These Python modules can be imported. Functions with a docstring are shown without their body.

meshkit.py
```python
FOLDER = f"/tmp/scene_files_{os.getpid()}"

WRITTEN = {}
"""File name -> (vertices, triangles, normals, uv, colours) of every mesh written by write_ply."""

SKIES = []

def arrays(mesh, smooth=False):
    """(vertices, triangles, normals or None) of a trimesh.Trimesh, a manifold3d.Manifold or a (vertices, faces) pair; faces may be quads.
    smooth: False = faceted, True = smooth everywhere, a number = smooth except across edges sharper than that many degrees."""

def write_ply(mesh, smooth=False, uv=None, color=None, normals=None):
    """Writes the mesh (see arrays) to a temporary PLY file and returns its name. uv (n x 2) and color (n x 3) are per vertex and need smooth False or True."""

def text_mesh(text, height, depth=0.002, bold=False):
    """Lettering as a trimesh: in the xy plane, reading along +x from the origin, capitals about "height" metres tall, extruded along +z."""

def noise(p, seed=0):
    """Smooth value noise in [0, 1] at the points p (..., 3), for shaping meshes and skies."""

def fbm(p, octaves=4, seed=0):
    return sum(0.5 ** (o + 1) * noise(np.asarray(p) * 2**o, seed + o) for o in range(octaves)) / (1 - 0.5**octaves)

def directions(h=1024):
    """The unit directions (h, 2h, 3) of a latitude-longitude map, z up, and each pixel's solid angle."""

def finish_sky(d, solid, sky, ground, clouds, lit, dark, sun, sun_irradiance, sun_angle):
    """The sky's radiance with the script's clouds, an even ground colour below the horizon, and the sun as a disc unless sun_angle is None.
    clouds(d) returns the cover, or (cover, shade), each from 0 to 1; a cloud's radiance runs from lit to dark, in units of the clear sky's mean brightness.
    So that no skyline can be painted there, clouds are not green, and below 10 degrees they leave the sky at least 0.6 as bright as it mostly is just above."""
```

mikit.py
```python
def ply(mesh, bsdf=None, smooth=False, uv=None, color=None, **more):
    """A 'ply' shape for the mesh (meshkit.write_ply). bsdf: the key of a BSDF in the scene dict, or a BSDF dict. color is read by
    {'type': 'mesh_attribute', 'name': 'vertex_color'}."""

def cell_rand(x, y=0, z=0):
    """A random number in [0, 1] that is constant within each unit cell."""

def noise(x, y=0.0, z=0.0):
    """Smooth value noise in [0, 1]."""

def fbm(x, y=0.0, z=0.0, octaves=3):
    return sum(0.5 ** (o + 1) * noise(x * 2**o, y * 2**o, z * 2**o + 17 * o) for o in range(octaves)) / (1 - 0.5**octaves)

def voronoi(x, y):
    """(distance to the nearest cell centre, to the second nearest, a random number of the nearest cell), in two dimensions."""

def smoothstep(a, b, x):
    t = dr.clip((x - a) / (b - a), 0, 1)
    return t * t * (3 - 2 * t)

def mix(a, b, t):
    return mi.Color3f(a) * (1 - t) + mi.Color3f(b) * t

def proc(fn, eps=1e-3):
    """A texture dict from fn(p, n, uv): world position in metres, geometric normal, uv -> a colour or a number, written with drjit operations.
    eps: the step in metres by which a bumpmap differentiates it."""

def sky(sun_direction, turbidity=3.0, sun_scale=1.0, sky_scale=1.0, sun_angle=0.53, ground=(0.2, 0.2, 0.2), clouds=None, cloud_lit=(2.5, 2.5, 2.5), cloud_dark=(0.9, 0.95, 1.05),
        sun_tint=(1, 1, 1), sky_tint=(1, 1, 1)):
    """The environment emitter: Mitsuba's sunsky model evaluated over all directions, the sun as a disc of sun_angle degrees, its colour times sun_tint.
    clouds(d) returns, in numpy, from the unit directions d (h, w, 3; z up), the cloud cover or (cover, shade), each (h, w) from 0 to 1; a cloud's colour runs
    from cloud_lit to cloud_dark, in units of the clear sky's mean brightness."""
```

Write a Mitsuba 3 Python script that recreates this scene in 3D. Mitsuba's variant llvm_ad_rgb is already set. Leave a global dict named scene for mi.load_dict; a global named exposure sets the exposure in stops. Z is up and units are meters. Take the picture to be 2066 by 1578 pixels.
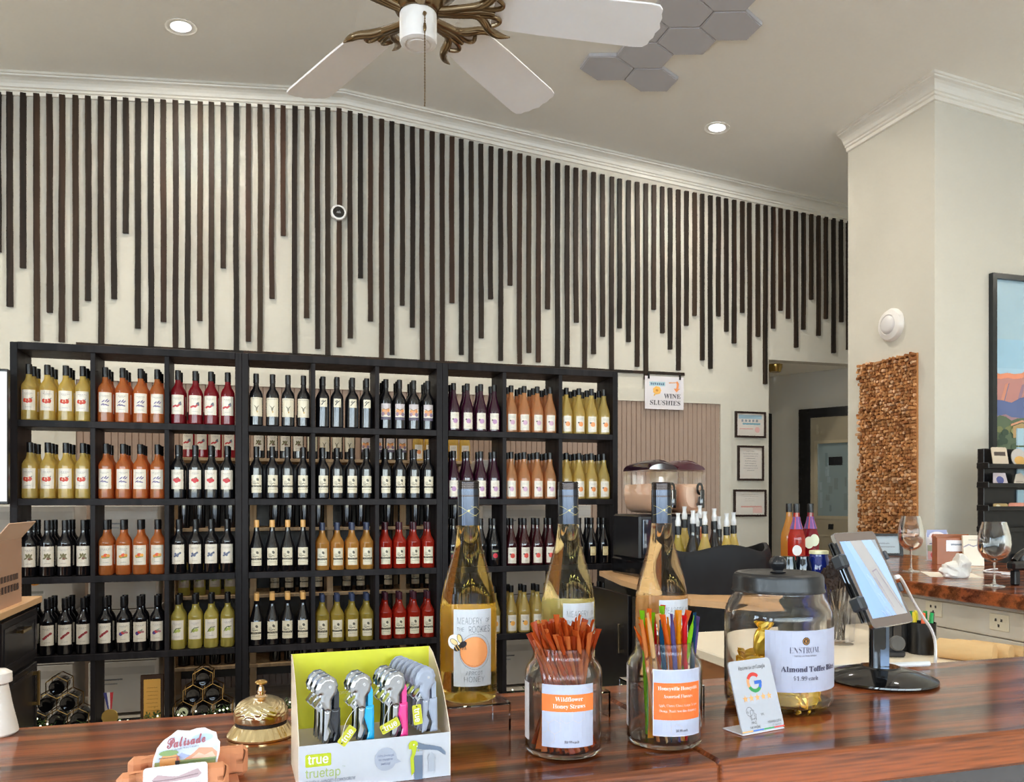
import math, random, json
import numpy as np, trimesh, mitsuba as mi, mikit, drjit as dr
from shapely.geometry import Polygon, Point, LineString, box as sbox, MultiPolygon
from shapely import affinity
from shapely.ops import unary_union
T = mi.ScalarTransform4f
rng = random.Random(7)
scene, labels = {}, {}

# ---------------------------------------------------------------- camera, sky, lamps, exposure
F, HX, HY, TH, CZ = 1640.0, 1033.0, 1010.0, math.radians(16.7), 1.39
SN, CS = math.sin(TH), math.cos(TH)
exposure = 0.10
scene['camera'] = {'type': 'perspective', 'fov': math.degrees(2 * math.atan(1033.0 / F)), 'fov_axis': 'x', 'near_clip': 0.05, 'far_clip': 200.0,
                   'principal_point_offset_y': -(HY - 789.0) / 1578.0,
                   'to_world': T().look_at(origin=[0, 0, CZ], target=[SN, CS, CZ], up=[0, 0, 1])}
scene['sky'] = mikit.sky([0.25, 0.55, 0.8], turbidity=3.5, sun_scale=0.0, sky_scale=44.0, ground=(1.0, 0.93, 0.82), sky_tint=(1.04, 0.95, 0.84))
LAMP = [760.0, 705.0, 600.0]


def hit(px, py, axis, val):
    """The point where the photograph's ray through (px, py) meets the plane axis = val."""
    u, v = (px - HX) / F, (HY - py) / F
    r = np.array([SN + u * CS, CS - u * SN, v])
    o = np.array([0, 0, CZ])
    i = 'XYZ'.index(axis)
    return o + r * ((val - o[i]) / r[i])


def lin(c):
    c = np.asarray(c, float) / 255.0
    return np.where(c <= 0.04045, c / 12.92, ((c + 0.055) / 1.055) ** 2.4)


# ---------------------------------------------------------------- materials
def rgb(c):
    return {'type': 'rgb', 'value': [float(x) for x in c]}



def packed(p, n, uv):
    """The flat colour that each mesh carries in its uv: red and green packed in u, blue in v, each as the square root in 8 bits."""
    k = dr.floor(uv.x * 65536.0 + 0.5)
    r = dr.floor(k / 256.0 + 0.0005)
    return mi.Color3f(dr.square(r / 255.0), dr.square((k - r * 256.0) / 255.0), dr.square(dr.floor(uv.y * 256.0 + 0.5) / 255.0))


def colour_uv(c):
    c = np.clip(np.round(np.sqrt(np.clip(np.asarray(c, float), 0, 1)) * 255), 0, 255)
    return np.c_[(c[:, 0] * 256 + c[:, 1]) / 65536.0, c[:, 2] / 256.0]


VC = mikit.proc(packed)


def two(b):
    return {'type': 'twosided', 'bsdf': b}


def mat(name, b):
    scene[name] = b
    return name


def wall_fn(base, amp):
    b = mi.Color3f(*[float(x) for x in base])

    def fn(p, n, uv):
        t = mikit.fbm(p.x * 1.7, p.y * 1.7, p.z * 1.7, 3) * 0.6 + mikit.noise(p.x * 90, p.y * 90, p.z * 90) * 0.4
        return b * (1 + (t - 0.5) * amp)
    return fn


def wood_fn(dark, light, ax, fx, fy):
    """Grain that runs along axis ax (0 = x, 2 = z)."""
    def fn(p, n, uv):
        a, b_, c_ = (p.x, p.y, p.z) if ax == 0 else (p.z, p.x, p.y)
        w = mikit.fbm(a * fx, b_ * fy, c_ * fy, 4)
        k = mikit.noise(a * fx * 0.25, b_ * fy * 0.12, c_ * fy * 0.12)
        rings = 0.5 + 0.5 * dr.sin((b_ + c_) * fy * 1.3 + w * 9 + k * 6)
        t = dr.clip(0.25 * rings + 0.55 * w + 0.3 * k, 0, 1)
        return mikit.mix(dark, light, mikit.smoothstep(0.2, 0.85, t))
    return fn


mat('wall_paint', two({'type': 'diffuse', 'reflectance': mikit.proc(wall_fn((0.63, 0.60, 0.53), 0.05))}))
mat('ceiling_paint', two({'type': 'diffuse', 'reflectance': mikit.proc(wall_fn((0.89, 0.855, 0.785), 0.05))}))
mat('trim_paint', two({'type': 'principled', 'base_color': rgb((0.83, 0.80, 0.73)), 'roughness': 0.35, 'specular': 0.4}))
mat('floor_wood', two({'type': 'principled', 'base_color': mikit.proc(wood_fn((0.42, 0.37, 0.31), (0.60, 0.56, 0.50), 0, 1.5, 14)), 'roughness': 0.35}))
mat('shelf_wood', two({'type': 'principled', 'base_color': mikit.proc(wood_fn((0.005, 0.0045, 0.006), (0.018, 0.015, 0.017), 2, 1.2, 30)), 'roughness': 0.5, 'specular': 0.2}))


def slat_fn(p, n, uv):
    k = dr.floor((p.x + 1.7645) / 0.0815 + 0.5)
    a, b = mikit.cell_rand(k, 3, 1), mikit.cell_rand(k, 5, 2)
    g = mikit.fbm(p.x * 60 + k * 7, p.y * 60, p.z * 3.2 + k * 3.1, 3)
    t = dr.clip(0.55 * g + 0.55 * a - 0.05, 0, 1)
    return mikit.mix((0.010, 0.008, 0.006), mi.Color3f(0.052 + 0.022 * b, 0.032, 0.017), t * t)


mat('slat_wood', two({'type': 'principled', 'base_color': mikit.proc(slat_fn), 'roughness': 0.6, 'specular': 0.25}))
def bar_fn(p, n, uv):
    a, b, c = p.x + p.y * 0.02, p.y, p.z
    w = mikit.fbm(a * 2.6, b * 30, c * 30, 4)
    fine = mikit.noise(a * 22, b * 420, c * 420)
    rings = 0.5 + 0.5 * dr.sin(b * 70 + c * 55 + w * 11 + mikit.noise(a * 0.9, b * 5, c * 5) * 9)
    t = dr.clip(0.30 * rings + 0.55 * w + 0.30 * fine - 0.06, 0, 1)
    return mikit.mix((0.13, 0.026, 0.008), (0.62, 0.215, 0.07), mikit.smoothstep(0.15, 0.85, t))


mat('bar_wood', two({'type': 'roughplastic', 'distribution': 'ggx', 'alpha': 0.018, 'int_ior': 1.62, 'nonlinear': True,
                     'diffuse_reflectance': mikit.proc(bar_fn)}))
mat('pine_wood', two({'type': 'principled', 'base_color': mikit.proc(wood_fn((0.26, 0.16, 0.08), (0.50, 0.34, 0.19), 2, 2.0, 40)), 'roughness': 0.6}))
mat('paint', two({'type': 'principled', 'base_color': VC, 'roughness': 0.6, 'specular': 0.3}))
mat('print', two({'type': 'principled', 'base_color': VC, 'roughness': 0.28, 'specular': 0.4}))
mat('gloss', two({'type': 'principled', 'base_color': VC, 'roughness': 0.04, 'specular': 1.0}))
mat('satin', two({'type': 'principled', 'base_color': VC, 'roughness': 0.3, 'specular': 0.5}))
mat('metal', two({'type': 'principled', 'base_color': VC, 'roughness': 0.16, 'metallic': 1.0}))
mat('foil', two({'type': 'principled', 'base_color': VC, 'roughness': 0.22, 'metallic': 0.3, 'specular': 0.7}))
mat('wine', {'type': 'principledthin', 'base_color': VC, 'roughness': 0.04, 'spec_trans': 0.5, 'diff_trans': 1.0, 'eta': 1.85})
mat('glass', {'type': 'dielectric', 'int_ior': 1.5, 'ext_ior': 1.0})
mat('thin_glass', {'type': 'thindielectric', 'int_ior': 1.5})
mat('straw', {'type': 'principledthin', 'base_color': VC, 'roughness': 0.08, 'spec_trans': 0.3, 'diff_trans': 0.8, 'eta': 1.45})
for nm, c in (('mead_gold', (0.93, 0.80, 0.42)), ('mead_pale', (0.95, 0.89, 0.66)), ('mead_peach', (0.95, 0.82, 0.62))):
    mat(nm, {'type': 'dielectric', 'int_ior': 1.36, 'ext_ior': 1.0, 'specular_transmittance': rgb(c)})


# ---------------------------------------------------------------- mesh helpers
def cat(ms):
    return trimesh.util.concatenate([m for m in ms if m is not None])


def rbox(x0, x1, y0, y1, z0, z1, b=0.002):
    """A box with chamfered edges."""
    b = min(b, (x1 - x0) / 2.5, (y1 - y0) / 2.5, (z1 - z0) / 2.5)
    if b <= 0:
        return trimesh.creation.box(bounds=[[x0, y0, z0], [x1, y1, z1]])
    P = []
    for x, sx in ((x0, 1), (x1, -1)):
        for y, sy in ((y0, 1), (y1, -1)):
            for z, sz in ((z0, 1), (z1, -1)):
                P += [(x + sx * b, y + sy * b, z), (x + sx * b, y, z + sz * b), (x, y + sy * b, z + sz * b)]
    return trimesh.convex.convex_hull(np.array(P))


def sbx(x0, x1, y0, y1, z0, z1):
    return trimesh.creation.box(bounds=[[x0, y0, z0], [x1, y1, z1]])


def lathe(prof, n=24, squash=1.0):
    """A closed or open surface of revolution about z from (radius, height) pairs."""
    a = np.arange(n) * 2 * np.pi / n
    V, rows = [], []
    for r, z in prof:
        if r < 1e-7:
            rows.append([len(V)] * n)
            V.append((0, 0, z))
        else:
            rows.append(list(range(len(V), len(V) + n)))
            V += [(r * math.cos(t), r * math.sin(t) * squash, z) for t in a]
    Fc = []
    for p, q in zip(rows[:-1], rows[1:]):
        for i in range(n):
            j = (i + 1) % n
            if p[i] != p[j]:
                Fc.append((p[i], p[j], q[j]))
            if q[i] != q[j]:
                Fc.append((p[i], q[j], q[i]))
    return trimesh.Trimesh(np.array(V), np.array(Fc), process=False)


def tube(path, r, n=8, caps=True):
    """A round tube along points; r is a number or one radius per point."""
    P = np.array(path, float)
    R = np.broadcast_to(np.asarray(r, float), len(P))
    tg = np.gradient(P, axis=0)
    tg /= np.linalg.norm(tg, axis=1, keepdims=True) + 1e-12
    u = np.cross(tg[0], [0, 0, 1.0] if abs(tg[0][2]) < 0.9 else [1.0, 0, 0])
    V, a = [], np.arange(n) * 2 * np.pi / n
    for p, t, rr in zip(P, tg, R):
        u = u - t * np.dot(u, t)
        u /= np.linalg.norm(u)
        w = np.cross(t, u)
        V.append(p + rr * (np.cos(a)[:, None] * u + np.sin(a)[:, None] * w))
    V = np.vstack(V)
    Fc = []
    for k in range(len(P) - 1):
        for i in range(n):
            j = (i + 1) % n
            Fc += [(k * n + i, k * n + j, (k + 1) * n + j), (k * n + i, (k + 1) * n + j, (k + 1) * n + i)]
    if caps:
        m = (len(P) - 1) * n
        Fc += [(0, i + 1, i) for i in range(1, n - 1)] + [(m, m + i, m + i + 1) for i in range(1, n - 1)]
    return trimesh.Trimesh(V, np.array(Fc), process=False)


def smooth_path(pts, n=40):
    from scipy.interpolate import CubicSpline
    P = np.array(pts, float)
    t = np.r_[0, np.cumsum(np.linalg.norm(np.diff(P, axis=0), axis=1))]
    return CubicSpline(t, P)(np.linspace(0, t[-1], n))


def extr(shape, depth, plane='xz', at=0.0):
    """A shapely shape extruded: plane 'xz' puts (x, y) of the shape on x and z, with depth along +y from at."""
    ms = []
    for g in getattr(shape, 'geoms', [shape]):
        m = trimesh.creation.extrude_polygon(g, depth, engine='earcut')
        v = m.vertices.copy()
        if plane == 'xz':
            m.vertices = np.c_[v[:, 0], v[:, 2] + at, v[:, 1]]
            m.invert()
        elif plane == 'xy':
            m.vertices = np.c_[v[:, 0], v[:, 1], v[:, 2] + at]
        else:
            m.vertices = np.c_[v[:, 2] + at, v[:, 0], v[:, 1]]
        ms.append(m)
    return cat(ms)


def rect(x0, y0, x1, y1, r=0.0):
    g = sbox(x0, y0, x1, y1)
    return g.buffer(-r, join_style=1).buffer(r, quad_segs=4) if r else g


def ell(x, y, a, b, rot=0, q=5):
    return affinity.translate(affinity.rotate(affinity.scale(Point(0, 0).buffer(1, quad_segs=q), a, b), rot, origin=(0, 0)), x, y)


def stroke(pts, w, q=2):
    return LineString(pts).buffer(w / 2, quad_segs=q)


def move(m, t=(0, 0, 0), rz=0.0, rx=0.0, ry=0.0):
    m = m.copy()
    for a, ax in ((rx, (1, 0, 0)), (ry, (0, 1, 0)), (rz, (0, 0, 1))):
        if a:
            m.apply_transform(trimesh.transformations.rotation_matrix(math.radians(a), ax))
    m.apply_translation(t)
    return m


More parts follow.
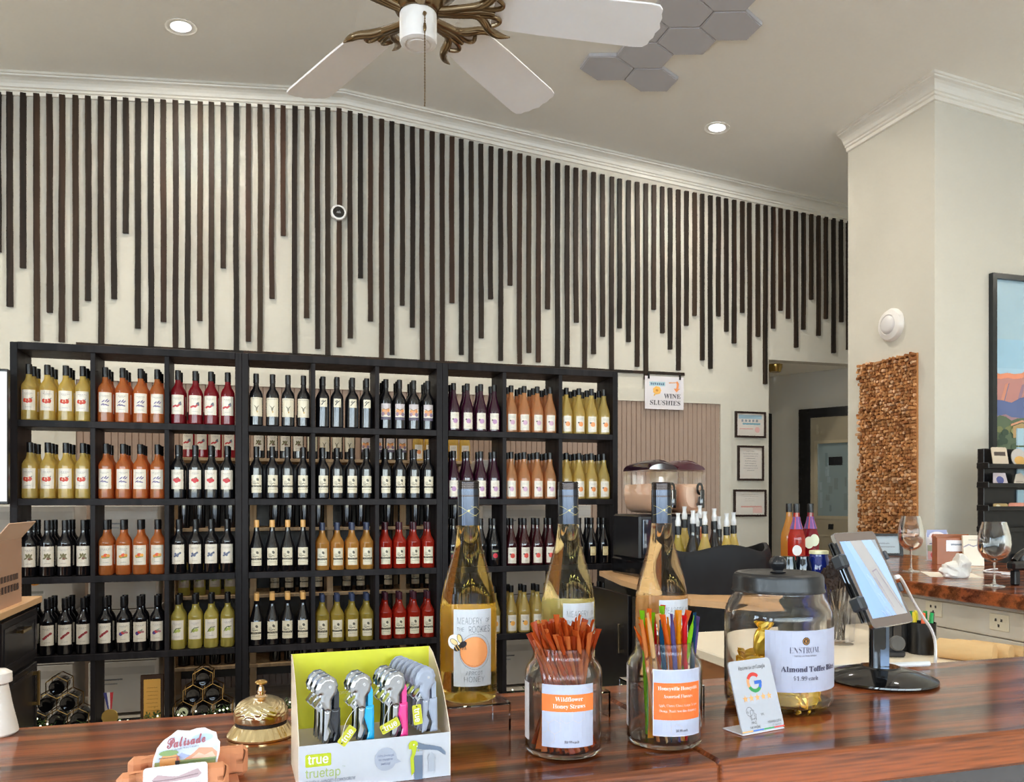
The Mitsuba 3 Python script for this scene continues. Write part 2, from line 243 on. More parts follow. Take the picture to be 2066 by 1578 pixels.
# lettering outlines: glyph -> [advance, rings], capitals 100 units tall
GLYPHS = json.loads(r'''{"serif":{"$":[84,"9,24 26,19 38,19 38,48 21,54 13,61 10,66 9,77 10,84 17,93 26,98 37,99 38,113 47,113 48,99 57,99 73,94 69,83 53,87 47,87 47,59 67,50 73,46 76,38 75,23 66,13 58,10 48,8 47,-8 38,-8 38,7 22,8 10,11 9,13;60,40 47,44 47,20 50,19 57,22 62,25 64,34;22,72 27,65 38,62 38,87 26,84 22,79"],"&":[108,"8,21 8,35 12,44 30,59 19,76 18,88 21,96 33,105 39,107 54,106 61,103 67,97 70,90 70,79 65,68 51,56 78,31 84,40 88,53 101,53 98,39 87,22 108,0 90,0 77,13 68,6 56,1 48,-1 30,0 17,6 11,13;21,25 27,16 38,11 56,13 69,21 38,50 25,40 22,35;30,82 34,72 42,64 54,73 58,81 58,86 52,94 40,96 32,90"],",":[40,"6,-19 13,17 27,17 28,13 16,-19"],".":[40,"10,8 11,14 15,19 22,19 28,16 29,5 24,0 15,0"],"0":[83,"5,41 7,76 13,93 19,100 32,106 47,107 60,102 67,96 73,87 76,74 78,44 73,21 69,13 63,6 47,-1 36,-1 24,3 17,8 10,19;28,37 30,21 34,12 40,9 47,11 51,16 54,30 55,67 51,90 44,97 35,95 30,85 28,69"],"1":[83,"6,87 21,93 39,106 56,106 56,13 61,8 76,8 76,0 14,0 14,8 29,8 34,15 34,88 32,89 22,79 18,76 10,77 7,82"],"9":[83,"5,66 5,78 7,87 12,95 20,102 33,107 44,107 53,104 65,96 73,84 75,76 76,50 73,29 68,19 60,8 49,1 40,-1 23,0 16,3 11,8 10,19 15,24 17,24 20,17 26,10 37,9 43,11 47,16 52,26 55,48 39,41 29,41 21,44 10,52;27,68 31,57 37,53 47,53 54,60 56,62 54,79 50,91 46,95 38,97 32,94 27,84"],"A":[96,"-2,4 4,5 8,10 44,99 46,103 49,103 85,19 91,6 98,4 98,0 50,0 50,4 58,5 62,8 61,17 55,30 22,29 16,10 21,5 28,4 28,0 -2,0;38,68 27,36 53,36 39,68"],"B":[98,"4,0 4,4 13,6 16,13 16,87 11,95 4,96 4,100 58,100 70,98 80,93 85,87 87,81 86,68 80,61 67,54 81,49 90,41 93,27 88,13 80,6 66,1;40,12 43,6 53,5 60,8 64,14 67,26 66,36 63,44 55,50 40,51;40,56 47,56 53,57 61,63 63,73 62,84 58,92 54,95 45,96 41,93"],"C":[103,"6,44 6,60 10,76 16,86 27,96 38,101 50,104 67,104 83,98 87,98 91,100 93,104 96,104 96,70 92,70 86,83 74,95 66,99 55,99 46,95 39,88 34,76 32,63 33,32 36,24 42,14 53,7 65,7 80,12 96,24 99,20 86,7 78,3 64,-1 50,-1 36,3 25,9 16,18 9,31"],"E":[98,"3,0 3,4 12,5 16,11 16,88 11,95 4,96 4,100 88,100 88,70 84,70 79,86 69,93 58,95 46,95 42,93 40,87 40,54 50,55 55,57 61,64 64,76 67,76 67,26 63,27 61,37 55,46 50,48 41,49 40,13 42,8 47,6 67,7 79,14 87,23 90,31 95,31 89,0"],"F":[89,"3,96 3,100 87,100 87,70 83,70 81,79 76,88 68,93 58,95 45,95 42,94 40,90 40,54 49,55 55,58 61,66 62,76 67,76 67,26 63,26 60,39 55,46 46,49 40,48 41,10 45,5 56,4 56,0 4,0 4,4 12,6 16,13 16,87 12,94"],"G":[112,"6,47 7,63 10,73 17,86 27,96 36,100 50,104 67,103 87,97 93,104 96,104 96,69 92,70 86,83 73,95 62,99 52,98 44,93 36,82 33,65 32,49 34,30 39,17 46,9 57,4 65,4 71,7 76,14 75,36 71,40 61,41 61,45 110,45 110,41 103,41 99,37 98,7 84,2 67,-1 52,-1 36,3 24,10 14,21 8,34"],"H":[116,"4,0 4,4 12,5 16,12 16,88 12,95 4,96 4,100 53,100 53,96 46,95 41,90 41,56 75,56 75,90 70,95 62,96 62,100 112,100 112,96 103,95 99,88 99,13 103,5 112,4 112,0 62,0 62,4 71,5 75,10 75,49 40,48 41,10 44,5 53,4 53,0"],"I":[58,"3,0 3,4 12,6 16,12 16,90 11,95 3,96 3,100 54,100 54,96 44,95 40,87 40,16 42,8 54,4 54,0"],"K":[113,"4,0 4,4 12,5 16,11 16,89 12,95 4,96 4,100 53,100 53,96 43,94 41,90 41,52 76,89 77,92 75,95 64,96 64,100 107,100 107,96 97,95 85,88 60,62 100,12 107,5 115,4 115,0 62,0 62,4 72,5 73,9 44,46 40,42 41,11 43,6 53,4 53,0"],"L":[94,"4,0 4,4 12,5 16,13 16,88 12,95 4,96 4,100 55,100 55,96 43,94 40,87 41,10 47,6 58,6 71,9 83,19 90,33 94,34 89,0"],"M":[140,"3,0 3,4 13,6 16,12 16,90 13,95 3,96 3,100 41,99 70,33 99,99 136,100 136,96 126,93 124,87 124,12 127,5 136,4 136,0 87,0 87,4 96,5 100,12 99,82 64,0 59,0 58,3 27,78 23,82 24,11 28,5 37,4 37,0"],"N":[109,"4,0 4,4 11,4 15,8 17,16 17,84 8,95 4,96 4,100 35,100 85,39 86,89 82,95 73,96 73,100 106,100 106,96 97,95 93,89 93,-2 89,-2 85,1 25,74 24,12 26,6 37,4 37,0"],"O":[116,"6,47 8,69 16,84 31,98 52,104 65,104 76,102 93,93 103,80 110,61 109,39 105,28 99,19 86,7 75,1 64,-1 51,-1 41,1 24,10 13,24 8,35;32,45 36,22 41,14 47,8 55,4 62,4 68,7 75,13 82,30 84,61 79,82 71,95 64,98 54,99 47,97 41,92 33,73"],"P":[92,"4,0 4,4 12,5 16,12 16,88 12,95 4,96 4,100 59,100 72,98 81,93 87,86 90,76 90,65 84,56 76,49 66,46 40,45 41,10 44,5 53,4 53,0;40,51 49,50 55,52 60,55 64,63 64,82 61,89 54,94 45,95 40,90"],"R":[104,"4,0 4,4 12,5 16,12 16,88 12,95 4,96 4,100 64,99 78,96 86,90 92,79 91,65 85,56 70,48 96,10 101,5 106,4 106,0 74,0 44,47 40,46 41,10 44,5 53,4 53,0;40,52 49,51 56,53 63,59 66,63 66,83 64,89 58,93 46,95 41,91"],"S":[86,"10,36 14,36 20,18 29,8 39,4 47,4 57,10 61,18 60,28 51,36 30,46 17,56 11,69 11,81 16,93 27,102 36,104 47,104 67,100 70,104 75,104 75,72 71,72 65,86 57,95 51,98 46,100 36,99 28,93 27,89 27,80 33,74 64,58 76,47 79,36 79,26 74,13 65,4 53,0 36,-1 17,4 13,-1 10,-1"],"T":[93,"2,101 90,101 90,70 87,70 84,81 77,91 68,95 58,95 59,11 63,5 73,4 73,0 20,0 20,4 31,6 34,12 34,95 28,96 17,91 8,79 7,70 2,70"],"U":[109,"3,99 3,102 53,102 53,99 43,96 40,91 40,26 44,15 49,10 56,7 65,7 76,10 81,16 87,33 87,89 83,96 73,99 73,102 104,102 104,99 97,96 93,90 93,29 87,13 81,6 67,0 47,-1 34,2 23,10 19,19 16,28 16,89 13,96"],"W":[135,"-4,96 -4,100 40,100 40,96 34,95 31,93 31,87 49,35 66,77 61,93 50,96 50,100 97,100 97,96 89,95 87,92 87,89 105,39 121,86 120,94 111,96 111,100 138,100 138,96 132,94 127,85 99,-2 94,-2 93,-1 70,65 44,1 42,-2 37,-2 7,88 3,95"],"Y":[94,"-3,96 -3,100 46,100 46,96 40,96 35,94 35,89 55,51 77,88 75,94 65,96 65,100 97,100 97,96 91,94 86,88 59,44 59,12 63,5 73,4 73,0 22,0 22,4 31,5 35,10 36,39 7,90 3,95"],"a":[76,"4,18 8,27 14,32 44,44 43,61 40,65 35,67 29,67 23,63 27,53 24,45 21,44 10,45 7,50 7,58 13,65 25,71 43,72 53,70 61,64 64,54 64,12 67,9 71,10 73,8 71,5 63,0 53,-1 48,1 43,8 30,0 17,-1 11,1 7,6 4,11;26,17 28,12 32,9 40,11 43,15 43,38 34,35 28,29"],"b":[79,"1,101 30,101 31,64 41,70 53,71 61,68 71,58 76,42 75,27 70,16 59,4 51,0 39,-1 23,7 13,0 10,-1 10,90 6,97 1,98;30,14 34,6 43,4 50,10 53,16 54,27 53,50 50,58 43,63 35,61 30,54"],"c":[64,"4,27 4,41 7,52 12,59 22,68 33,72 44,72 53,69 60,62 61,51 56,47 48,47 44,50 44,62 39,67 31,64 25,53 26,29 30,19 34,14 41,10 49,10 59,17 62,16 62,13 52,4 39,-1 30,-1 19,4 10,13"],"d":[81,"4,27 6,50 15,65 28,72 39,71 49,66 49,93 45,97 39,98 39,101 70,101 70,13 74,8 78,7 78,4 49,-1 48,7 38,0 24,0 16,4 10,10;26,27 28,15 32,9 39,7 47,12 49,17 49,56 42,63 34,63 28,56 26,44"],"e":[67,"4,28 4,43 7,53 19,67 27,70 39,71 49,68 57,61 61,50 62,38 26,37 28,22 36,13 47,11 54,14 59,20 63,18 56,8 50,3 38,-1 29,-1 19,3 9,14;26,45 44,44 44,59 40,66 34,67 29,63 26,55"],"f":[47,"3,0 3,4 10,6 12,13 12,60 4,61 4,68 12,69 12,84 19,96 33,102 49,101 58,92 58,84 56,80 45,79 42,81 41,89 43,96 42,98 36,97 33,90 33,69 45,68 45,61 33,60 33,10 35,5 44,4 44,0"],"g":[72,"3,-19 4,-12 13,-6 6,1 6,11 12,19 20,24 13,28 6,38 5,52 9,59 16,65 29,70 41,70 51,67 70,67 70,59 61,58 64,47 64,38 61,32 51,24 43,22 29,22 22,16 22,14 27,10 48,10 64,6 67,2 70,-4 70,-13 65,-21 61,-25 50,-30 24,-31 10,-27 4,-22;16,-18 20,-23 26,-25 42,-26 55,-22 58,-18 58,-13 50,-8 22,-8 17,-12;25,53 27,32 31,28 36,27 41,30 44,37 44,55 39,64 32,65 28,61"],"h":[84,"4,4 10,6 12,12 12,88 10,94 4,96 4,100 33,100 33,61 44,69 58,70 67,66 71,60 73,55 73,11 74,6 80,4 80,0 44,0 44,4 50,5 52,10 52,53 50,57 47,59 40,58 33,51 33,9 35,5 40,4 40,0 4,0"],"i":[44,"4,4 10,5 12,11 12,57 10,63 4,64 4,68 33,68 33,10 35,5 40,4 40,0 4,0|11,88 12,96 19,102 27,101 33,94 33,86 25,80 16,81"],"l":[44,"4,4 10,5 12,11 12,89 10,95 4,96 4,100 33,100 33,10 35,5 40,4 40,0 4,0"],"m":[122,"4,0 4,4 10,6 12,12 12,56 10,62 4,64 4,68 33,68 34,61 44,69 57,70 64,67 71,59 79,67 88,70 101,69 107,64 111,53 111,9 114,5 119,4 119,0 83,0 83,4 88,5 90,9 90,53 89,57 86,59 78,58 72,52 72,8 74,5 79,4 79,0 44,0 44,4 49,5 51,9 51,53 49,57 47,59 39,58 33,51 33,8 35,5 39,4 39,0"],"n":[84,"4,4 10,6 12,12 12,56 10,62 4,64 4,68 33,68 33,61 41,67 50,70 61,70 67,66 73,55 73,11 75,5 80,4 80,0 44,0 44,4 50,5 52,10 52,53 50,57 47,59 40,58 33,51 33,9 35,5 40,4 40,0 4,0"],"o":[74,"4,27 4,44 7,53 15,64 24,70 32,72 42,72 50,70 62,61 67,52 70,44 70,27 67,19 62,10 50,1 42,-1 32,-1 21,3 10,13;26,21 27,12 31,5 39,4 45,8 48,19 48,51 44,64 39,67 31,66 27,59"],"p":[82,"4,-30 4,-26 10,-23 12,-16 12,57 10,64 4,67 4,70 32,70 33,62 39,69 47,72 55,72 63,69 73,57 77,44 76,24 71,11 64,4 54,-1 43,0 33,6 33,-21 38,-25 44,-26 44,-30;33,16 37,10 45,7 52,12 54,18 56,26 55,50 52,58 46,63 39,61 33,53"],"r":[64,"4,0 4,4 10,5 12,11 12,57 10,63 4,64 4,68 32,68 33,58 41,67 46,70 56,70 59,69 64,62 64,55 61,51 52,49 43,57 40,57 33,48 33,11 35,5 44,4 44,0"],"s":[64,"8,24 12,24 16,13 26,5 34,4 41,9 42,16 40,20 19,32 11,39 8,46 8,54 13,64 21,70 35,72 48,69 50,72 54,72 54,50 50,50 46,59 41,64 36,67 26,65 23,60 25,54 28,51 47,41 54,34 57,21 53,7 47,2 39,-1 29,-1 15,3 11,-1 8,-1"],"t":[50,"4,67 21,85 28,95 32,95 32,70 46,70 46,63 32,62 32,16 34,11 39,10 45,17 49,16 44,6 35,0 19,0 12,7 10,15 10,62 4,63"],"u":[83,"2,70 31,70 31,16 33,12 36,10 42,10 50,16 50,60 47,65 41,66 41,70 71,70 71,16 74,9 79,8 79,4 64,3 50,-1 49,8 43,3 33,-1 24,-1 18,1 13,6 10,15 10,62 7,65 2,66"],"v":[67,"-1,64 -1,68 36,68 36,64 31,64 29,60 41,29 53,59 51,64 45,64 45,68 67,68 67,64 62,63 58,55 36,-2 31,-2 8,56 3,63"],"w":[96,"-2,64 -2,68 30,68 30,64 25,62 25,58 37,29 46,51 43,62 37,64 37,68 71,68 71,64 66,63 65,58 74,33 85,59 83,63 79,64 79,68 99,68 99,64 95,64 92,59 67,-2 63,-1 49,40 31,-2 27,-2 4,59"],"x":[70,"1,3 7,6 15,14 27,30 8,60 1,64 1,68 37,68 37,64 32,64 31,60 40,46 52,61 50,64 44,64 44,68 69,68 69,65 63,62 55,55 44,40 64,9 67,5 70,4 70,0 34,0 34,4 40,5 41,8 30,24 19,8 20,5 26,4 26,0 1,0"],"y":[66,"-1,-22 0,-13 5,-9 15,-11 16,-20 22,-21 28,-11 31,-2 8,55 5,61 -1,64 -1,68 36,68 36,64 30,63 28,59 41,28 53,59 51,64 44,64 44,68 66,68 66,64 60,60 57,54 36,-5 27,-24 21,-30 8,-31 3,-29"]},"script":{"P":[110,"13,13 13,22 16,27 24,32 32,32 37,28 38,21 33,16 26,14 24,12 25,9 29,5 34,3 44,4 51,8 60,18 71,37 69,39 55,35 55,37 73,45 91,72 101,82 115,91 103,95 83,94 65,90 51,82 39,71 35,64 34,55 39,49 50,49 63,57 72,69 79,86 81,85 82,82 81,68 76,57 67,48 58,44 44,43 35,46 31,50 29,63 37,75 50,87 72,96 89,99 110,98 122,94 130,97 139,96 128,91 135,83 138,75 137,67 134,60 127,53 116,47 96,42 87,24 71,9 51,0 32,-1 19,4;98,48 101,47 106,49 117,62 122,75 120,87 118,86 110,77"],"a":[84,"4,10 4,18 8,28 19,40 26,44 40,49 48,49 55,44 58,49 76,49 57,9 62,9 72,17 75,17 76,14 63,3 53,-1 47,-1 40,4 39,8 27,0 16,-1 10,2;20,6 22,3 27,4 39,15 51,34 52,39 50,43 45,44 42,43 32,33 21,14"],"d":[96,"4,10 6,24 17,37 28,44 40,48 49,48 58,44 83,90 103,92 56,6 58,5 61,6 76,17 79,13 72,8 58,-1 50,-1 44,2 40,8 28,0 17,-1 9,2;21,6 23,3 26,3 41,15 52,34 52,43 48,44 44,43 34,33 25,20 21,12"],"e":[65,"2,15 3,21 9,31 25,44 35,48 47,49 52,48 56,43 56,34 52,29 39,21 24,17 21,14 21,5 29,4 41,8 52,17 56,16 52,10 43,4 29,-1 16,0 10,2 5,8;26,23 29,21 34,24 43,31 46,38 44,44 40,43 34,38"],"i":[55,"36,62 36,68 40,73 48,74 53,70 53,64 48,59 40,58|8,9 9,14 15,27 14,29 11,27 9,31 25,48 48,48 29,17 25,6 34,10 42,17 45,16 44,13 33,3 24,-1 12,1"],"l":[67,"9,29 26,49 51,90 71,94 31,21 26,11 26,7 28,6 32,7 44,18 48,14 37,4 29,0 17,0 10,7 10,15 14,27"],"s":[56,"1,8 2,14 6,17 11,17 15,13 15,10 11,4 16,5 20,8 25,25 25,38 12,27 9,30 32,54 35,54 36,49 33,47 33,44 41,29 41,18 46,20 48,16 34,4 21,-1 8,0"]},"sans":{"!":[40,"11,6 12,14 18,17 25,16 29,10 27,3 23,-1 14,1|13,100 27,100 26,32 14,32"],"#":[87,"2,28 4,38 19,38 23,62 8,62 8,65 10,73 25,73 29,100 39,100 35,76 36,73 59,73 64,100 74,100 70,73 84,73 84,65 83,62 68,62 64,38 79,38 79,36 77,27 62,27 58,0 48,-1 52,27 28,27 23,-1 13,-1 17,27;33,62 30,38 54,38 57,62"],"(":[53,"17,33 18,61 27,92 35,107 45,107 33,71 29,51 29,32 33,14 46,-18 34,-18 32,-14 21,11"],")":[53,"8,-18 19,10 24,34 24,49 21,70 15,88 8,105 8,107 18,107 26,93 34,68 36,35 32,9 20,-18"],"-":[89,"23,48 66,48 66,37 23,37"],"0":[89,"10,41 10,59 13,77 18,87 26,96 36,101 48,101 61,97 70,89 77,72 79,59 79,41 75,19 64,5 58,1 49,-1 40,-1 29,2 21,9 14,19;22,41 25,24 30,16 35,12 41,10 51,10 61,19 66,35 67,60 62,80 52,89 47,90 37,89 28,80 23,64"],"1":[89,"15,0 15,11 42,12 42,87 40,88 18,71 17,84 38,100 54,100 54,12 77,11 77,0"],"5":[89,"12,25 25,25 28,16 40,10 52,11 60,17 64,25 64,35 62,43 56,50 46,54 35,53 26,49 14,50 19,99 20,100 72,100 72,89 30,89 27,66 28,60 38,64 53,64 62,60 70,53 75,42 77,28 74,17 69,10 61,3 55,0 49,-1 32,0 18,8 14,16"],"6":[89,"13,27 13,36 16,49 49,100 63,100 37,61 55,61 64,58 71,51 75,44 77,35 76,23 71,12 63,3 53,-1 40,-1 34,0 21,9 16,16;25,27 28,19 33,13 41,10 49,10 57,13 62,20 64,27 64,38 59,46 55,49 48,52 39,51 29,44 25,36"],"7":[89,"12,89 12,100 77,100 77,88 33,0 19,1 63,88"],"8":[89,"10,22 11,34 14,42 19,47 28,52 18,60 14,71 14,82 20,92 29,99 40,101 53,101 66,94 73,84 75,71 69,58 61,52 68,49 77,36 79,22 74,11 66,4 58,0 51,-1 34,-1 21,5 14,12;23,23 26,16 30,13 39,10 49,10 59,13 63,17 66,24 66,30 62,38 56,43 49,46 40,46 32,43 25,37 23,31;26,71 28,66 33,60 41,57 47,57 55,60 60,65 62,71 62,77 59,84 55,88 51,90 41,90 30,85 27,80"],":":[36,"10,60 11,68 16,72 24,71 27,65 26,58 21,54 13,55|10,5 11,14 16,17 24,16 27,10 26,3 21,-1 13,1"],"A":[95,"4,0 40,100 54,101 91,0 77,1 68,28 27,28 18,1;46,86 32,39 64,40 48,87"],"B":[90,"12,100 58,99 68,95 75,88 78,78 77,66 71,56 63,52 73,47 79,41 82,32 82,22 77,10 70,4 55,0 12,0;26,45 26,11 58,12 64,15 68,20 70,30 66,39 61,42 53,45;25,57 50,56 58,59 62,63 66,70 66,77 64,82 58,87 51,89 26,89"],"C":[100,"8,42 8,58 12,75 18,86 26,93 36,99 47,101 58,101 69,99 79,93 90,79 92,68 79,68 77,77 70,84 60,89 48,90 42,88 31,81 23,67 21,57 21,38 28,23 35,15 48,10 60,11 68,15 75,21 79,32 92,32 90,23 86,15 79,8 71,2 62,-1 47,-1 30,4 16,18 11,29"],"D":[99,"12,100 51,100 62,98 75,91 83,82 88,73 90,62 90,38 84,19 76,10 69,5 51,0 12,0;25,12 48,11 58,13 66,17 75,30 79,44 79,56 77,67 70,78 60,86 49,89 25,89"],"E":[83,"12,100 73,100 73,89 25,89 26,56 70,56 70,45 26,45 25,12 74,11 74,0 12,0"],"F":[82,"12,100 73,100 73,89 25,89 26,54 68,54 68,43 26,43 25,0 12,0"],"G":[102,"8,42 9,62 14,78 23,90 36,99 47,101 67,99 79,92 90,78 93,68 80,68 76,78 67,86 56,90 48,90 42,88 31,81 23,67 21,57 21,43 24,29 35,16 45,11 57,10 69,14 76,21 81,31 81,39 55,39 55,50 94,50 94,35 91,23 85,12 79,6 70,1 59,-1 47,-1 29,5 18,14 14,22"],"H":[103,"12,100 25,100 26,57 77,57 77,100 90,100 90,0 77,0 77,46 26,46 25,0 12,0"],"I":[60,"6,11 24,12 24,88 6,89 6,100 54,100 54,89 37,88 37,12 54,11 54,0 6,0"],"K":[92,"12,100 25,100 26,50 71,100 88,100 49,57 88,0 73,0 39,47 25,32 25,0 12,0"],"L":[78,"12,0 12,100 25,100 25,11 71,11 71,0"],"M":[124,"12,100 31,100 63,16 94,100 112,100 112,0 100,0 99,82 68,0 56,1 27,79 25,79 25,0 12,0"],"N":[103,"12,100 27,100 78,19 79,100 91,100 91,0 76,0 75,1 25,81 25,0 12,0"],"O":[105,"8,42 9,62 16,82 25,92 38,99 47,101 58,101 75,96 86,86 94,71 97,58 97,42 94,29 86,14 79,7 69,1 58,-1 47,-1 36,1 26,7 17,16 12,25;21,43 25,26 35,16 49,10 63,12 70,16 77,22 82,33 84,43 84,57 81,71 70,84 63,88 49,90 41,88 34,84 25,72 21,57"],"P":[88,"12,100 53,100 62,98 74,89 80,73 80,63 78,55 74,47 67,41 53,36 26,36 25,0 12,0;25,48 51,47 62,52 66,57 68,65 67,75 63,83 59,86 51,89 26,89"],"Q":[105,"8,42 8,58 12,75 17,84 25,92 34,98 47,101 62,101 75,96 89,82 96,62 97,42 94,29 89,18 80,8 92,-10 79,-10 70,2 58,-1 47,-1 30,4 16,18 11,29;21,43 25,26 35,16 49,10 61,12 61,15 49,32 62,32 72,18 77,22 82,33 84,43 84,57 81,71 70,84 63,88 49,90 41,88 34,84 25,72 21,57"],"R":[88,"12,100 53,100 64,97 74,90 80,75 79,60 75,50 63,41 84,0 69,1 48,39 26,39 25,0 12,0;25,52 51,51 60,54 66,59 68,66 68,73 65,81 60,86 51,89 26,89"],"S":[88,"8,26 21,26 21,22 26,15 31,12 40,10 56,12 65,18 68,24 68,30 66,35 56,41 29,49 18,55 12,64 10,77 14,86 19,92 32,99 39,101 55,100 62,98 71,92 77,83 79,75 66,75 64,81 58,87 49,90 40,90 33,88 26,83 23,77 23,71 24,67 30,62 62,51 76,41 80,32 80,23 74,9 68,4 55,-1 38,-2 30,-1 21,3 12,11 8,20"],"T":[89,"7,89 7,100 82,100 82,89 51,88 51,0 38,0 38,89"],"U":[103,"12,101 25,101 25,32 27,26 30,19 37,14 47,10 55,10 68,15 76,26 77,32 77,101 90,101 90,29 86,16 77,6 62,-1 45,-1 27,5 19,12 15,19 12,29"],"W":[135,"3,100 16,100 17,99 38,16 60,100 75,100 75,99 97,16 118,99 132,100 105,1 89,0 67,82 46,0 31,0"],"X":[93,"3,1 39,51 6,100 21,100 46,61 73,100 87,100 54,51 89,0 75,0 46,41 18,0"],"Y":[94,"40,41 4,100 18,100 20,99 47,53 75,99 90,100 53,41 53,0 40,0"],"a":[77,"6,16 8,30 14,38 25,42 51,45 54,49 54,54 52,59 48,63 43,65 30,64 24,60 20,54 9,58 9,60 15,68 25,74 42,76 53,73 61,68 65,61 66,55 66,0 55,0 54,9 47,2 42,-1 36,-2 23,-1 16,1 10,7;18,18 24,11 29,9 38,9 45,12 53,21 54,36 25,31 19,26"],"d":[84,"7,31 7,44 9,54 16,67 23,73 30,75 44,76 53,72 61,64 61,100 73,100 73,0 62,0 61,12 54,3 47,-1 34,-1 25,1 14,11 10,17;19,32 23,20 28,13 36,10 49,11 57,20 61,30 61,45 57,57 50,63 45,65 36,65 29,62 24,57 20,47"],"e":[80,"7,31 7,44 10,55 15,65 21,71 28,75 44,77 55,74 64,67 71,57 73,44 73,34 19,33 20,27 24,17 35,10 50,10 58,17 60,21 72,18 66,8 58,1 47,-1 36,-1 23,3 12,15;19,45 60,44 60,45 59,53 53,61 47,65 37,66 31,64 24,58"],"f":[51,"1,65 1,75 16,76 16,92 22,100 33,105 48,103 45,93 35,94 30,90 28,86 28,76 45,75 45,65 28,64 27,0 16,0 16,65"],"g":[84,"7,32 7,45 9,54 14,64 21,71 30,75 44,76 53,72 61,63 62,75 73,75 73,-7 71,-16 63,-24 51,-29 35,-29 24,-27 18,-23 10,-14 18,-8 21,-8 26,-15 35,-18 46,-18 57,-14 61,-5 61,13 59,13 53,5 47,2 34,1 27,3 21,6 14,13 9,22;19,32 22,23 30,14 36,12 44,12 52,15 57,22 61,32 61,45 57,57 50,63 45,65 36,65 29,62 24,57 21,50"],"h":[81,"10,100 23,100 23,66 31,73 40,76 55,75 62,71 66,66 71,52 71,0 58,0 58,51 55,59 45,65 35,64 25,57 23,49 23,0 10,0"],"i":[34,"8,93 9,99 14,103 21,103 25,98 25,92 19,88 12,88|10,75 23,75 23,0 10,0"],"l":[38,"10,100 23,100 23,15 27,10 34,10 36,0 20,0 14,4 11,10"],"m":[120,"10,75 22,75 23,65 29,72 40,77 53,75 58,70 62,63 71,73 82,77 92,76 102,71 108,62 110,55 110,0 97,0 97,54 93,62 85,66 74,64 69,59 66,55 66,0 53,0 53,55 48,63 42,66 31,64 24,56 23,52 23,0 10,0"],"n":[80,"10,75 22,75 23,64 31,73 40,76 55,75 64,68 68,60 70,53 70,0 58,0 58,51 55,59 50,63 44,65 35,64 25,57 23,49 23,0 10,0"],"o":[82,"7,31 8,48 12,60 21,70 29,75 46,76 54,74 62,70 67,64 73,55 75,42 75,27 73,20 67,10 62,5 54,1 46,-1 36,-1 25,2 12,15;19,32 23,20 32,11 45,10 52,12 58,18 63,33 62,46 59,55 52,62 45,65 37,65 30,62 24,57 21,51 19,43"],"p":[84,"10,75 22,75 23,63 30,72 35,75 40,76 55,75 63,71 71,62 75,53 77,42 77,33 74,19 69,10 61,3 53,-1 40,-1 32,1 23,10 23,-28 10,-28;22,36 25,22 30,14 39,10 52,11 57,15 63,26 64,42 62,52 58,59 50,64 36,64 31,61 25,54"],"r":[51,"10,75 22,75 23,65 29,72 34,75 49,76 49,64 35,64 28,60 23,53 23,0 10,0"],"s":[73,"8,18 19,21 24,13 32,10 44,10 51,15 53,18 53,23 49,29 23,36 13,42 10,51 10,58 12,65 18,71 29,75 47,75 58,69 64,61 64,58 53,55 46,64 34,66 26,63 23,59 22,53 24,50 28,46 53,40 62,33 66,25 66,18 60,7 55,3 46,-1 27,-1 15,5 11,9"],"t":[45,"1,65 1,75 12,76 12,93 25,93 25,75 40,75 40,65 25,64 25,17 26,13 30,10 39,11 42,1 38,-1 25,0 19,3 14,8 12,14 12,64"],"u":[81,"10,75 23,75 23,24 25,17 33,11 43,10 50,13 55,17 58,27 58,75 71,75 71,0 59,0 58,12 51,3 40,-1 25,1 16,8 10,22"],"v":[77,"4,75 17,75 39,14 60,75 73,75 45,0 32,1"],"w":[112,"5,75 18,75 34,17 49,75 62,75 78,16 94,73 95,75 107,75 85,0 73,0 56,58 40,0 27,0"],"x":[75,"4,1 30,38 6,75 20,75 38,48 55,75 69,75 45,38 70,0 56,0 37,30 18,0"]}}''')
GLYPHS['sans']['I'] = [32, '10,0 10,100 22,100 22,0']
_gl = {}


def glyph(font, ch):
    if (font, ch) not in _gl:
        adv, s = GLYPHS[font][ch]
        ps = []
        for poly in s.split('|'):
            rings = [[tuple(map(int, q.split(','))) for q in r.split()] for r in poly.split(';')]
            ps.append(Polygon(rings[0], rings[1:]).buffer(0))
        _gl[font, ch] = (adv, unary_union(ps))
    return _gl[font, ch]


def text(font, s, h, x=0.0, y=0.0, anchor='m', width=None, thin=0.0, track=0.0, rot=0):
    """Lettering as one shapely shape: capitals h tall, baseline at y; anchor l, m or r."""
    pen, gs = 0.0, []
    for ch in s:
        if ch == ' ':
            pen += 32 + track
            continue
        adv, g = glyph(font, ch)
        gs.append(affinity.translate(g.buffer(thin) if thin else g, pen, 0))
        pen += adv + track
    g = affinity.scale(unary_union(gs), h / 100, h / 100, origin=(0, 0))
    w = pen * h / 100
    if width:
        g = affinity.scale(g, width / w, 1, origin=(0, 0))
        w = width
    g = affinity.translate(g, {'l': 0, 'm': -w / 2, 'r': -w}[anchor], 0)
    return affinity.translate(affinity.rotate(g, rot, origin=(0, 0)), x, y)


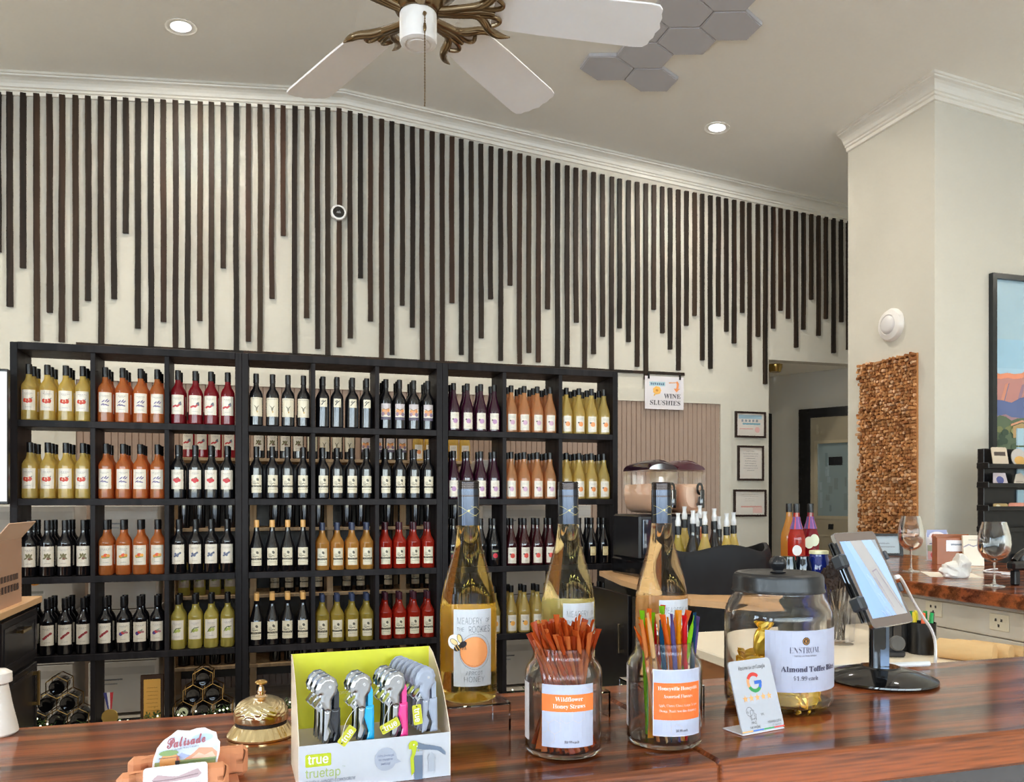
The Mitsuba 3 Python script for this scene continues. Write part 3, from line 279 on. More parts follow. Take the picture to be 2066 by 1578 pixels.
class Art:
    """Flat printing: shapes with colours in layers, laid on a plane or round a cylinder."""

    def __init__(self, strip=None):
        self.V, self.F, self.C, self.n, self.strip = [], [], [], 0, strip

    def add(self, shape, col, layer=None):
        self.z = 0.00012 * (self.n_layer() if layer is None else layer)
        if shape.is_empty:
            return self
        col = lin(col)
        parts = [shape]
        if self.strip:
            x0, _, x1, _ = shape.bounds
            if x1 - x0 > self.strip * 1.5:
                k = int(math.ceil((x1 - x0) / self.strip))
                xs = np.linspace(x0, x1, k + 1)
                parts = [shape.intersection(sbox(a, -9, b, 9)) for a, b in zip(xs[:-1], xs[1:])]
        for part in parts:
            for g in getattr(part, 'geoms', [part]):
                if g.geom_type != 'Polygon' or g.area < 1e-12:
                    continue
                v, f = trimesh.creation.triangulate_polygon(g, engine='earcut')
                base = sum(len(a) for a in self.V)
                self.V.append(np.c_[v, np.full(len(v), self.z)])
                # counter-clockwise seen from +layer
                a, b, c = v[f[:, 0]], v[f[:, 1]], v[f[:, 2]]
                neg = ((b - a)[:, 0] * (c - a)[:, 1] - (b - a)[:, 1] * (c - a)[:, 0]) < 0
                f = np.where(neg[:, None], f[:, ::-1], f)
                self.F.append(f + base)
                self.C.append(np.tile(col, (len(v), 1)))
        self.n += 1
        return self

    def n_layer(self):
        return self.n

    def flat(self):
        """On the xz plane facing -y."""
        v = np.vstack(self.V)
        return trimesh.Trimesh(np.c_[v[:, 0], -v[:, 2], v[:, 1]], np.vstack(self.F), process=False), np.vstack(self.C)

    def round(self, R, inside=False):
        v = np.vstack(self.V)
        a = v[:, 0] / R
        r = R + v[:, 2]
        return trimesh.Trimesh(np.c_[r * np.sin(a), -r * np.cos(a), v[:, 1]], np.vstack(self.F), process=False), np.vstack(self.C)


def shape(mesh, bsdf, col=None, smooth=False):
    """A ply dict; col is one colour (0-255 sRGB), an array per vertex, or None."""
    if col is not None:
        if not (isinstance(col, np.ndarray) and col.ndim == 2):
            if smooth not in (False, True):
                mesh = trimesh.graph.smooth_shade(mesh, angle=math.radians(smooth), facet_minarea=None)
                smooth = True
            col = np.tile(lin(col), (len(mesh.vertices), 1))
        return mikit.ply(mesh, bsdf, smooth=smooth, uv=colour_uv(col))
    return mikit.ply(mesh, bsdf, smooth=smooth)


def art(a, R=None):
    m, c = a.flat() if R is None else a.round(R)
    return mikit.ply(m, 'print', uv=colour_uv(c))


def numbered(name):
    if name not in used:
        used[name] = 0
        return name
    used[name] += 1
    return f'{name}_{used[name]:03d}'


used = {}


def put(parent, name, d, to=None, label=None, kind=None):
    """One part: a ply dict under its thing's key."""
    key = numbered(f'{parent}__{name}')
    scene[key] = d if to is None else {**d, 'to_world': to}
    if label or kind:
        labels[key] = {}
        if label:
            labels[key]['label'] = label
        if kind:
            labels[key]['kind'] = kind
    return key


def thing(name, label, cat_, group=None, kind=None):
    key = numbered(name)
    labels[key] = {'label': label, 'category': cat_}
    if group:
        labels[key]['group'] = group
    if kind:
        labels[key]['kind'] = kind
    return key


def single(name, d, label, cat_, group=None, kind=None, to=None):
    key = thing(name, label, cat_, group, kind)
    scene[key] = d if to is None else {**d, 'to_world': to}
    return key


def struct(name, d, label=None):
    key = numbered(name)
    if d is not None:
        scene[key] = d
    labels[key] = {'kind': 'structure', 'label': label or name.replace('_', ' ')}
    return key


def tr(x=0, y=0, z=0, rz=0.0, sc=1.0):
    t = T().translate([x, y, z])
    if rz:
        t = t.rotate([0, 0, 1], rz)
    return t.scale(sc) if sc != 1.0 else t
# ---------------------------------------------------------------- the room
XR, ZR, SL, WY = 0.55, 4.525, 0.0875, 6.4
XL, XE, YB = -6.0, 8.0, -6.0


def zc(x):
    return ZR - SL * abs(x - XR)


struct('floor', shape(sbx(XL, XE, YB, 7.6, -0.1, 0), 'floor_wood'), 'wood floor of the tasting room')
cl = Polygon([(XL, zc(XL)), (XR, ZR), (XE, zc(XE)), (XE, zc(XE) + 0.2), (XR, ZR + 0.2), (XL, zc(XL) + 0.2)])
struct('ceiling', shape(extr(cl, 6.5 - YB, 'xz', YB), 'ceiling_paint'), 'grey-beige gabled ceiling')
back = Polygon([(XL, 0), (XE, 0), (XE, zc(XE) + 0.1), (XR, ZR + 0.1), (XL, zc(XL) + 0.1)]).difference(sbox(4.354, -1, 6.4, 2.67))
struct('wall_back', shape(extr(back, 0.12, 'xz', WY), 'wall_paint'), 'cream back wall below the gable')
side = sbox(YB, 0, 6.5, 4.6)
sbays = [(-5.5 + 2.4 * k, -5.5 + 2.4 * k + 1.3) for k in range(3)]
for a, b in sbays:
    side = side.difference(sbox(a, 0.5, b, 3.3))
struct('wall_left', shape(extr(side, 0.1, 'yz', XL - 0.1), 'wall_paint'), 'cream side wall with tall windows')
# the block at the right: its side face carries the cork panel, its front the landscape picture
CX, CY0, CY1 = 4.275, 4.40, 5.25
struct('wall_right', shape(sbx(CX, XE, CY0, CY1, 0, 4.4), 'wall_paint'), 'cream corner pillar and wall with a cork panel and a landscape picture')
struct('wall_far_right', shape(sbx(XE, XE + 0.1, YB, 6.5, 0, 4.6), 'wall_paint'), 'cream side wall beyond the pillar')
# rear wall with tall windows behind the camera: piers, sill and header around open bays
rear = Polygon([(XL, 0), (XE, 0), (XE, zc(XE)), (XR, ZR), (XL, zc(XL))])
bays = [(-5.7 + 1.92 * k, -5.7 + 1.92 * k + 1.66) for k in range(7)]
for a, b in bays:
    rear = rear.difference(sbox(a, 0.85, b, 3.5))
struct('wall_front', shape(extr(rear, 0.15, 'xz', YB - 0.15), 'wall_paint'), 'window wall behind the viewer')
for a, b in sbays:
    fr = sbox(a, 0.5, b, 3.3).difference(sbox(a + 0.05, 0.55, b - 0.05, 3.25)).union(sbox((a + b) / 2 - 0.03, 0.5, (a + b) / 2 + 0.03, 3.3))
    w = struct('window_1' if 'window_1' not in used else f'window_{1 + sum(k.startswith("window_") and "__" not in k for k in used)}', None, 'tall side window with white mullions')
    put(w, 'frame', shape(extr(fr, 0.06, 'yz', XL - 0.08), 'trim_paint'))
for a, b in bays:
    fr = unary_union([sbox(a, 0.85, b, 3.5).difference(sbox(a + 0.05, 0.9, b - 0.05, 3.45))] + [sbox(a + (b - a) * i / 4 - 0.10, 0.85, a + (b - a) * i / 4 + 0.10, 3.5) for i in (1, 2, 3)])
    w = struct('window_1' if 'window_1' not in used else f'window_{1 + sum(k.startswith("window_") and "__" not in k for k in used)}', None, 'tall window with white mullions')
    put(w, 'frame', shape(extr(fr, 0.06, 'xz', YB - 0.1), 'trim_paint'))
# hallway behind the opening
struct('wall_hall_back', shape(sbx(4.2, 5.06, 7.27, 7.35, 0, 2.7), 'wall_paint'), 'end wall of the side hallway')
struct('wall_hall_left', shape(sbx(4.25, 4.354, 6.5, 7.3, 0, 2.7), 'wall_paint'), 'near wall of the side hallway')
HA = np.array([4.92, 7.34]); HB = np.array([5.95, 5.55])
HD = (HB - HA) / np.linalg.norm(HB - HA); HN = np.array([HD[1], -HD[0]])  # HN points towards the viewer
HANG = math.degrees(math.atan2(HD[1], HD[0]))
hm = sbx(0, 2.07, 0, 0.08, 0, 2.75)
struct('wall_hall_right', shape(move(hm, (HA[0], HA[1], 0), rz=HANG), 'wall_paint'), 'angled hallway wall with a glazed door')
struct('ceiling_hall', shape(sbx(4.25, 6.4, 6.52, 7.4, 2.67, 2.72), 'ceiling_paint'), 'low hallway ceiling')
# crown moulding: profile as (out from the wall, down from the ceiling)
PROF = [(0, 0), (0.110, 0), (0.110, 0.016), (0.098, 0.018), (0.096, 0.028), (0.078, 0.034), (0.062, 0.046), (0.050, 0.062), (0.042, 0.082), (0.030, 0.086), (0.030, 0.100), (0.018, 0.104), (0.016, 0.128), (0, 0.130)]


def sweep(fn, ends):
    """Moulding between section planes; fn(end, out, down) -> xyz."""
    n = len(PROF)
    V = np.array([fn(e, a, b) for e in ends for a, b in PROF])
    Fc = []
    for k in range(len(ends) - 1):
        for i in range(n):
            j = (i + 1) % n
            Fc += [(k * n + i, (k + 1) * n + j, k * n + j), (k * n + i, (k + 1) * n + i, (k + 1) * n + j)]
    m = trimesh.Trimesh(V, np.array(Fc), process=False)
    return m


struct('trim_1', shape(sweep(lambda e, a, b: (e, WY - a, zc(e) - b - 0.001), [XL, XR, XE]), 'trim_paint'), 'white crown moulding along the gable')
struct('trim_2', shape(sweep(lambda e, a, b: ((CX - a, e, zc(CX - a) - b - 0.001) if e > CY0 else (CX - a, CY0 - a, zc(CX - a) - b - 0.001)) if e < 9 else (XE, CY0 - a, zc(XE) - b - 0.001), [CY1, CY0, 9.5]), 'trim_paint'), 'white crown moulding round the pillar')

# slats on the gable wall: (x, top, bottom)
SLATS = [(-1.785, 4.206, 3.105), (-1.713, 4.217, 2.733), (-1.631, 4.224, 3.007), (-1.549, 4.231, 1.9), (-1.468, 4.238, 2.708), (-1.39, 4.245, 1.9), (-1.303, 4.253, 2.661), (-1.222, 4.26, 2.808), (-1.139, 4.267, 1.9), (-1.057, 4.274, 2.833), (-0.978, 4.281, 3.31), (-0.899, 4.288, 2.632), (-0.811, 4.296, 1.9), (-0.729, 4.303, 2.69), (-0.647, 4.311, 1.9), (-0.565, 4.318, 1.9), (-0.481, 4.325, 2.713), (-0.401, 4.332, 1.9), (-0.319, 4.34, 3.115), (-0.228, 4.348, 1.9), (-0.141, 4.355, 2.58), (-0.057, 4.363, 1.9), (0.027, 4.37, 2.913), (0.109, 4.377, 3.395), (0.193, 4.385, 1.9), (0.281, 4.393, 2.784), (0.362, 4.4, 2.553), (0.439, 4.406, 1.9), (0.526, 4.414, 2.575), (0.608, 4.405, 2.648), (0.685, 4.396, 3.12), (0.764, 4.386, 2.789), (0.85, 4.376, 1.9), (0.932, 4.367, 2.536), (1.013, 4.357, 2.929), (1.095, 4.348, 2.761), (1.172, 4.339, 1.9), (1.253, 4.329, 1.9), (1.333, 4.32, 1.9), (1.411, 4.31, 2.976), (1.492, 4.301, 2.565), (1.572, 4.292, 1.9), (1.654, 4.282, 2.708), (1.735, 4.272, 3.031), (1.819, 4.263, 2.534), (1.899, 4.253, 3.155), (1.982, 4.244, 2.517), (2.062, 4.234, 2.611), (2.146, 4.224, 2.536), (2.228, 4.215, 2.983), (2.313, 4.205, 1.9), (2.399, 4.195, 2.53), (2.479, 4.185, 2.888), (2.556, 4.176, 1.9), (2.638, 4.167, 2.631), (2.72, 4.157, 2.783), (2.804, 4.147, 1.9), (2.878, 4.139, 2.864), (2.961, 4.134, 2.75), (3.043, 4.129, 2.542), (3.123, 4.125, 2.433), (3.199, 4.121, 3.044), (3.279, 4.116, 2.846), (3.355, 4.112, 2.708), (3.435, 4.107, 2.529), (3.515, 4.103, 2.925), (3.595, 4.098, 3.017), (3.67, 4.094, 2.629), (3.75, 4.089, 2.558), (3.831, 4.085, 3.027), (3.91, 4.08, 2.897), (3.99, 4.076, 2.796), (4.071, 4.071, 3.075), (4.147, 4.067, 2.596), (4.233, 4.062, 2.87), (4.313, 4.058, 2.444), (4.394, 4.053, 2.953), (4.472, 4.049, 3.12), (4.55, 4.044, 3.052), (4.633, 4.04, 2.794), (4.714, 4.035, 2.963), (4.8, 4.03, 3.245), (4.879, 4.026, 2.916), (4.958, 4.021, 3.077), (5.044, 4.016, 2.764), (5.126, 4.012, 3.058), (5.205, 4.007, 2.804)]
sl_cols = [(52, 38, 28), (44, 31, 24), (64, 44, 28), (36, 28, 24), (74, 52, 32), (48, 36, 30), (58, 38, 26)]
slr = random.Random(11)


def slat_mesh(x, zt, zb, seed):
    """A rough-sawn batten, a little bowed, with uneven edges; colour runs along the grain."""
    r = random.Random(seed)
    n = max(4, int((zt - zb) / 0.09))
    zs = np.linspace(zb, zt, n)
    c0 = np.array(r.choice(sl_cols), float)
    V, C, Fc = [], [], []
    for z in zs:
        k = 0.0035 * (mikit.meshkit.noise(np.array([[z * 2.1, seed * 3.7, 0]]))[0] - 0.5) * 2
        w = 0.0185 + 0.001 * r.uniform(-1, 1)
        d = 0.02 + 0.001 * r.uniform(-1, 1)
        V += [(x - w + k, 0, z), (x - w + k, -d, z), (x + w + k, -d, z), (x + w + k, 0, z)]
        t = mikit.meshkit.fbm(np.array([[z * 3.0, seed * 5.1, 2.0]]), 3)[0]
        col = lin(np.clip(c0 * (0.62 + 0.75 * t) + np.array([10, 4, 0]) * r.uniform(-1, 1), 8, 120))
        C += [col] * 4
    for k in range(n - 1):
        for i in range(4):
            j = (i + 1) % 4
            a, b, c, d = k * 4 + i, k * 4 + j, (k + 1) * 4 + j, (k + 1) * 4 + i
            Fc += [(a, c, b), (a, d, c)]
    Fc += [(0, 1, 2), (0, 2, 3), (4 * n - 4, 4 * n - 2, 4 * n - 3), (4 * n - 4, 4 * n - 1, 4 * n - 2)]
    V = np.array(V) + np.array([0, WY, 0])
    Fc = np.array(Fc)
    # flat faces: unshare
    return trimesh.Trimesh(V[Fc].reshape(-1, 3), np.arange(len(Fc) * 3).reshape(-1, 3), process=False), np.array(C)[Fc].reshape(-1, 3)


for k, (x, zt, zb) in enumerate(SLATS):
    if zb == 1.9:
        zb = 2.505
    m, c = slat_mesh(x, zt, zb, k + 1)
    put('wall_back', 'slat', mikit.ply(m, 'slat_wood'))
m, c = slat_mesh(0, 3.494, -1.3, 333)
v = m.vertices.copy()
m.vertices = np.c_[v[:, 2], (v[:, 1] - WY) * 0.8 + WY, v[:, 0] * 0.6 + 2.497]
put('wall_back', 'ledger_rail', mikit.ply(m, 'slat_wood'))

# mauve grooved boarding in a white frame, behind the shelves
mx0, mx1, mz1 = -1.30, 3.845, 2.245
pts = [(mx0, 0)]
pv, nb = [], int((mx1 - mx0) / 0.045)
wb = (mx1 - mx0) / nb
prof = []
for i in range(nb):
    a = mx0 + i * wb
    prof += [(a, 0.0), (a + 0.004, -0.008), (a + wb - 0.004, -0.008)]
prof += [(mx1, 0.0)]
prof = np.array(prof)
V = np.vstack([np.c_[prof[:, 0], prof[:, 1] + WY - 0.004, np.full(len(prof), z)] for z in (0.0, mz1)])
n_ = len(prof)
Fc = np.array([f for i in range(n_ - 1) for f in ((i, i + 1, n_ + i + 1), (i, n_ + i + 1, n_ + i))])
put('wall_back', 'boarding', shape(trimesh.Trimesh(V, Fc, process=False), 'paint', (158, 136, 124)), label='mauve grooved boarding')
fr = sbox(mx0 - 0.11, 0, mx1 + 0.11, mz1 + 0.11).difference(sbox(mx0, -1, mx1, mz1))
put('wall_back', 'boarding_frame', shape(extr(fr, 0.025, 'xz', WY - 0.025), 'wall_paint'))
# ceiling hexagon panels, lattice on the right slope
hexr = []
for (i, j) in ((0, 0), (1, 0), (0, 1), (1, 2), (0, 2), (1, 3), (0, 3), (1, 4), (0, 1.0001)):
    cx = 2.225 + 0.335 * i + (0.1675 if j % 2 == 1 else 0.0)
    cy = 5.155 - 0.25 * j
    if j == 1.0001:
        continue
    if j == 2: cx += 0.0
    hexr.append((cx, cy))
hx = Polygon([(0.1655 * math.cos(0) * 0, 0.164), (0.1655, 0.084), (0.1655, -0.084), (0, -0.164), (-0.1655, -0.084), (-0.1655, 0.084)])
hm = extr(hx, 0.022, 'xy')
hm = cat([hm, extr(hx.buffer(-0.008, join_style=2), 0.004, 'xy', -0.004)])
ROT = trimesh.transformations.rotation_matrix(math.atan(SL), (0, 1, 0))
for cx, cy in hexr:
    m = hm.copy()
    m.apply_transform(ROT)
    m.apply_translation((cx, cy, zc(cx) - 0.0245))
    put('ceiling', 'hexagon_panel', shape(m, 'paint', (184, 183, 186)))

# recessed downlights; the two in view and the rest of their grid
def downlight(x, y, label, group=None):
    t = thing('downlight', label, 'ceiling light', group)
    sgn = 1 if x > XR else -1
    R = trimesh.transformations.rotation_matrix(sgn * math.atan(SL), (0, 1, 0))
    ring = lathe([(0.066, 0.0), (0.078, -0.001), (0.098, -0.004), (0.098, 0.0), (0.066, 0.0)], 32)
    disc = lathe([(0.0, -0.0015), (0.064, -0.0015)], 32)
    disc.invert()
    for m in (ring, disc):
        m.apply_transform(R)
        m.apply_translation((x, y, zc(x) - 0.0005))
    put(t, 'trim_ring', shape(ring, 'satin', (225, 222, 215), smooth=30))
    if disc.face_normals[0][2] > 0:
        disc.invert()
    d = shape(disc, 'paint', (255, 250, 240))
    d['emitter'] = {'type': 'area', 'radiance': rgb(LAMP)}
    put(t, 'lens', d)


downlight(-0.536, 5.603, 'round recessed ceiling downlight, lit warm, beside the ridge over the pale bottles')
downlight(-3.2, 4.9, 'recessed ceiling downlight, lit warm, beyond the screen end of the wall')
downlight(3.334, 5.579, 'round recessed ceiling downlight, lit warm, between the hexagon panels and the pillar')
for x, y in ((-4.4, 3.2), (-.5, 3.2), (3.3, 3.0), (7.0, 2.4), (-2.4, -1.5), (3.3, -1.5), (-.5, -4.6), (5.0, -4.6)):
    downlight(x, y, 'recessed ceiling downlight, lit warm, on the ceiling above or behind the viewer', 'downlights over the room')

# ---------------------------------------------------------------- things fixed to the walls
def frame_pic(name, label, cat_, x0, x1, z0, z1, y, w, fcol, a, depth=0.02, mat_='satin'):
    t = thing(name, label, cat_)
    fr = sbox(x0, z0, x1, z1).difference(sbox(x0 + w, z0 + w, x1 - w, z1 - w))
    put(t, 'frame', shape(extr(fr, depth, 'xz', y - depth), mat_, fcol))
    put(t, 'backing', shape(sbx(x0 + w * 0.6, x1 - w * 0.6, y - 0.008, y - 0.001, z0 + w * 0.6, z1 - w * 0.6), 'paint', (225, 220, 210)))
    d = art(a)
    put(t, 'sheet', d, tr((x0 + x1) / 2, y - 0.0095, (z0 + z1) / 2))
    return t


def cert(w, h, kind):
    a = Art()
    a.add(rect(-w / 2, -h / 2, w / 2, h / 2), (222, 217, 212))
    r = random.Random(kind)
    if kind == 0:
        a.add(rect(-w * .42, h * .25, w * .42, h * .42), (160, 190, 208))
        for i in range(5):
            a.add(rect(-w * .32 + i * w * .13, h * .12, -w * .25 + i * w * .13, h * .22), (140, 150, 165))
        a.add(rect(-w * .28, h * .0, w * .36, h * .07), (120, 165, 185))
        a.add(rect(-w * .38, -h * .2, w * .1, -h * .16), (215, 170, 165)); a.add(ell(w * .25, -h * .22, w * .09, w * .09), (222, 178, 175))
    elif kind == 1:
        for i in range(9):
            k = r.uniform(.14, .36)
            a.add(rect(-w * k, h * (.36 - .075 * i), w * k, h * (.375 - .075 * i)), (165, 162, 160))
    else:
        for i in range(4):
            k = r.uniform(.15, .3)
            a.add(rect(-w * k, h * (.36 - .09 * i), w * k, h * (.375 - .09 * i)), (190, 185, 180))
        a.add(rect(-w * .3, -h * .18, w * .4, -h * .12), (214, 165, 160)); a.add(rect(w * .1, -h * .42, w * .42, -h * .2), (228, 195, 190))
    return a


frame_pic('framed_certificate', 'black framed landscape certificate with a blue band, topmost of three on the wall', 'certificate', 4.001, 4.313, 1.956, 2.189, WY, 0.016, (38, 26, 24), cert(.285, .206, 0))
frame_pic('framed_certificate', 'black framed upright certificate, middle of the three on the wall', 'certificate', 4.026, 4.292, 1.570, 1.883, WY, 0.016, (38, 26, 24), cert(.238, .286, 1))
frame_pic('framed_certificate', 'black framed landscape certificate with pale red print, lowest of three on the wall', 'certificate', 3.986, 4.318, 1.246, 1.488, WY, 0.016, (38, 26, 24), cert(.304, .214, 2))

# paper sign hanging from the ledger rail
t = thing('paper_sign', 'white paper sign reading WINE SLUSHIES with an orange arrow, clipped to the dark rail', 'sign')
sw, sh = 0.372, 0.285
a = Art()
a.add(rect(-sw / 2, -sh / 2, sw / 2, sh / 2), (232, 229, 236))
a.add(rect(-sw * .38, sh * .20, sw * .02, sh * .33), (176, 208, 222))
for i, (u0, hh) in enumerate(((0, 1), (.05, .8), (.1, 1), (.16, .9), (.21, 1), (.26, .8), (.31, 1))):
    a.add(rect(-sw * .35 + sw * u0, sh * .235, -sw * .32 + sw * u0, sh * (.235 + .065 * hh)), (92, 112, 146))
a.add(stroke([(sw * .12, sh * .31), (sw * .33, sh * .33)], .008), (226, 170, 130)); a.add(stroke([(sw * .33, sh * .33), (sw * .35, sh * .27), (sw * .33, sh * .14)], .020), (228, 148, 96))
a.add(Polygon([(sw * .24, sh * .14), (sw * .40, sh * .14), (sw * .31, sh * .03)]), (228, 148, 96))
fl = unary_union([ell(-sw * .19 + .022 * math.cos(k), sh * .07 + .022 * math.sin(k), .018, .014) for k in np.arange(0, 6.2, 0.9)])
a.add(fl, (238, 186, 98)); a.add(ell(-sw * .19, sh * .07, .012, .011), (200, 140, 60)); a.add(stroke([(-sw * .22, sh * .0), (-sw * .26, -sh * .08)], .012), (236, 190, 110))
a.add(text('serif', 'WINE', sh * .135, sw * .42, -sh * .16, 'r', width=sw * .43), (88, 86, 96)); a.add(text('serif', 'SLUSHIES', sh * .135, sw * .42, -sh * .37, 'r', width=sw * .80), (88, 86, 96))
put(t, 'sheet', art(a), tr(3.286, 6.362, 2.3215))
for dx in (-.15, .15):
    put(t, 'clip', shape(sbx(3.286 + dx - .008, 3.286 + dx + .008, 6.358, 6.366, 2.44, 2.49), 'metal', (60, 60, 62)))

# round thermostat on a slat
t = thing('thermostat', 'round white-rimmed thermostat with a black face mounted over a slat', 'thermostat')
q = T().translate([0.518, 6.378, 3.603]).rotate([1, 0, 0], 90)
put(t, 'rim', shape(lathe([(0, 0), (0.060, 0), (0.060, 0.012), (0.056, 0.022), (0.043, 0.024), (0.043, 0.020), (0, 0.020)], 40), 'satin', (232, 232, 232), smooth=35), q)
put(t, 'face', shape(lathe([(0.043, 0.0205), (0.036, 0.0225), (0, 0.0228)], 40), 'gloss', (14, 14, 16), smooth=True), q)
a = Art()
for i, hh in enumerate((.010, .016, .014, .022, .012)):
    a.add(rect(-.016 + .0068 * i, -.008, -.011 + .0068 * i, -.008 + hh), (150, 152, 156))
put(t, 'screen_graphic', art(a), tr(0.518, 6.3545, 3.603))

# white dome on the pillar side
t = thing('wall_alarm', 'round white alarm dome on the pillar above the cork panel', 'alarm')
cpt = hit(1800, 656, 'X', CX)
q = T().translate([CX - 0.0005, float(cpt[1]), float(cpt[2])]).rotate([0, 1, 0], -90)
put(t, 'base', shape(lathe([(0, 0), (0.118, 0), (0.118, 0.010), (0.105, 0.030), (0.072, 0.042), (0.068, 0.036), (0, 0.036)], 48), 'satin', (232, 228, 226), smooth=35), q)
put(t, 'dome', shape(lathe([(0.066, 0.037), (0.060, 0.046), (0.040, 0.053), (0, 0.056)], 40), 'satin', (222, 219, 220), smooth=True), q)

# cork panel
t = thing('cork_panel', 'tall wall panel covered with wine corks of uneven length on the pillar side', 'cork art')
pa, pb = hit(1738, 736, 'X', CX), hit(1853, 714, 'X', CX)
cy0, cy1, cz0, cz1 = float(pb[1]), float(pa[1]), 1.12, 2.405
put(t, 'board', shape(sbx(CX - 0.012, CX - 0.0005, cy0, cy1, cz0, cz1), 'paint', (176, 124, 78)))
V, Fc, C = [], [], []
cr = random.Random(5)
ncx, ncz = 24, 56
n6 = 7
ang = np.arange(n6) * 2 * np.pi / n6
for i in range(ncx):
    for j in range(ncz):
        yy = cy0 + (i + 0.5 + 0.25 * (j % 2)) * (cy1 - cy0) / (ncx + .3)
        zz = cz0 + (j + 0.5) * (cz1 - cz0) / ncz
        # waves of longer and shorter corks, with smooth worn bands
        wv = math.sin((zz - cz0) * 15 + ((yy - cy0) / (cy1 - cy0) - .5) ** 2 * 7)
        ln = 0.012 + 0.022 * cr.random() ** 1.5 + (0.016 if wv > 0.3 else 0.0)
        r_ = 0.0112 * cr.uniform(0.85, 1.08)
        ty, tz = cr.uniform(-.25, .25), cr.uniform(-.25, .25)
        base = np.c_[np.full(n6, CX - 0.011), yy + r_ * np.cos(ang), zz + r_ * np.sin(ang)]
        top = base + np.array([-ln, ln * ty, ln * tz])
        b0 = len(V)
        V += list(base) + list(top)
        c = np.array(cr.choice([(178, 124, 76), (160, 106, 62), (192, 142, 96), (142, 90, 52), (210, 168, 130), (170, 116, 70)]), float) * cr.uniform(0.85, 1.08)
        C += [lin(np.minimum(c, 255))] * (2 * n6)
        for k in range(n6):
            l = (k + 1) % n6
            Fc += [(b0 + k, b0 + n6 + l, b0 + l), (b0 + k, b0 + n6 + k, b0 + n6 + l)]
        Fc += [(b0 + n6, b0 + n6 + k + 1, b0 + n6 + k) for k in range(1, n6 - 1)]
V, Fc, C = np.array(V), np.array(Fc), np.array(C)
put(t, 'cork', mikit.ply(trimesh.Trimesh(V[Fc].reshape(-1, 3), np.arange(len(Fc) * 3).reshape(-1, 3), process=False), 'paint', uv=colour_uv(C[Fc].reshape(-1, 3))), label='wine corks set end on', kind='stuff')

# landscape picture on the pillar front
px0 = 4.734
a = Art()
W2, H2 = 0.62, 0.60
a.add(rect(-W2, -H2, W2, H2), (172, 200, 216)); a.add(rect(-W2, -H2, W2, .18), (164, 202, 226)); a.add(rect(-W2, -H2, W2, -.02), (176, 208, 230))
r = random.Random(3)
ridge = [(-W2, -.055)] + [(-W2 + i * W2 / 10, -.055 + r.uniform(-.015, .02) + (.03 if 4 < i < 12 else 0)) for i in range(1, 21)]
a.add(Polygon(ridge + [(W2, -H2), (-W2, -H2)]), (226, 146, 116)); a.add(Polygon([(x, z - .035) for x, z in ridge] + [(W2, -H2), (-W2, -H2)]), (186, 132, 126))
for i in range(26):
    x = -W2 + r.uniform(0, 2 * W2 - .05)
    a.add(Polygon([(x, -.30), (x + .03, -.30), (x + .09, -.12), (x + .06, -.13)]).intersection(rect(-W2, -H2, W2, H2)), r.choice([(132, 116, 142), (206, 140, 118), (150, 122, 140)]))
a.add(Polygon([(-W2, -.24)] + [(-W2 + i * W2 / 8, -.24 + r.uniform(-.03, .07)) for i in range(1, 17)] + [(W2, -H2), (-W2, -H2)]), (96, 108, 150))
a.add(Polygon([(-W2, -.355)] + [(-W2 + i * W2 / 12, -.355 + r.uniform(-.01, .02)) for i in range(1, 25)] + [(W2, -H2), (-W2, -H2)]), (152, 122, 130))
a.add(Polygon([(-W2, -.375)] + [(-W2 + i * W2 / 12, -.375 + r.uniform(-.02, .03)) for i in range(1, 25)] + [(W2, -H2), (-W2, -H2)]), (92, 106, 84))
for i in range(60):
    a.add(ell(r.uniform(-W2 + .03, W2 - .03), r.uniform(-H2 + .03, -.40), .03, .022), r.choice([(78, 96, 74), (120, 124, 84), (62, 80, 66), (150, 146, 100)]))
a.add(Polygon([(-.46, -.50), (-.30, -.50), (-.30, -.42), (-.38, -.395), (-.46, -.42)]), (176, 146, 104)); a.add(Polygon([(-.48, -.42), (-.38, -.39), (-.26, -.415), (-.26, -.405), (-.38, -.375), (-.48, -.405)]), (206, 150, 120))
frame_pic('framed_picture', 'large black framed landscape picture of red mountains under blue sky on the pillar front', 'picture', px0, px0 + 1.30, 1.70, 2.945, CY0, 0.035, (28, 34, 36), a, 0.035)

# hallway door on the angled wall: built along the wall (s), out towards the viewer (-y before turning)
def on_hall(m):
    return move(m, (HA[0], HA[1], 0), rz=HANG)


s0 = lambda px: float(np.dot(np.array([0, 0]) + hall_hit(px) - HA, HD))
def hall_hit(px):
    u = (px - HX) / F
    r = np.array([SN + u * CS, CS - u * SN])
    t = np.linalg.solve(np.array([r, -HD]).T, HA)
    return r * t[0]


d0, d1 = s0(1614), s0(1637)
dw = struct('door_1', None, 'grey-beige hallway door with a glazed panel and black surround')
fr = sbox(d0, 0, d1 + 1.0, 2.30).difference(sbox(d1, -1, d1 + 0.9, 2.21))
put(dw, 'surround', shape(on_hall(extr(fr, 0.03, 'xz', -0.03)), 'satin', (14, 13, 15)))
g0, g1 = s0(1651), s0(1716)
pan = sbox(d1, 0.02, d1 + 0.9, 2.21).difference(sbox(g0, 1.24, d1 + 0.78, 1.95))
put(dw, 'panel', shape(on_hall(extr(pan, 0.02, 'xz', -0.02)), 'satin', (150, 138, 116)))
rl = sbox(g0 - .03, 1.21, d1 + .81, 1.98).difference(sbox(g0, 1.24, d1 + .78, 1.95)).union(sbox(d1 + .06, 1.04, d1 + .85, 1.055)).union(sbox(d1 + .06, 2.04, d1 + .08, 2.14))
put(dw, 'moulding', shape(on_hall(extr(rl, 0.008, 'xz', -0.028)), 'satin', (166, 154, 130)))
a = Art()
a.add(rect(g0, 1.24, d1 + .78, 1.95), (128, 142, 144))
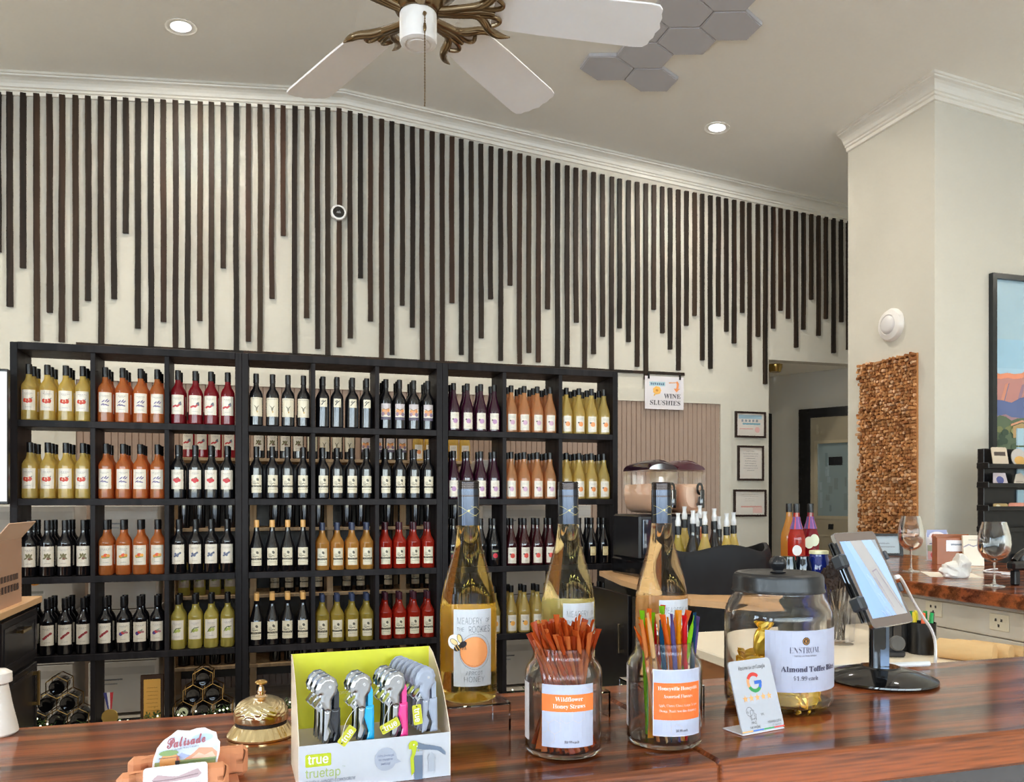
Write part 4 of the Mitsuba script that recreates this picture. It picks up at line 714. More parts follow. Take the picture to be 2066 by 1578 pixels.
for i in range(28):
    x = r.uniform(g0, d1 + .74); z = r.uniform(1.26, 1.75)
    a.add(rect(x, z, x + r.uniform(.015, .04), z + r.uniform(.05, .2)), r.choice([(108, 124, 126), (150, 166, 170), (140, 156, 162), (118, 130, 130)]))
m, c = a.flat()
put(dw, 'pane', mikit.ply(on_hall(move(m, (0, -0.006, 0))), 'gloss', uv=colour_uv(c)), label='frosted bluish pane')
q0, q1 = s0(1673), s0(1700)
put(dw, 'plaque', shape(on_hall(sbx(q0, q1, -0.012, -0.008, 1.735, 1.815)), 'paint', (12, 12, 14)), label='small black plaque')
put(dw, 'lock', shape(on_hall(sbx(s0(1674), s0(1683), -0.035, -0.0201, 1.11, 1.16)), 'satin', (20, 18, 18)))
dk = struct('door_2', None, 'black door surround at the end of the hallway')
put(dk, 'surround', shape(sbx(4.88, 4.965, 7.245, 7.27, 0, 2.285), 'satin', (12, 12, 14)))
# ceiling globe lamp in the hallway
t = thing('ceiling_lamp', 'small brass and glass globe lamp under the hallway ceiling', 'lamp')
gp = hit(1564, 770, 'Y', 6.62)
q = tr(float(gp[0]), 6.62, 0)
put(t, 'cap', shape(lathe([(0, 2.67), (.065, 2.67), (.065, 2.645), (.05, 2.60), (0, 2.60)], 24), 'metal', (170, 140, 80), smooth=35), q)
put(t, 'globe', shape(lathe([(.04, 2.60), (.07, 2.575), (.082, 2.54), (.076, 2.50), (.05, 2.465), (0, 2.455)], 24), 'thin_glass', smooth=True), q)
# bright screen at the end of the shelves
t = thing('wall_screen', 'bright white screen standing beside the end of the shelving', 'screen')
put(t, 'housing', shape(rbox(-2.15, -1.306, 4.84, 4.88, 1.37, 2.08, .004), 'satin', (30, 30, 32)))
a = Art(); a.add(rect(-2.13, 1.385, -1.311, 2.065), (250, 252, 252))
d = art(a); d['emitter'] = {'type': 'area', 'radiance': rgb((1.15, 1.3, 1.3))}
put(t, 'display', d, tr(0, 4.8385, 0))
put(t, 'stand', shape(cat([rbox(-2.0, -1.40, 4.86, 4.98, 0.0, 1.34, .004), sbx(-1.80, -1.60, 4.885, 4.92, 1.34, 1.6)]), 'satin', (62, 48, 42)))
# ---------------------------------------------------------------- shelving units
SY0, SY1 = 5.0, 5.275
ZS = [1.83, 1.40, 0.97, 0.535, 0.10]
UN = ['pomegranate end unit', 'middle unit', 'unit next to the slush machine']
U0, UW, PW, DW = -1.341, 1.1935, 0.037, 0.025
CWID = (UW - 2 * PW - 2 * DW) / 3
for u in range(3):
    t = thing('shelving_unit', ['black-stained open shelving unit with golden bottles, nearest the bright screen', 'black-stained open shelving unit in the middle, holding the tall dark bottles', 'black-stained open shelving unit beside the slush machine, holding round-label bottles'][u], 'shelf', 'shelving units along the back of the bar')
    x0 = U0 + u * UW
    for xa in (x0, x0 + UW - PW):
        put(t, 'side_panel', shape(rbox(xa + .0003, xa + PW - .0003, SY0, SY1, 0, 2.252, .002), 'shelf_wood'))
    for k in (1, 2):
        xa = x0 + PW + k * CWID + (k - 1) * DW
        put(t, 'divider', shape(rbox(xa, xa + DW, SY0 + .004, SY1, 0.06, 2.212, .0015), 'shelf_wood'))
    put(t, 'top_board', shape(rbox(x0 + PW, x0 + UW - PW, SY0 - .002, SY1, 2.212, 2.254, .002), 'shelf_wood'))
    for z in ZS:
        put(t, 'shelf_board', shape(rbox(x0 + PW, x0 + UW - PW, SY0 - .001, SY1, z - .037, z, .002), 'shelf_wood'))

# ---------------------------------------------------------------- bottles
PR = {
    'bordeaux': [(0, .004), (.030, .0), (.037, .003), (.0385, .008), (.0385, .178), (.037, .192), (.030, .208), (.020, .222), (.0155, .236), (.0145, .252), (.0145, .300), (0, .300)],
    'burgundy': [(0, .004), (.033, .0), (.040, .003), (.041, .009), (.041, .128), (.039, .146), (.034, .166), (.027, .188), (.020, .212), (.0158, .234), (.0145, .248), (.0145, .298), (0, .298)],
    'square': [(0, .003), (.036, .0), (.0395, .004), (.0395, .160), (.038, .170), (.030, .184), (.018, .205), (.0135, .228), (.0125, .280), (0, .280)],
}
CAP = {'bordeaux': [(0, .3105), (.0150, .3105), (.0158, .308), (.0158, .256), (.0150, .2545), (0, .2545)],
       'burgundy': [(0, .3045), (.0150, .3045), (.0157, .302), (.0157, .262), (.0150, .2605), (0, .2605)],
       'square': [(0, .285), (.0145, .285), (.0148, .283), (.0148, .240), (.014, .2385), (0, .2385)]}
RB = {'bordeaux': .0385, 'burgundy': .041, 'square': .0395}
_sh = {}


def cached(key, fn):
    if key not in _sh:
        _sh[key] = fn()
    return _sh[key]


WINE = {'yellow': (255, 232, 138), 'orange': (242, 156, 86), 'red': (184, 40, 56), 'amber': (244, 190, 98), 'olive': (226, 204, 100), 'scarlet': (222, 66, 46), 'peach': (246, 192, 136), 'pale': (250, 228, 144), 'green': (242, 228, 128)}
DARKC = {'dark': (12, 12, 16), 'plum': (44, 8, 30), 'maroon': (46, 8, 16)}


def body(kind, col):
    def mk():
        m = lathe(PR[kind], 20)
        return shape(m, 'wine', WINE[col], smooth=50) if col in WINE else shape(m, 'gloss', DARKC[col], smooth=50)
    return cached(('b', kind, col), mk)


def liquid(kind, col):
    """The wine inside a clear bottle."""
    def mk():
        p = [(max(r - .003, 0), z + .003) for r, z in PR[kind] if z < .235]
        p = [q for q in p if q[1] < .225]
        m = lathe([(0, .006)] + p[1:] + [(0, p[-1][1])], 16)
        c = np.array(WINE[col], float)
        return shape(m, 'satin', tuple(c), smooth=50)
    return cached(('l', kind, col), mk)


def label_art(kind):
    a = Art(.010)
    W = {'bird': .080, 'band': .064, 'sq': .046, 'art': .066}.get(kind, .079 if not kind.startswith('mead') else .0615)
    H = {'bird': .112, 'band': .105, 'sq': .052, 'art': .100}.get(kind, .112 if not kind.startswith('mead') else .103)
    base = (232, 226, 206) if kind in ('bird', 'band', 'sq') else (236, 231, 220)
    if kind == 'meadsmall':
        W, H, base = .05, .07, (40, 32, 30)
    if kind == 'meadtan':
        W, H, base = .04, .06, (222, 206, 160)
    w, h = W / 2, H / 2
    a.add(rect(-w, -h, w, h), base)
    def lines(y, k, col=(172, 166, 158)):
        a.add(rect(-w * k, y, w * k, y + .0035), col)
    if kind in ('pome', 'lav', 'cher', 'straw', 'olv', 'peachf', 'blue', 'heart', 'plum', 'apple'):
        lines(h * .62, .6, (178, 172, 166)); lines(h * .50, .35, (200, 196, 190)); lines(-h * .72, .4, (200, 196, 190))
    y0 = -h * .05
    if kind == 'pome':
        for x, y, s in ((-.016, 0, 1), (-.004, -.003, 1.1), (.010, 0, 1.15)):
            a.add(ell(x, y0 + y, .009 * s, .011 * s), (196, 62, 44))
        a.add(ell(-.010, y0, .003, .006), (240, 190, 160)); a.add(ell(.004, y0 + .003, .0025, .006), (240, 190, 160)); a.add(stroke([(.014, y0 + .010), (.021, y0 + .016)], .003), (110, 110, 120))
    elif kind == 'lav':
        for x, y, r_ in ((-.010, .008, 40), (.006, .012, 50), (.015, .008, 40), (-.002, -.012, 15), (.010, -.014, -10), (-.014, -.010, 30)):
            a.add(ell(x, y0 + y, .011, .0032, r_), (122, 112, 150))
    elif kind == 'cher':
        a.add(stroke([(-.024, y0 - .010), (-.010, y0 - .004), (0, y0 - .008), (.010, y0 + .002)], .010), (188, 58, 62)); a.add(ell(.013, y0 + .012, .010, .005, 40), (104, 108, 124)); a.add(ell(.018, y0 + .004, .008, .004, 60), (120, 122, 136))
    elif kind == 'straw':
        for x, y in ((-.012, 0), (.002, .006), (.010, -.002), (-.002, -.008)):
            a.add(ell(x, y0 + y, .010, .009), (196, 44, 50))
        a.add(ell(.002, y0 + .013, .008, .003, 20), (120, 130, 110))
    elif kind == 'olv':
        for x, y, r_ in ((-.014, -.006, 30), (-.006, .004, 60), (.006, 0, 20), (.012, -.008, -20), (0, .012, 70), (-.010, .010, 110), (.010, .010, 40)):
            a.add(ell(x, y0 + y, .009, .0045, r_), (116, 112, 78))
        a.add(ell(.004, y0 - .010, .008, .006), (128, 92, 76))
    elif kind == 'peachf':
        a.add(ell(-.013, y0 - .004, .011, .009), (226, 158, 66)); a.add(ell(0, y0 + .004, .011, .010), (220, 92, 58)); a.add(ell(.013, y0 + .002, .010, .009), (236, 170, 84)); a.add(ell(.002, y0 - .009, .02, .0035, 8), (150, 158, 104))
    elif kind == 'blue':
        for x, y in ((-.016, -.008), (-.008, -.002), (.000, -.006), (.004, .004), (-.012, .006), (.013, .010)):
            a.add(ell(x, y0 + y, .0065, .0055, 30), (98, 106, 138))
        a.add(stroke([(-.018, y0 - .012), (.018, y0 + .015)], .0018), (90, 98, 110))
    elif kind == 'heart':
        for x, y in ((-.017, -.014), (-.009, -.008), (-.004, -.002), (.004, .003), (.013, .010), (.018, .013)):
            a.add(ell(x, y0 + y, .0068, .0062), (158, 52, 62))
        a.add(stroke([(-.02, y0 - .016), (.02, y0 + .016)], .0016), (110, 70, 60))
    elif kind == 'plum':
        a.add(ell(-.013, y0 - .005, .010, .010), (84, 66, 128)); a.add(ell(-.001, y0 + .002, .010, .009), (186, 66, 74)); a.add(ell(.013, y0 + .003, .013, .006, -15), (160, 110, 116)); a.add(ell(.006, y0 + .011, .012, .003, 30), (130, 150, 130))
    elif kind == 'apple':
        a.add(ell(-.008, y0 - .003, .010, .010), (166, 178, 92)); a.add(ell(.009, y0, .010, .010), (182, 190, 108)); a.add(stroke([(-.02, y0 - .012), (-.004, y0 + .012), (.020, y0 + .014)], .004), (86, 96, 70))
    elif kind == 'bird':
        lines(h * .82, .8); a.add(Polygon([(-.018, .012), (-.004, .002), (0, -.006), (.004, .002), (.018, .012), (.006, -.004), (.003, -.024), (-.003, -.024), (-.006, -.004)]), (124, 116, 96)); a.add(ell(.003, -.028, .004, .006), (196, 164, 96))
    elif kind == 'band':
        a.add(ell(.006, h * .48, .007, .009, 30), (96, 94, 84)); a.add(ell(-.014, h * .2, .010, .010), (196, 190, 170)); a.add(stroke([(-.02, h * .05), (-.008, -.001), (.002, h * .10), (.012, h * .04)], .004), (118, 114, 100))
        a.add(rect(-w, -h * .36, w * .94, -h * .16), (54, 52, 46))
        for i in range(5):
            a.add(rect(-w * .7 + i * w * .3, -h * .31, -w * .52 + i * w * .3, -h * .21), (176, 170, 150))
        lines(-h * .62, .7, (190, 184, 164))
    elif kind == 'sq':
        a.add(stroke([(-.012, -.012), (0, .004), (.012, .012)], .005), (70, 70, 66)); a.add(ell(-.006, .010, .008, .005, 40), (80, 80, 74))
    elif kind == 'art':
        a.add(rect(-w, h * .35, w, h), (206, 198, 204)); a.add(ell(-.012, h * .1, .014, .012), (228, 164, 104)); a.add(ell(.012, h * .14, .013, .012), (222, 150, 90)); a.add(ell(0, -h * .16, .015, .012), (214, 160, 130)); a.add(ell(.018, -h * .3, .011, .012), (140, 124, 150)); a.add(ell(-.018, -h * .28, .010, .012), (160, 130, 150)); a.add(stroke([(-.02, h * .4), (0, h * .2), (.02, h * .42)], .003), (110, 96, 90)); a.add(rect(-w, -h, w, -h * .66), (96, 88, 110))
    elif kind.startswith('mead') and kind not in ('meadsmall', 'meadtan'):
        c = {'meadviolet': (184, 142, 186), 'meadlilac': (206, 168, 196), 'meadorange': (232, 150, 92), 'meadred': (214, 84, 76), 'meadgold': (236, 176, 92)}[kind]
        lines(h * .66, .6, (196, 192, 188)); lines(h * .50, .5, (206, 202, 198)); lines(-h * .72, .4, (206, 202, 198))
        a.add(ell(.002, -.002, .0155, .0155), c); a.add(ell(-.013, .008, .0055, .0045, 30), (92, 78, 76))
    elif kind == 'meadsmall':
        a.add(ell(0, -.008, .016, .016), (206, 56, 72)); a.add(rect(-w * .8, h * .45, w * .8, h * .75), (140, 150, 120))
    elif kind == 'meadtan':
        a.add(ell(0, .0, .014, .016), (240, 228, 190))
    return a


LZ = {'sq': .150, 'art': .108, 'band': .088, 'bird': .112, 'meadsmall': .075, 'meadtan': .085}
CAPC = {'black': (18, 17, 18), 'tan': (222, 172, 106), 'navy': (52, 60, 86), 'burg': (60, 22, 34)}
ORD = ['leftmost', 'second from left', 'third from left', 'rightmost']
ROWN = ['top', 'second', 'third', 'fourth']
LONG = {'pome': 'pomegranate', 'lav': 'lavender-leaf', 'cher': 'cherry', 'straw': 'red-berry', 'olv': 'brown-leaf', 'peachf': 'peach', 'blue': 'blueberry', 'heart': 'red-vine', 'plum': 'plum', 'apple': 'green-apple', 'bird': 'winged cream',
        'band': 'black-banded cream', 'sq': 'small square', 'art': 'fruit-collage', 'meadviolet': 'violet-circle', 'meadlilac': 'lilac-circle', 'meadorange': 'orange-circle', 'meadred': 'red-circle', 'meadgold': 'gold-circle', 'meadsmall': 'dark red-dot', 'meadtan': 'tiny tan'}
CN = {'yellow': 'golden', 'orange': 'orange', 'red': 'ruby', 'amber': 'amber', 'olive': 'olive-gold', 'scarlet': 'scarlet', 'peach': 'peach', 'pale': 'pale gold', 'green': 'greenish', 'dark': 'dark', 'plum': 'plum-dark', 'maroon': 'maroon'}


def bottle(nm, kind, col, lab, cap, x, y, z, rz, label, group, tall=1.0):
    t = thing(nm, label, 'bottle', group)
    to = T().translate([x, y, z]).rotate([0, 0, 1], rz).scale([1, 1, tall])
    put(t, 'glass', body(kind, col), to)
    put(t, 'capsule', cached(('c', kind, cap), lambda: shape(lathe(CAP[kind], 14), 'satin', CAPC[cap], smooth=40)), to)
    if lab:
        R = RB[kind] + .0004
        zl = LZ.get(lab, .111 if not lab.startswith('mead') else .066)
        if kind == 'square': zl -= .008
        put(t, 'label', cached(('a', lab, kind), lambda: art(label_art(lab), R)), to @ T().translate([0, 0, zl]))
    return t


# (bottle kind, colour, label, capsule, rows deep, number in front)
CELLS = {
    (0, 0, 0): ('bordeaux', 'yellow', 'pome', 'black', 3, 4), (0, 0, 1): ('bordeaux', 'orange', 'lav', 'black', 3, 4), (0, 0, 2): ('bordeaux', 'red', 'cher', 'black', 2, 4),
    (0, 1, 0): ('bordeaux', 'yellow', 'pome', 'black', 3, 4), (0, 1, 1): ('bordeaux', 'orange', 'lav', 'black', 3, 4), (0, 1, 2): ('bordeaux', 'dark', 'straw', 'black', 2, 4),
    (0, 2, 0): ('bordeaux', 'dark', 'olv', 'black', 3, 4), (0, 2, 1): ('bordeaux', 'orange', 'peachf', 'black', 2, 4), (0, 2, 2): ('bordeaux', 'dark', 'blue', 'black', 2, 4),
    (0, 3, 0): ('bordeaux', 'dark', 'heart', 'black', 3, 4), (0, 3, 1): ('bordeaux', 'dark', 'plum', 'black', 2, 4), (0, 3, 2): ('bordeaux', 'green', 'apple', 'black', 2, 4),
    (1, 0, 0): ('bordeaux', 'dark', 'bird', 'black', 1, 4), (1, 0, 1): ('bordeaux', 'dark', 'sq', 'black', 2, 4), (1, 0, 2): ('bordeaux', 'dark', 'art', 'black', 3, 4),
    (1, 1, 0): ('bordeaux', 'dark', 'band', 'black', 2, 4), (1, 1, 1): ('bordeaux', 'dark', 'band', 'black', 2, 4), (1, 1, 2): ('bordeaux', 'dark', 'band', 'black', 2, 4),
    (1, 2, 0): ('burgundy', 'dark', 'band', 'tan', 1, 4), (1, 2, 1): ('square', 'amber', 'band', 'navy', 2, 4), (1, 2, 2): ('square', 'scarlet', 'band', 'burg', 2, 4),
    (1, 3, 0): ('burgundy', 'dark', 'band', 'tan', 2, 4), (1, 3, 1): ('square', 'olive', 'band', 'navy', 2, 4), (1, 3, 2): ('square', 'scarlet', 'band', 'burg', 2, 4),
    (2, 0, 0): ('burgundy', 'plum', 'meadviolet', 'black', 2, 4), (2, 0, 1): ('burgundy', 'peach', 'meadlilac', 'black', 3, 4), (2, 0, 2): ('burgundy', 'pale', 'meadorange', 'black', 3, 4),
    (2, 1, 0): ('burgundy', 'plum', 'meadviolet', 'black', 2, 4), (2, 1, 1): ('burgundy', 'peach', 'meadlilac', 'black', 3, 4), (2, 1, 2): ('burgundy', 'pale', 'meadorange', 'black', 3, 4),
    (2, 2, 0): ('burgundy', 'dark', 'meadsmall', 'black', 2, 4), (2, 2, 1): ('burgundy', 'maroon', 'meadred', 'black', 2, 4), (2, 2, 2): ('burgundy', 'dark', 'meadtan', 'black', 2, 4),
    (2, 3, 0): ('burgundy', 'pale', 'meadgold', 'black', 1, 4), (2, 3, 1): ('burgundy', 'pale', 'meadgold', 'black', 2, 4), (2, 3, 2): ('burgundy', 'pale', 'meadgold', 'black', 2, 4),
}
br = random.Random(21)
UNN = ['screen-end unit', 'middle unit', 'slush-end unit']
COLN = ['first', 'second', 'third']
COLN4 = ['first', 'second', 'third', 'fourth']
for (u, r_, c), (kind, col, lab, cap, deep, nf) in CELLS.items():
    xa = U0 + u * UW + PW + c * (CWID + DW)
    pitch = CWID / nf
    nm = {'bordeaux': 'wine_bottle', 'burgundy': 'mead_bottle' if u == 2 else 'wine_bottle', 'square': 'wine_bottle'}[kind]
    for d in range(deep):
        for i in range(nf):
            col2, lab2 = col, lab
            if (u, r_, c) == (0, 3, 1) and i == 0:
                lab2 = 'heart'
            if (u, r_, c) == (0, 3, 0) and i == 0 and d == 0:
                pass
            xx = xa + (i + .5) * pitch + (br.uniform(-.003, .003) * (kind == 'bordeaux') if d == 0 else br.uniform(-.002, .002) * (kind == 'bordeaux'))
            yy = SY0 + .050 + d * .0835 + br.uniform(0, .0012)
            yaw = -math.degrees(math.atan2(xx, yy)) * 0.35 + br.uniform(-7, 7)
            pos = ORD[i]
            where = f'{ROWN[r_]} shelf, {UNN[u]}'
            cw = CN[col2]
            l = f'{cw} {LONG[lab2]} bottle, {pos} of front row, {COLN[c]} cell, {where}' if d == 0 else f'{cw} bottle, {COLN[d]} row, behind {COLN4[i]} {LONG[lab2]} one, {COLN[c]} cell, {where}'
            bottle(nm, kind, col2, lab2 if d < 2 else None, cap, xx, yy, ZS[r_] + .0002, yaw, l, f'{cw} {LONG[lab2]} bottles')
# pale labels of cartons, racks and stock behind the open shelves
def carton(x0, x1, y0, y1, z0, z1, label, col=(206, 202, 198), dot=False, group='white cartons stacked behind the shelves'):
    t = thing('carton', label, 'box', group)
    m = rbox(x0, x1, y0, y1, z0, z1, .003)
    put(t, 'body', shape(m, 'paint', col))
    a = Art()
    w = (x1 - x0) / 2
    a.add(rect(-w * .95, -.025, w * .95, .025), tuple(c - 14 for c in col))
    put(t, 'tape', art(a), tr((x0 + x1) / 2, y0 - .0006, z1 - .06))
    b = Art()
    if dot:
        b.add(ell(0, 0, .045, .05), (222, 150, 66)); b.add(rect(-.05, -.10, .05, -.085), (150, 148, 140))
    else:
        b.add(rect(-.12, -.004, .0, .006), (120, 120, 124)); b.add(rect(-.12, -.03, -.03, -.022), (150, 150, 152))
    put(t, 'printing', art(b), tr((x0 + x1) / 2, y0 - .0008, (z0 + z1) / 2 + .05))


nz = 0
for k, (xa, ca, cnt) in enumerate(((-1.62, -1.19, 4), (-1.10, -.70, 4))):
    for i in range(cnt):
        carton(xa + .01 * (i % 2), ca + .01 * (i % 2), 5.75, 6.12, .02 + .335 * i, .335 * i + .35, f'white carton {["on the floor", "second up", "third up", "on top"][i]} of the stack {["nearest the bright screen", "beside the pine rack"][k]}', dot=(i == 2 and k == 0))
for k, (xa, ca, cnt) in enumerate(((1.50, 2.02, 5), (2.05, 2.36, 4))):
    for i in range(cnt):
        carton(xa + .012 * (i % 2), ca + .012 * (i % 2), 5.80, 6.15, .02 + .335 * i, .335 * i + .35, f'white carton {["on the floor", "second up", "third up", "fourth up", "on top"][i]} of the stack behind {["the round-label bottles", "the slush-machine end"][k]}', dot=(i == 1 and k == 0))
# pine rack against the back wall
t = thing('pine_rack', 'rough pine storage rack of bottles behind the open shelves', 'rack')
RX = [-.62, -.10, .42, .94, 1.42]
for x in RX:
    for y in (5.90, 6.28):
        put(t, 'post', shape(sbx(x - .02, x + .02, y - .02, y + .02, 0, 1.66), 'pine_wood'))
RZ = [1.66, 1.18, .72, .24]
for z in RZ:
    put(t, 'shelf_board', shape(rbox(RX[0] - .03, RX[-1] + .03, 5.87, 6.30, z, z + .022, .002), 'pine_wood'))
put(t, 'back_panel', shape(sbx(RX[0], RX[-1], 6.305, 6.32, .1, 1.66), 'satin', (24, 20, 18)))
stock = [('red', 'cher', 4, -.52), ('dark', 'olv', 4, -.06), ('dark', 'bird', 4, .30), ('dark', 'art', 4, .68), ('pale', 'meadorange', 7, 1.06)]
for col, lab, n, xs in stock:
    for i in range(n):
        kd = 'burgundy' if lab.startswith('mead') else 'bordeaux'
        if xs + i * .09 > 1.44:
            break
        bottle('stock_bottle', kd, col, lab, 'black', xs + i * .088, 5.94 + br.uniform(0, .01), 1.6822, br.uniform(-12, 0), f'{CN[col]} {LONG[lab]}-label bottle standing on top of the pine rack behind the shelves', f'{CN[col]} {LONG[lab]} bottles on the pine rack')
for zi, z in enumerate(RZ[1:]):
    for i in range(20):
        x = RX[0] + .07 + i * .0995
        if any(abs(x - q) < .062 for q in RX):
            continue
        bottle('stock_bottle', 'bordeaux', 'green' if zi == 1 and i < 6 else 'dark', 'apple' if zi == 1 and i < 6 else ('band' if zi == 1 else None), 'black', x, 5.96 + br.uniform(0, .01), z + .0222, br.uniform(-12, 0), f'shadowed bottle on the {["upper", "middle", "lowest"][zi]} board of the pine rack', f'bottles on the {["upper", "middle", "lowest"][zi]} board of the pine rack')

# ---------------------------------------------------------------- bottom row of the shelves: racks, garlands, plaque, medal
def hexrack(cx, cz, label):
    t = thing('hexagon_wine_rack', label, 'wine rack')
    R = .062
    cells = [(0, 0), (1, 0), (2, 0), (.5, 1), (1.5, 1), (1, 2)]
    w = R * math.sqrt(3)
    edges = set()
    for i, j in cells:
        x, z = (i - 1) * w, .062 + j * R * 1.5
        vs = [(round(x + R * math.sin(k * math.pi / 3), 4), round(z + R * math.cos(k * math.pi / 3), 4)) for k in range(6)]
        for k in range(6):
            a_, b_ = sorted((vs[k], vs[(k + 1) % 6]))
            edges.add((a_, b_))
    for y in (.0, .14):
        put(t, 'wire_frame', shape(cat([tube([(a_[0], y, a_[1]), (b_[0], y, b_[1])], .0028, 5) for a_, b_ in sorted(edges)]), 'metal', (206, 170, 110)), tr(cx, 5.05, cz))
    vset = sorted({v for e in edges for v in e})
    put(t, 'crossbars', shape(cat([tube([(x, 0, z), (x, .14, z)], .0022, 5) for x, z in vset]), 'metal', (206, 170, 110)), tr(cx, 5.05, cz))
    for n_, (i, j) in enumerate(cells):
        x, z = cx + (i - 1) * w, cz + .062 + j * R * 1.5
        b = thing('racked_bottle', f'dark bottle lying in wire rack, {["bottom row first", "bottom row second", "bottom row third", "middle row first", "middle row second", "top"][n_]}, {label.split(" in the ")[-1]}', 'bottle', 'bottles lying in the wire racks')
        q = T().translate([x, 5.045, z]).rotate([1, 0, 0], -90)
        put(b, 'glass', cached('rackb', lambda: shape(lathe([(0, .012), (.026, .002), (.036, 0), (.040, .006), (.040, .15), (.036, .165), (.016, .20), (.014, .22), (0, .22)], 18), 'gloss', (12, 12, 14), smooth=45)), q)


hexrack(-1.125, .103, 'gold wire hexagon wine rack in the screen-end bottom cell')
hexrack(-.364, .103, 'gold wire hexagon wine rack in the plaque-side bottom cell')


def garland(cells, z, seed, label, yy=5.035):
    t = thing('light_garland', label, 'garland', kind=None)
    r = random.Random(seed)
    V, Fc, C, bulbs = [], [], [], []
    for x0, x1 in cells:
        for i in range(int((x1 - x0) * 900)):
            x = r.uniform(x0, x1); y = yy + r.uniform(-.02, .035); zz = z + .035 + .03 * math.sin(x * 19) + r.gauss(0, .018)
            zz = max(zz, z + .012)
            d = np.array([r.gauss(0, 1), r.gauss(0, .6), r.gauss(0, 1)]); d = d / np.linalg.norm(d) * r.uniform(.012, .026)
            s_ = np.cross(d, [0.3, 1, 0.2]); s_ = s_ / np.linalg.norm(s_) * .004
            p = np.array([x, y, zz]); b0 = len(V)
            V += [p - d * .5, p + s_, p + d * .5, p - s_]
            for q in V[b0:]:
                q[2] = max(q[2], z + .002)
            C += [lin(r.choice([(52, 74, 40), (34, 54, 30), (78, 96, 52)]))] * 4
            Fc += [(b0, b0 + 1, b0 + 2), (b0, b0 + 2, b0 + 3)]
        for i in range(int((x1 - x0) * 42)):
            x = x0 + (i + r.uniform(.2, .8)) / int((x1 - x0) * 42) * (x1 - x0)
            bulbs.append(move(trimesh.creation.icosphere(1, .0058), (x, yy - .028 + r.uniform(-.006, .01), max(z + .012, z + .045 + .03 * math.sin(x * 19) + r.gauss(0, .022)))))
    put(t, 'foliage', mikit.ply(trimesh.Trimesh(np.array(V), np.array(Fc), process=False), 'paint', uv=colour_uv(np.array(C))), kind='stuff')
    d = shape(cat(bulbs), 'paint', (255, 250, 220)); d['emitter'] = {'type': 'area', 'radiance': rgb((3.4, 3.5, 2.0))}
    put(t, 'bulb', d, kind='stuff', label='small lit bulbs')


def cellx(u, c):
    xa = U0 + u * UW + PW + c * (CWID + DW)
    return xa + .03, xa + CWID - .03


garland([cellx(0, 0), cellx(0, 1), cellx(0, 2)], ZS[4], 4, 'green garland with tiny warm lights along the bottom of the pomegranate unit')
garland([cellx(2, 0), cellx(2, 1)], ZS[4], 5, 'green garland with tiny warm lights on the bottom board of the slush-machine unit')
garland([cellx(1, 0), cellx(1, 2)], ZS[4], 6, 'green garland with tiny warm lights behind the corkscrew display')
# plaque and medal
t = thing('wooden_plaque', 'small brown-framed yellow plaque standing beside the hanging medal', 'plaque')
p0 = hit(284, 1440, 'Y', 5.06)
q = T().translate([float(p0[0]) + .06, 5.06, ZS[4] + .0005])
put(t, 'board', shape(rbox(-.062, .062, 0, .014, 0, .29, .003), 'satin', (64, 40, 26)), q)
a = Art(); a.add(rect(-.045, .03, .045, .265), (222, 168, 84))
for i in range(8):
    a.add(rect(-.032 + .004 * (i % 3), .06 + .022 * i, .032 - .003 * (i % 2), .064 + .022 * i), (190, 136, 60))
put(t, 'plate', art(a), q @ T().translate([0, -.0008, 0]))
t = thing('medal', 'round gold medal on a red, white and blue ribbon hanging on the shelf edge', 'medal')
mp = hit(222, 1446, 'Y', 4.985)
mx, mz = float(mp[0]), float(mp[2])
put(t, 'disc', shape(lathe([(0, 0), (.030, 0), (.041, .002), (.043, .004), (.041, .006), (0, .005)], 28), 'metal', (188, 160, 96), smooth=30), T().translate([mx, 4.985, mz]).rotate([1, 0, 0], 90))
for k, c in enumerate(((60, 62, 120), (220, 216, 220), (176, 52, 60))):
    g = Polygon([(-.034 + .017 * k, .135), (-.017 + .017 * k, .135), (-.004 + .006 * k, .035), (-.010 + .006 * k, .035)])
    put(t, 'ribbon', shape(extr(g, .0012, 'xz', 0), 'paint', c), tr(mx, 4.984, mz))
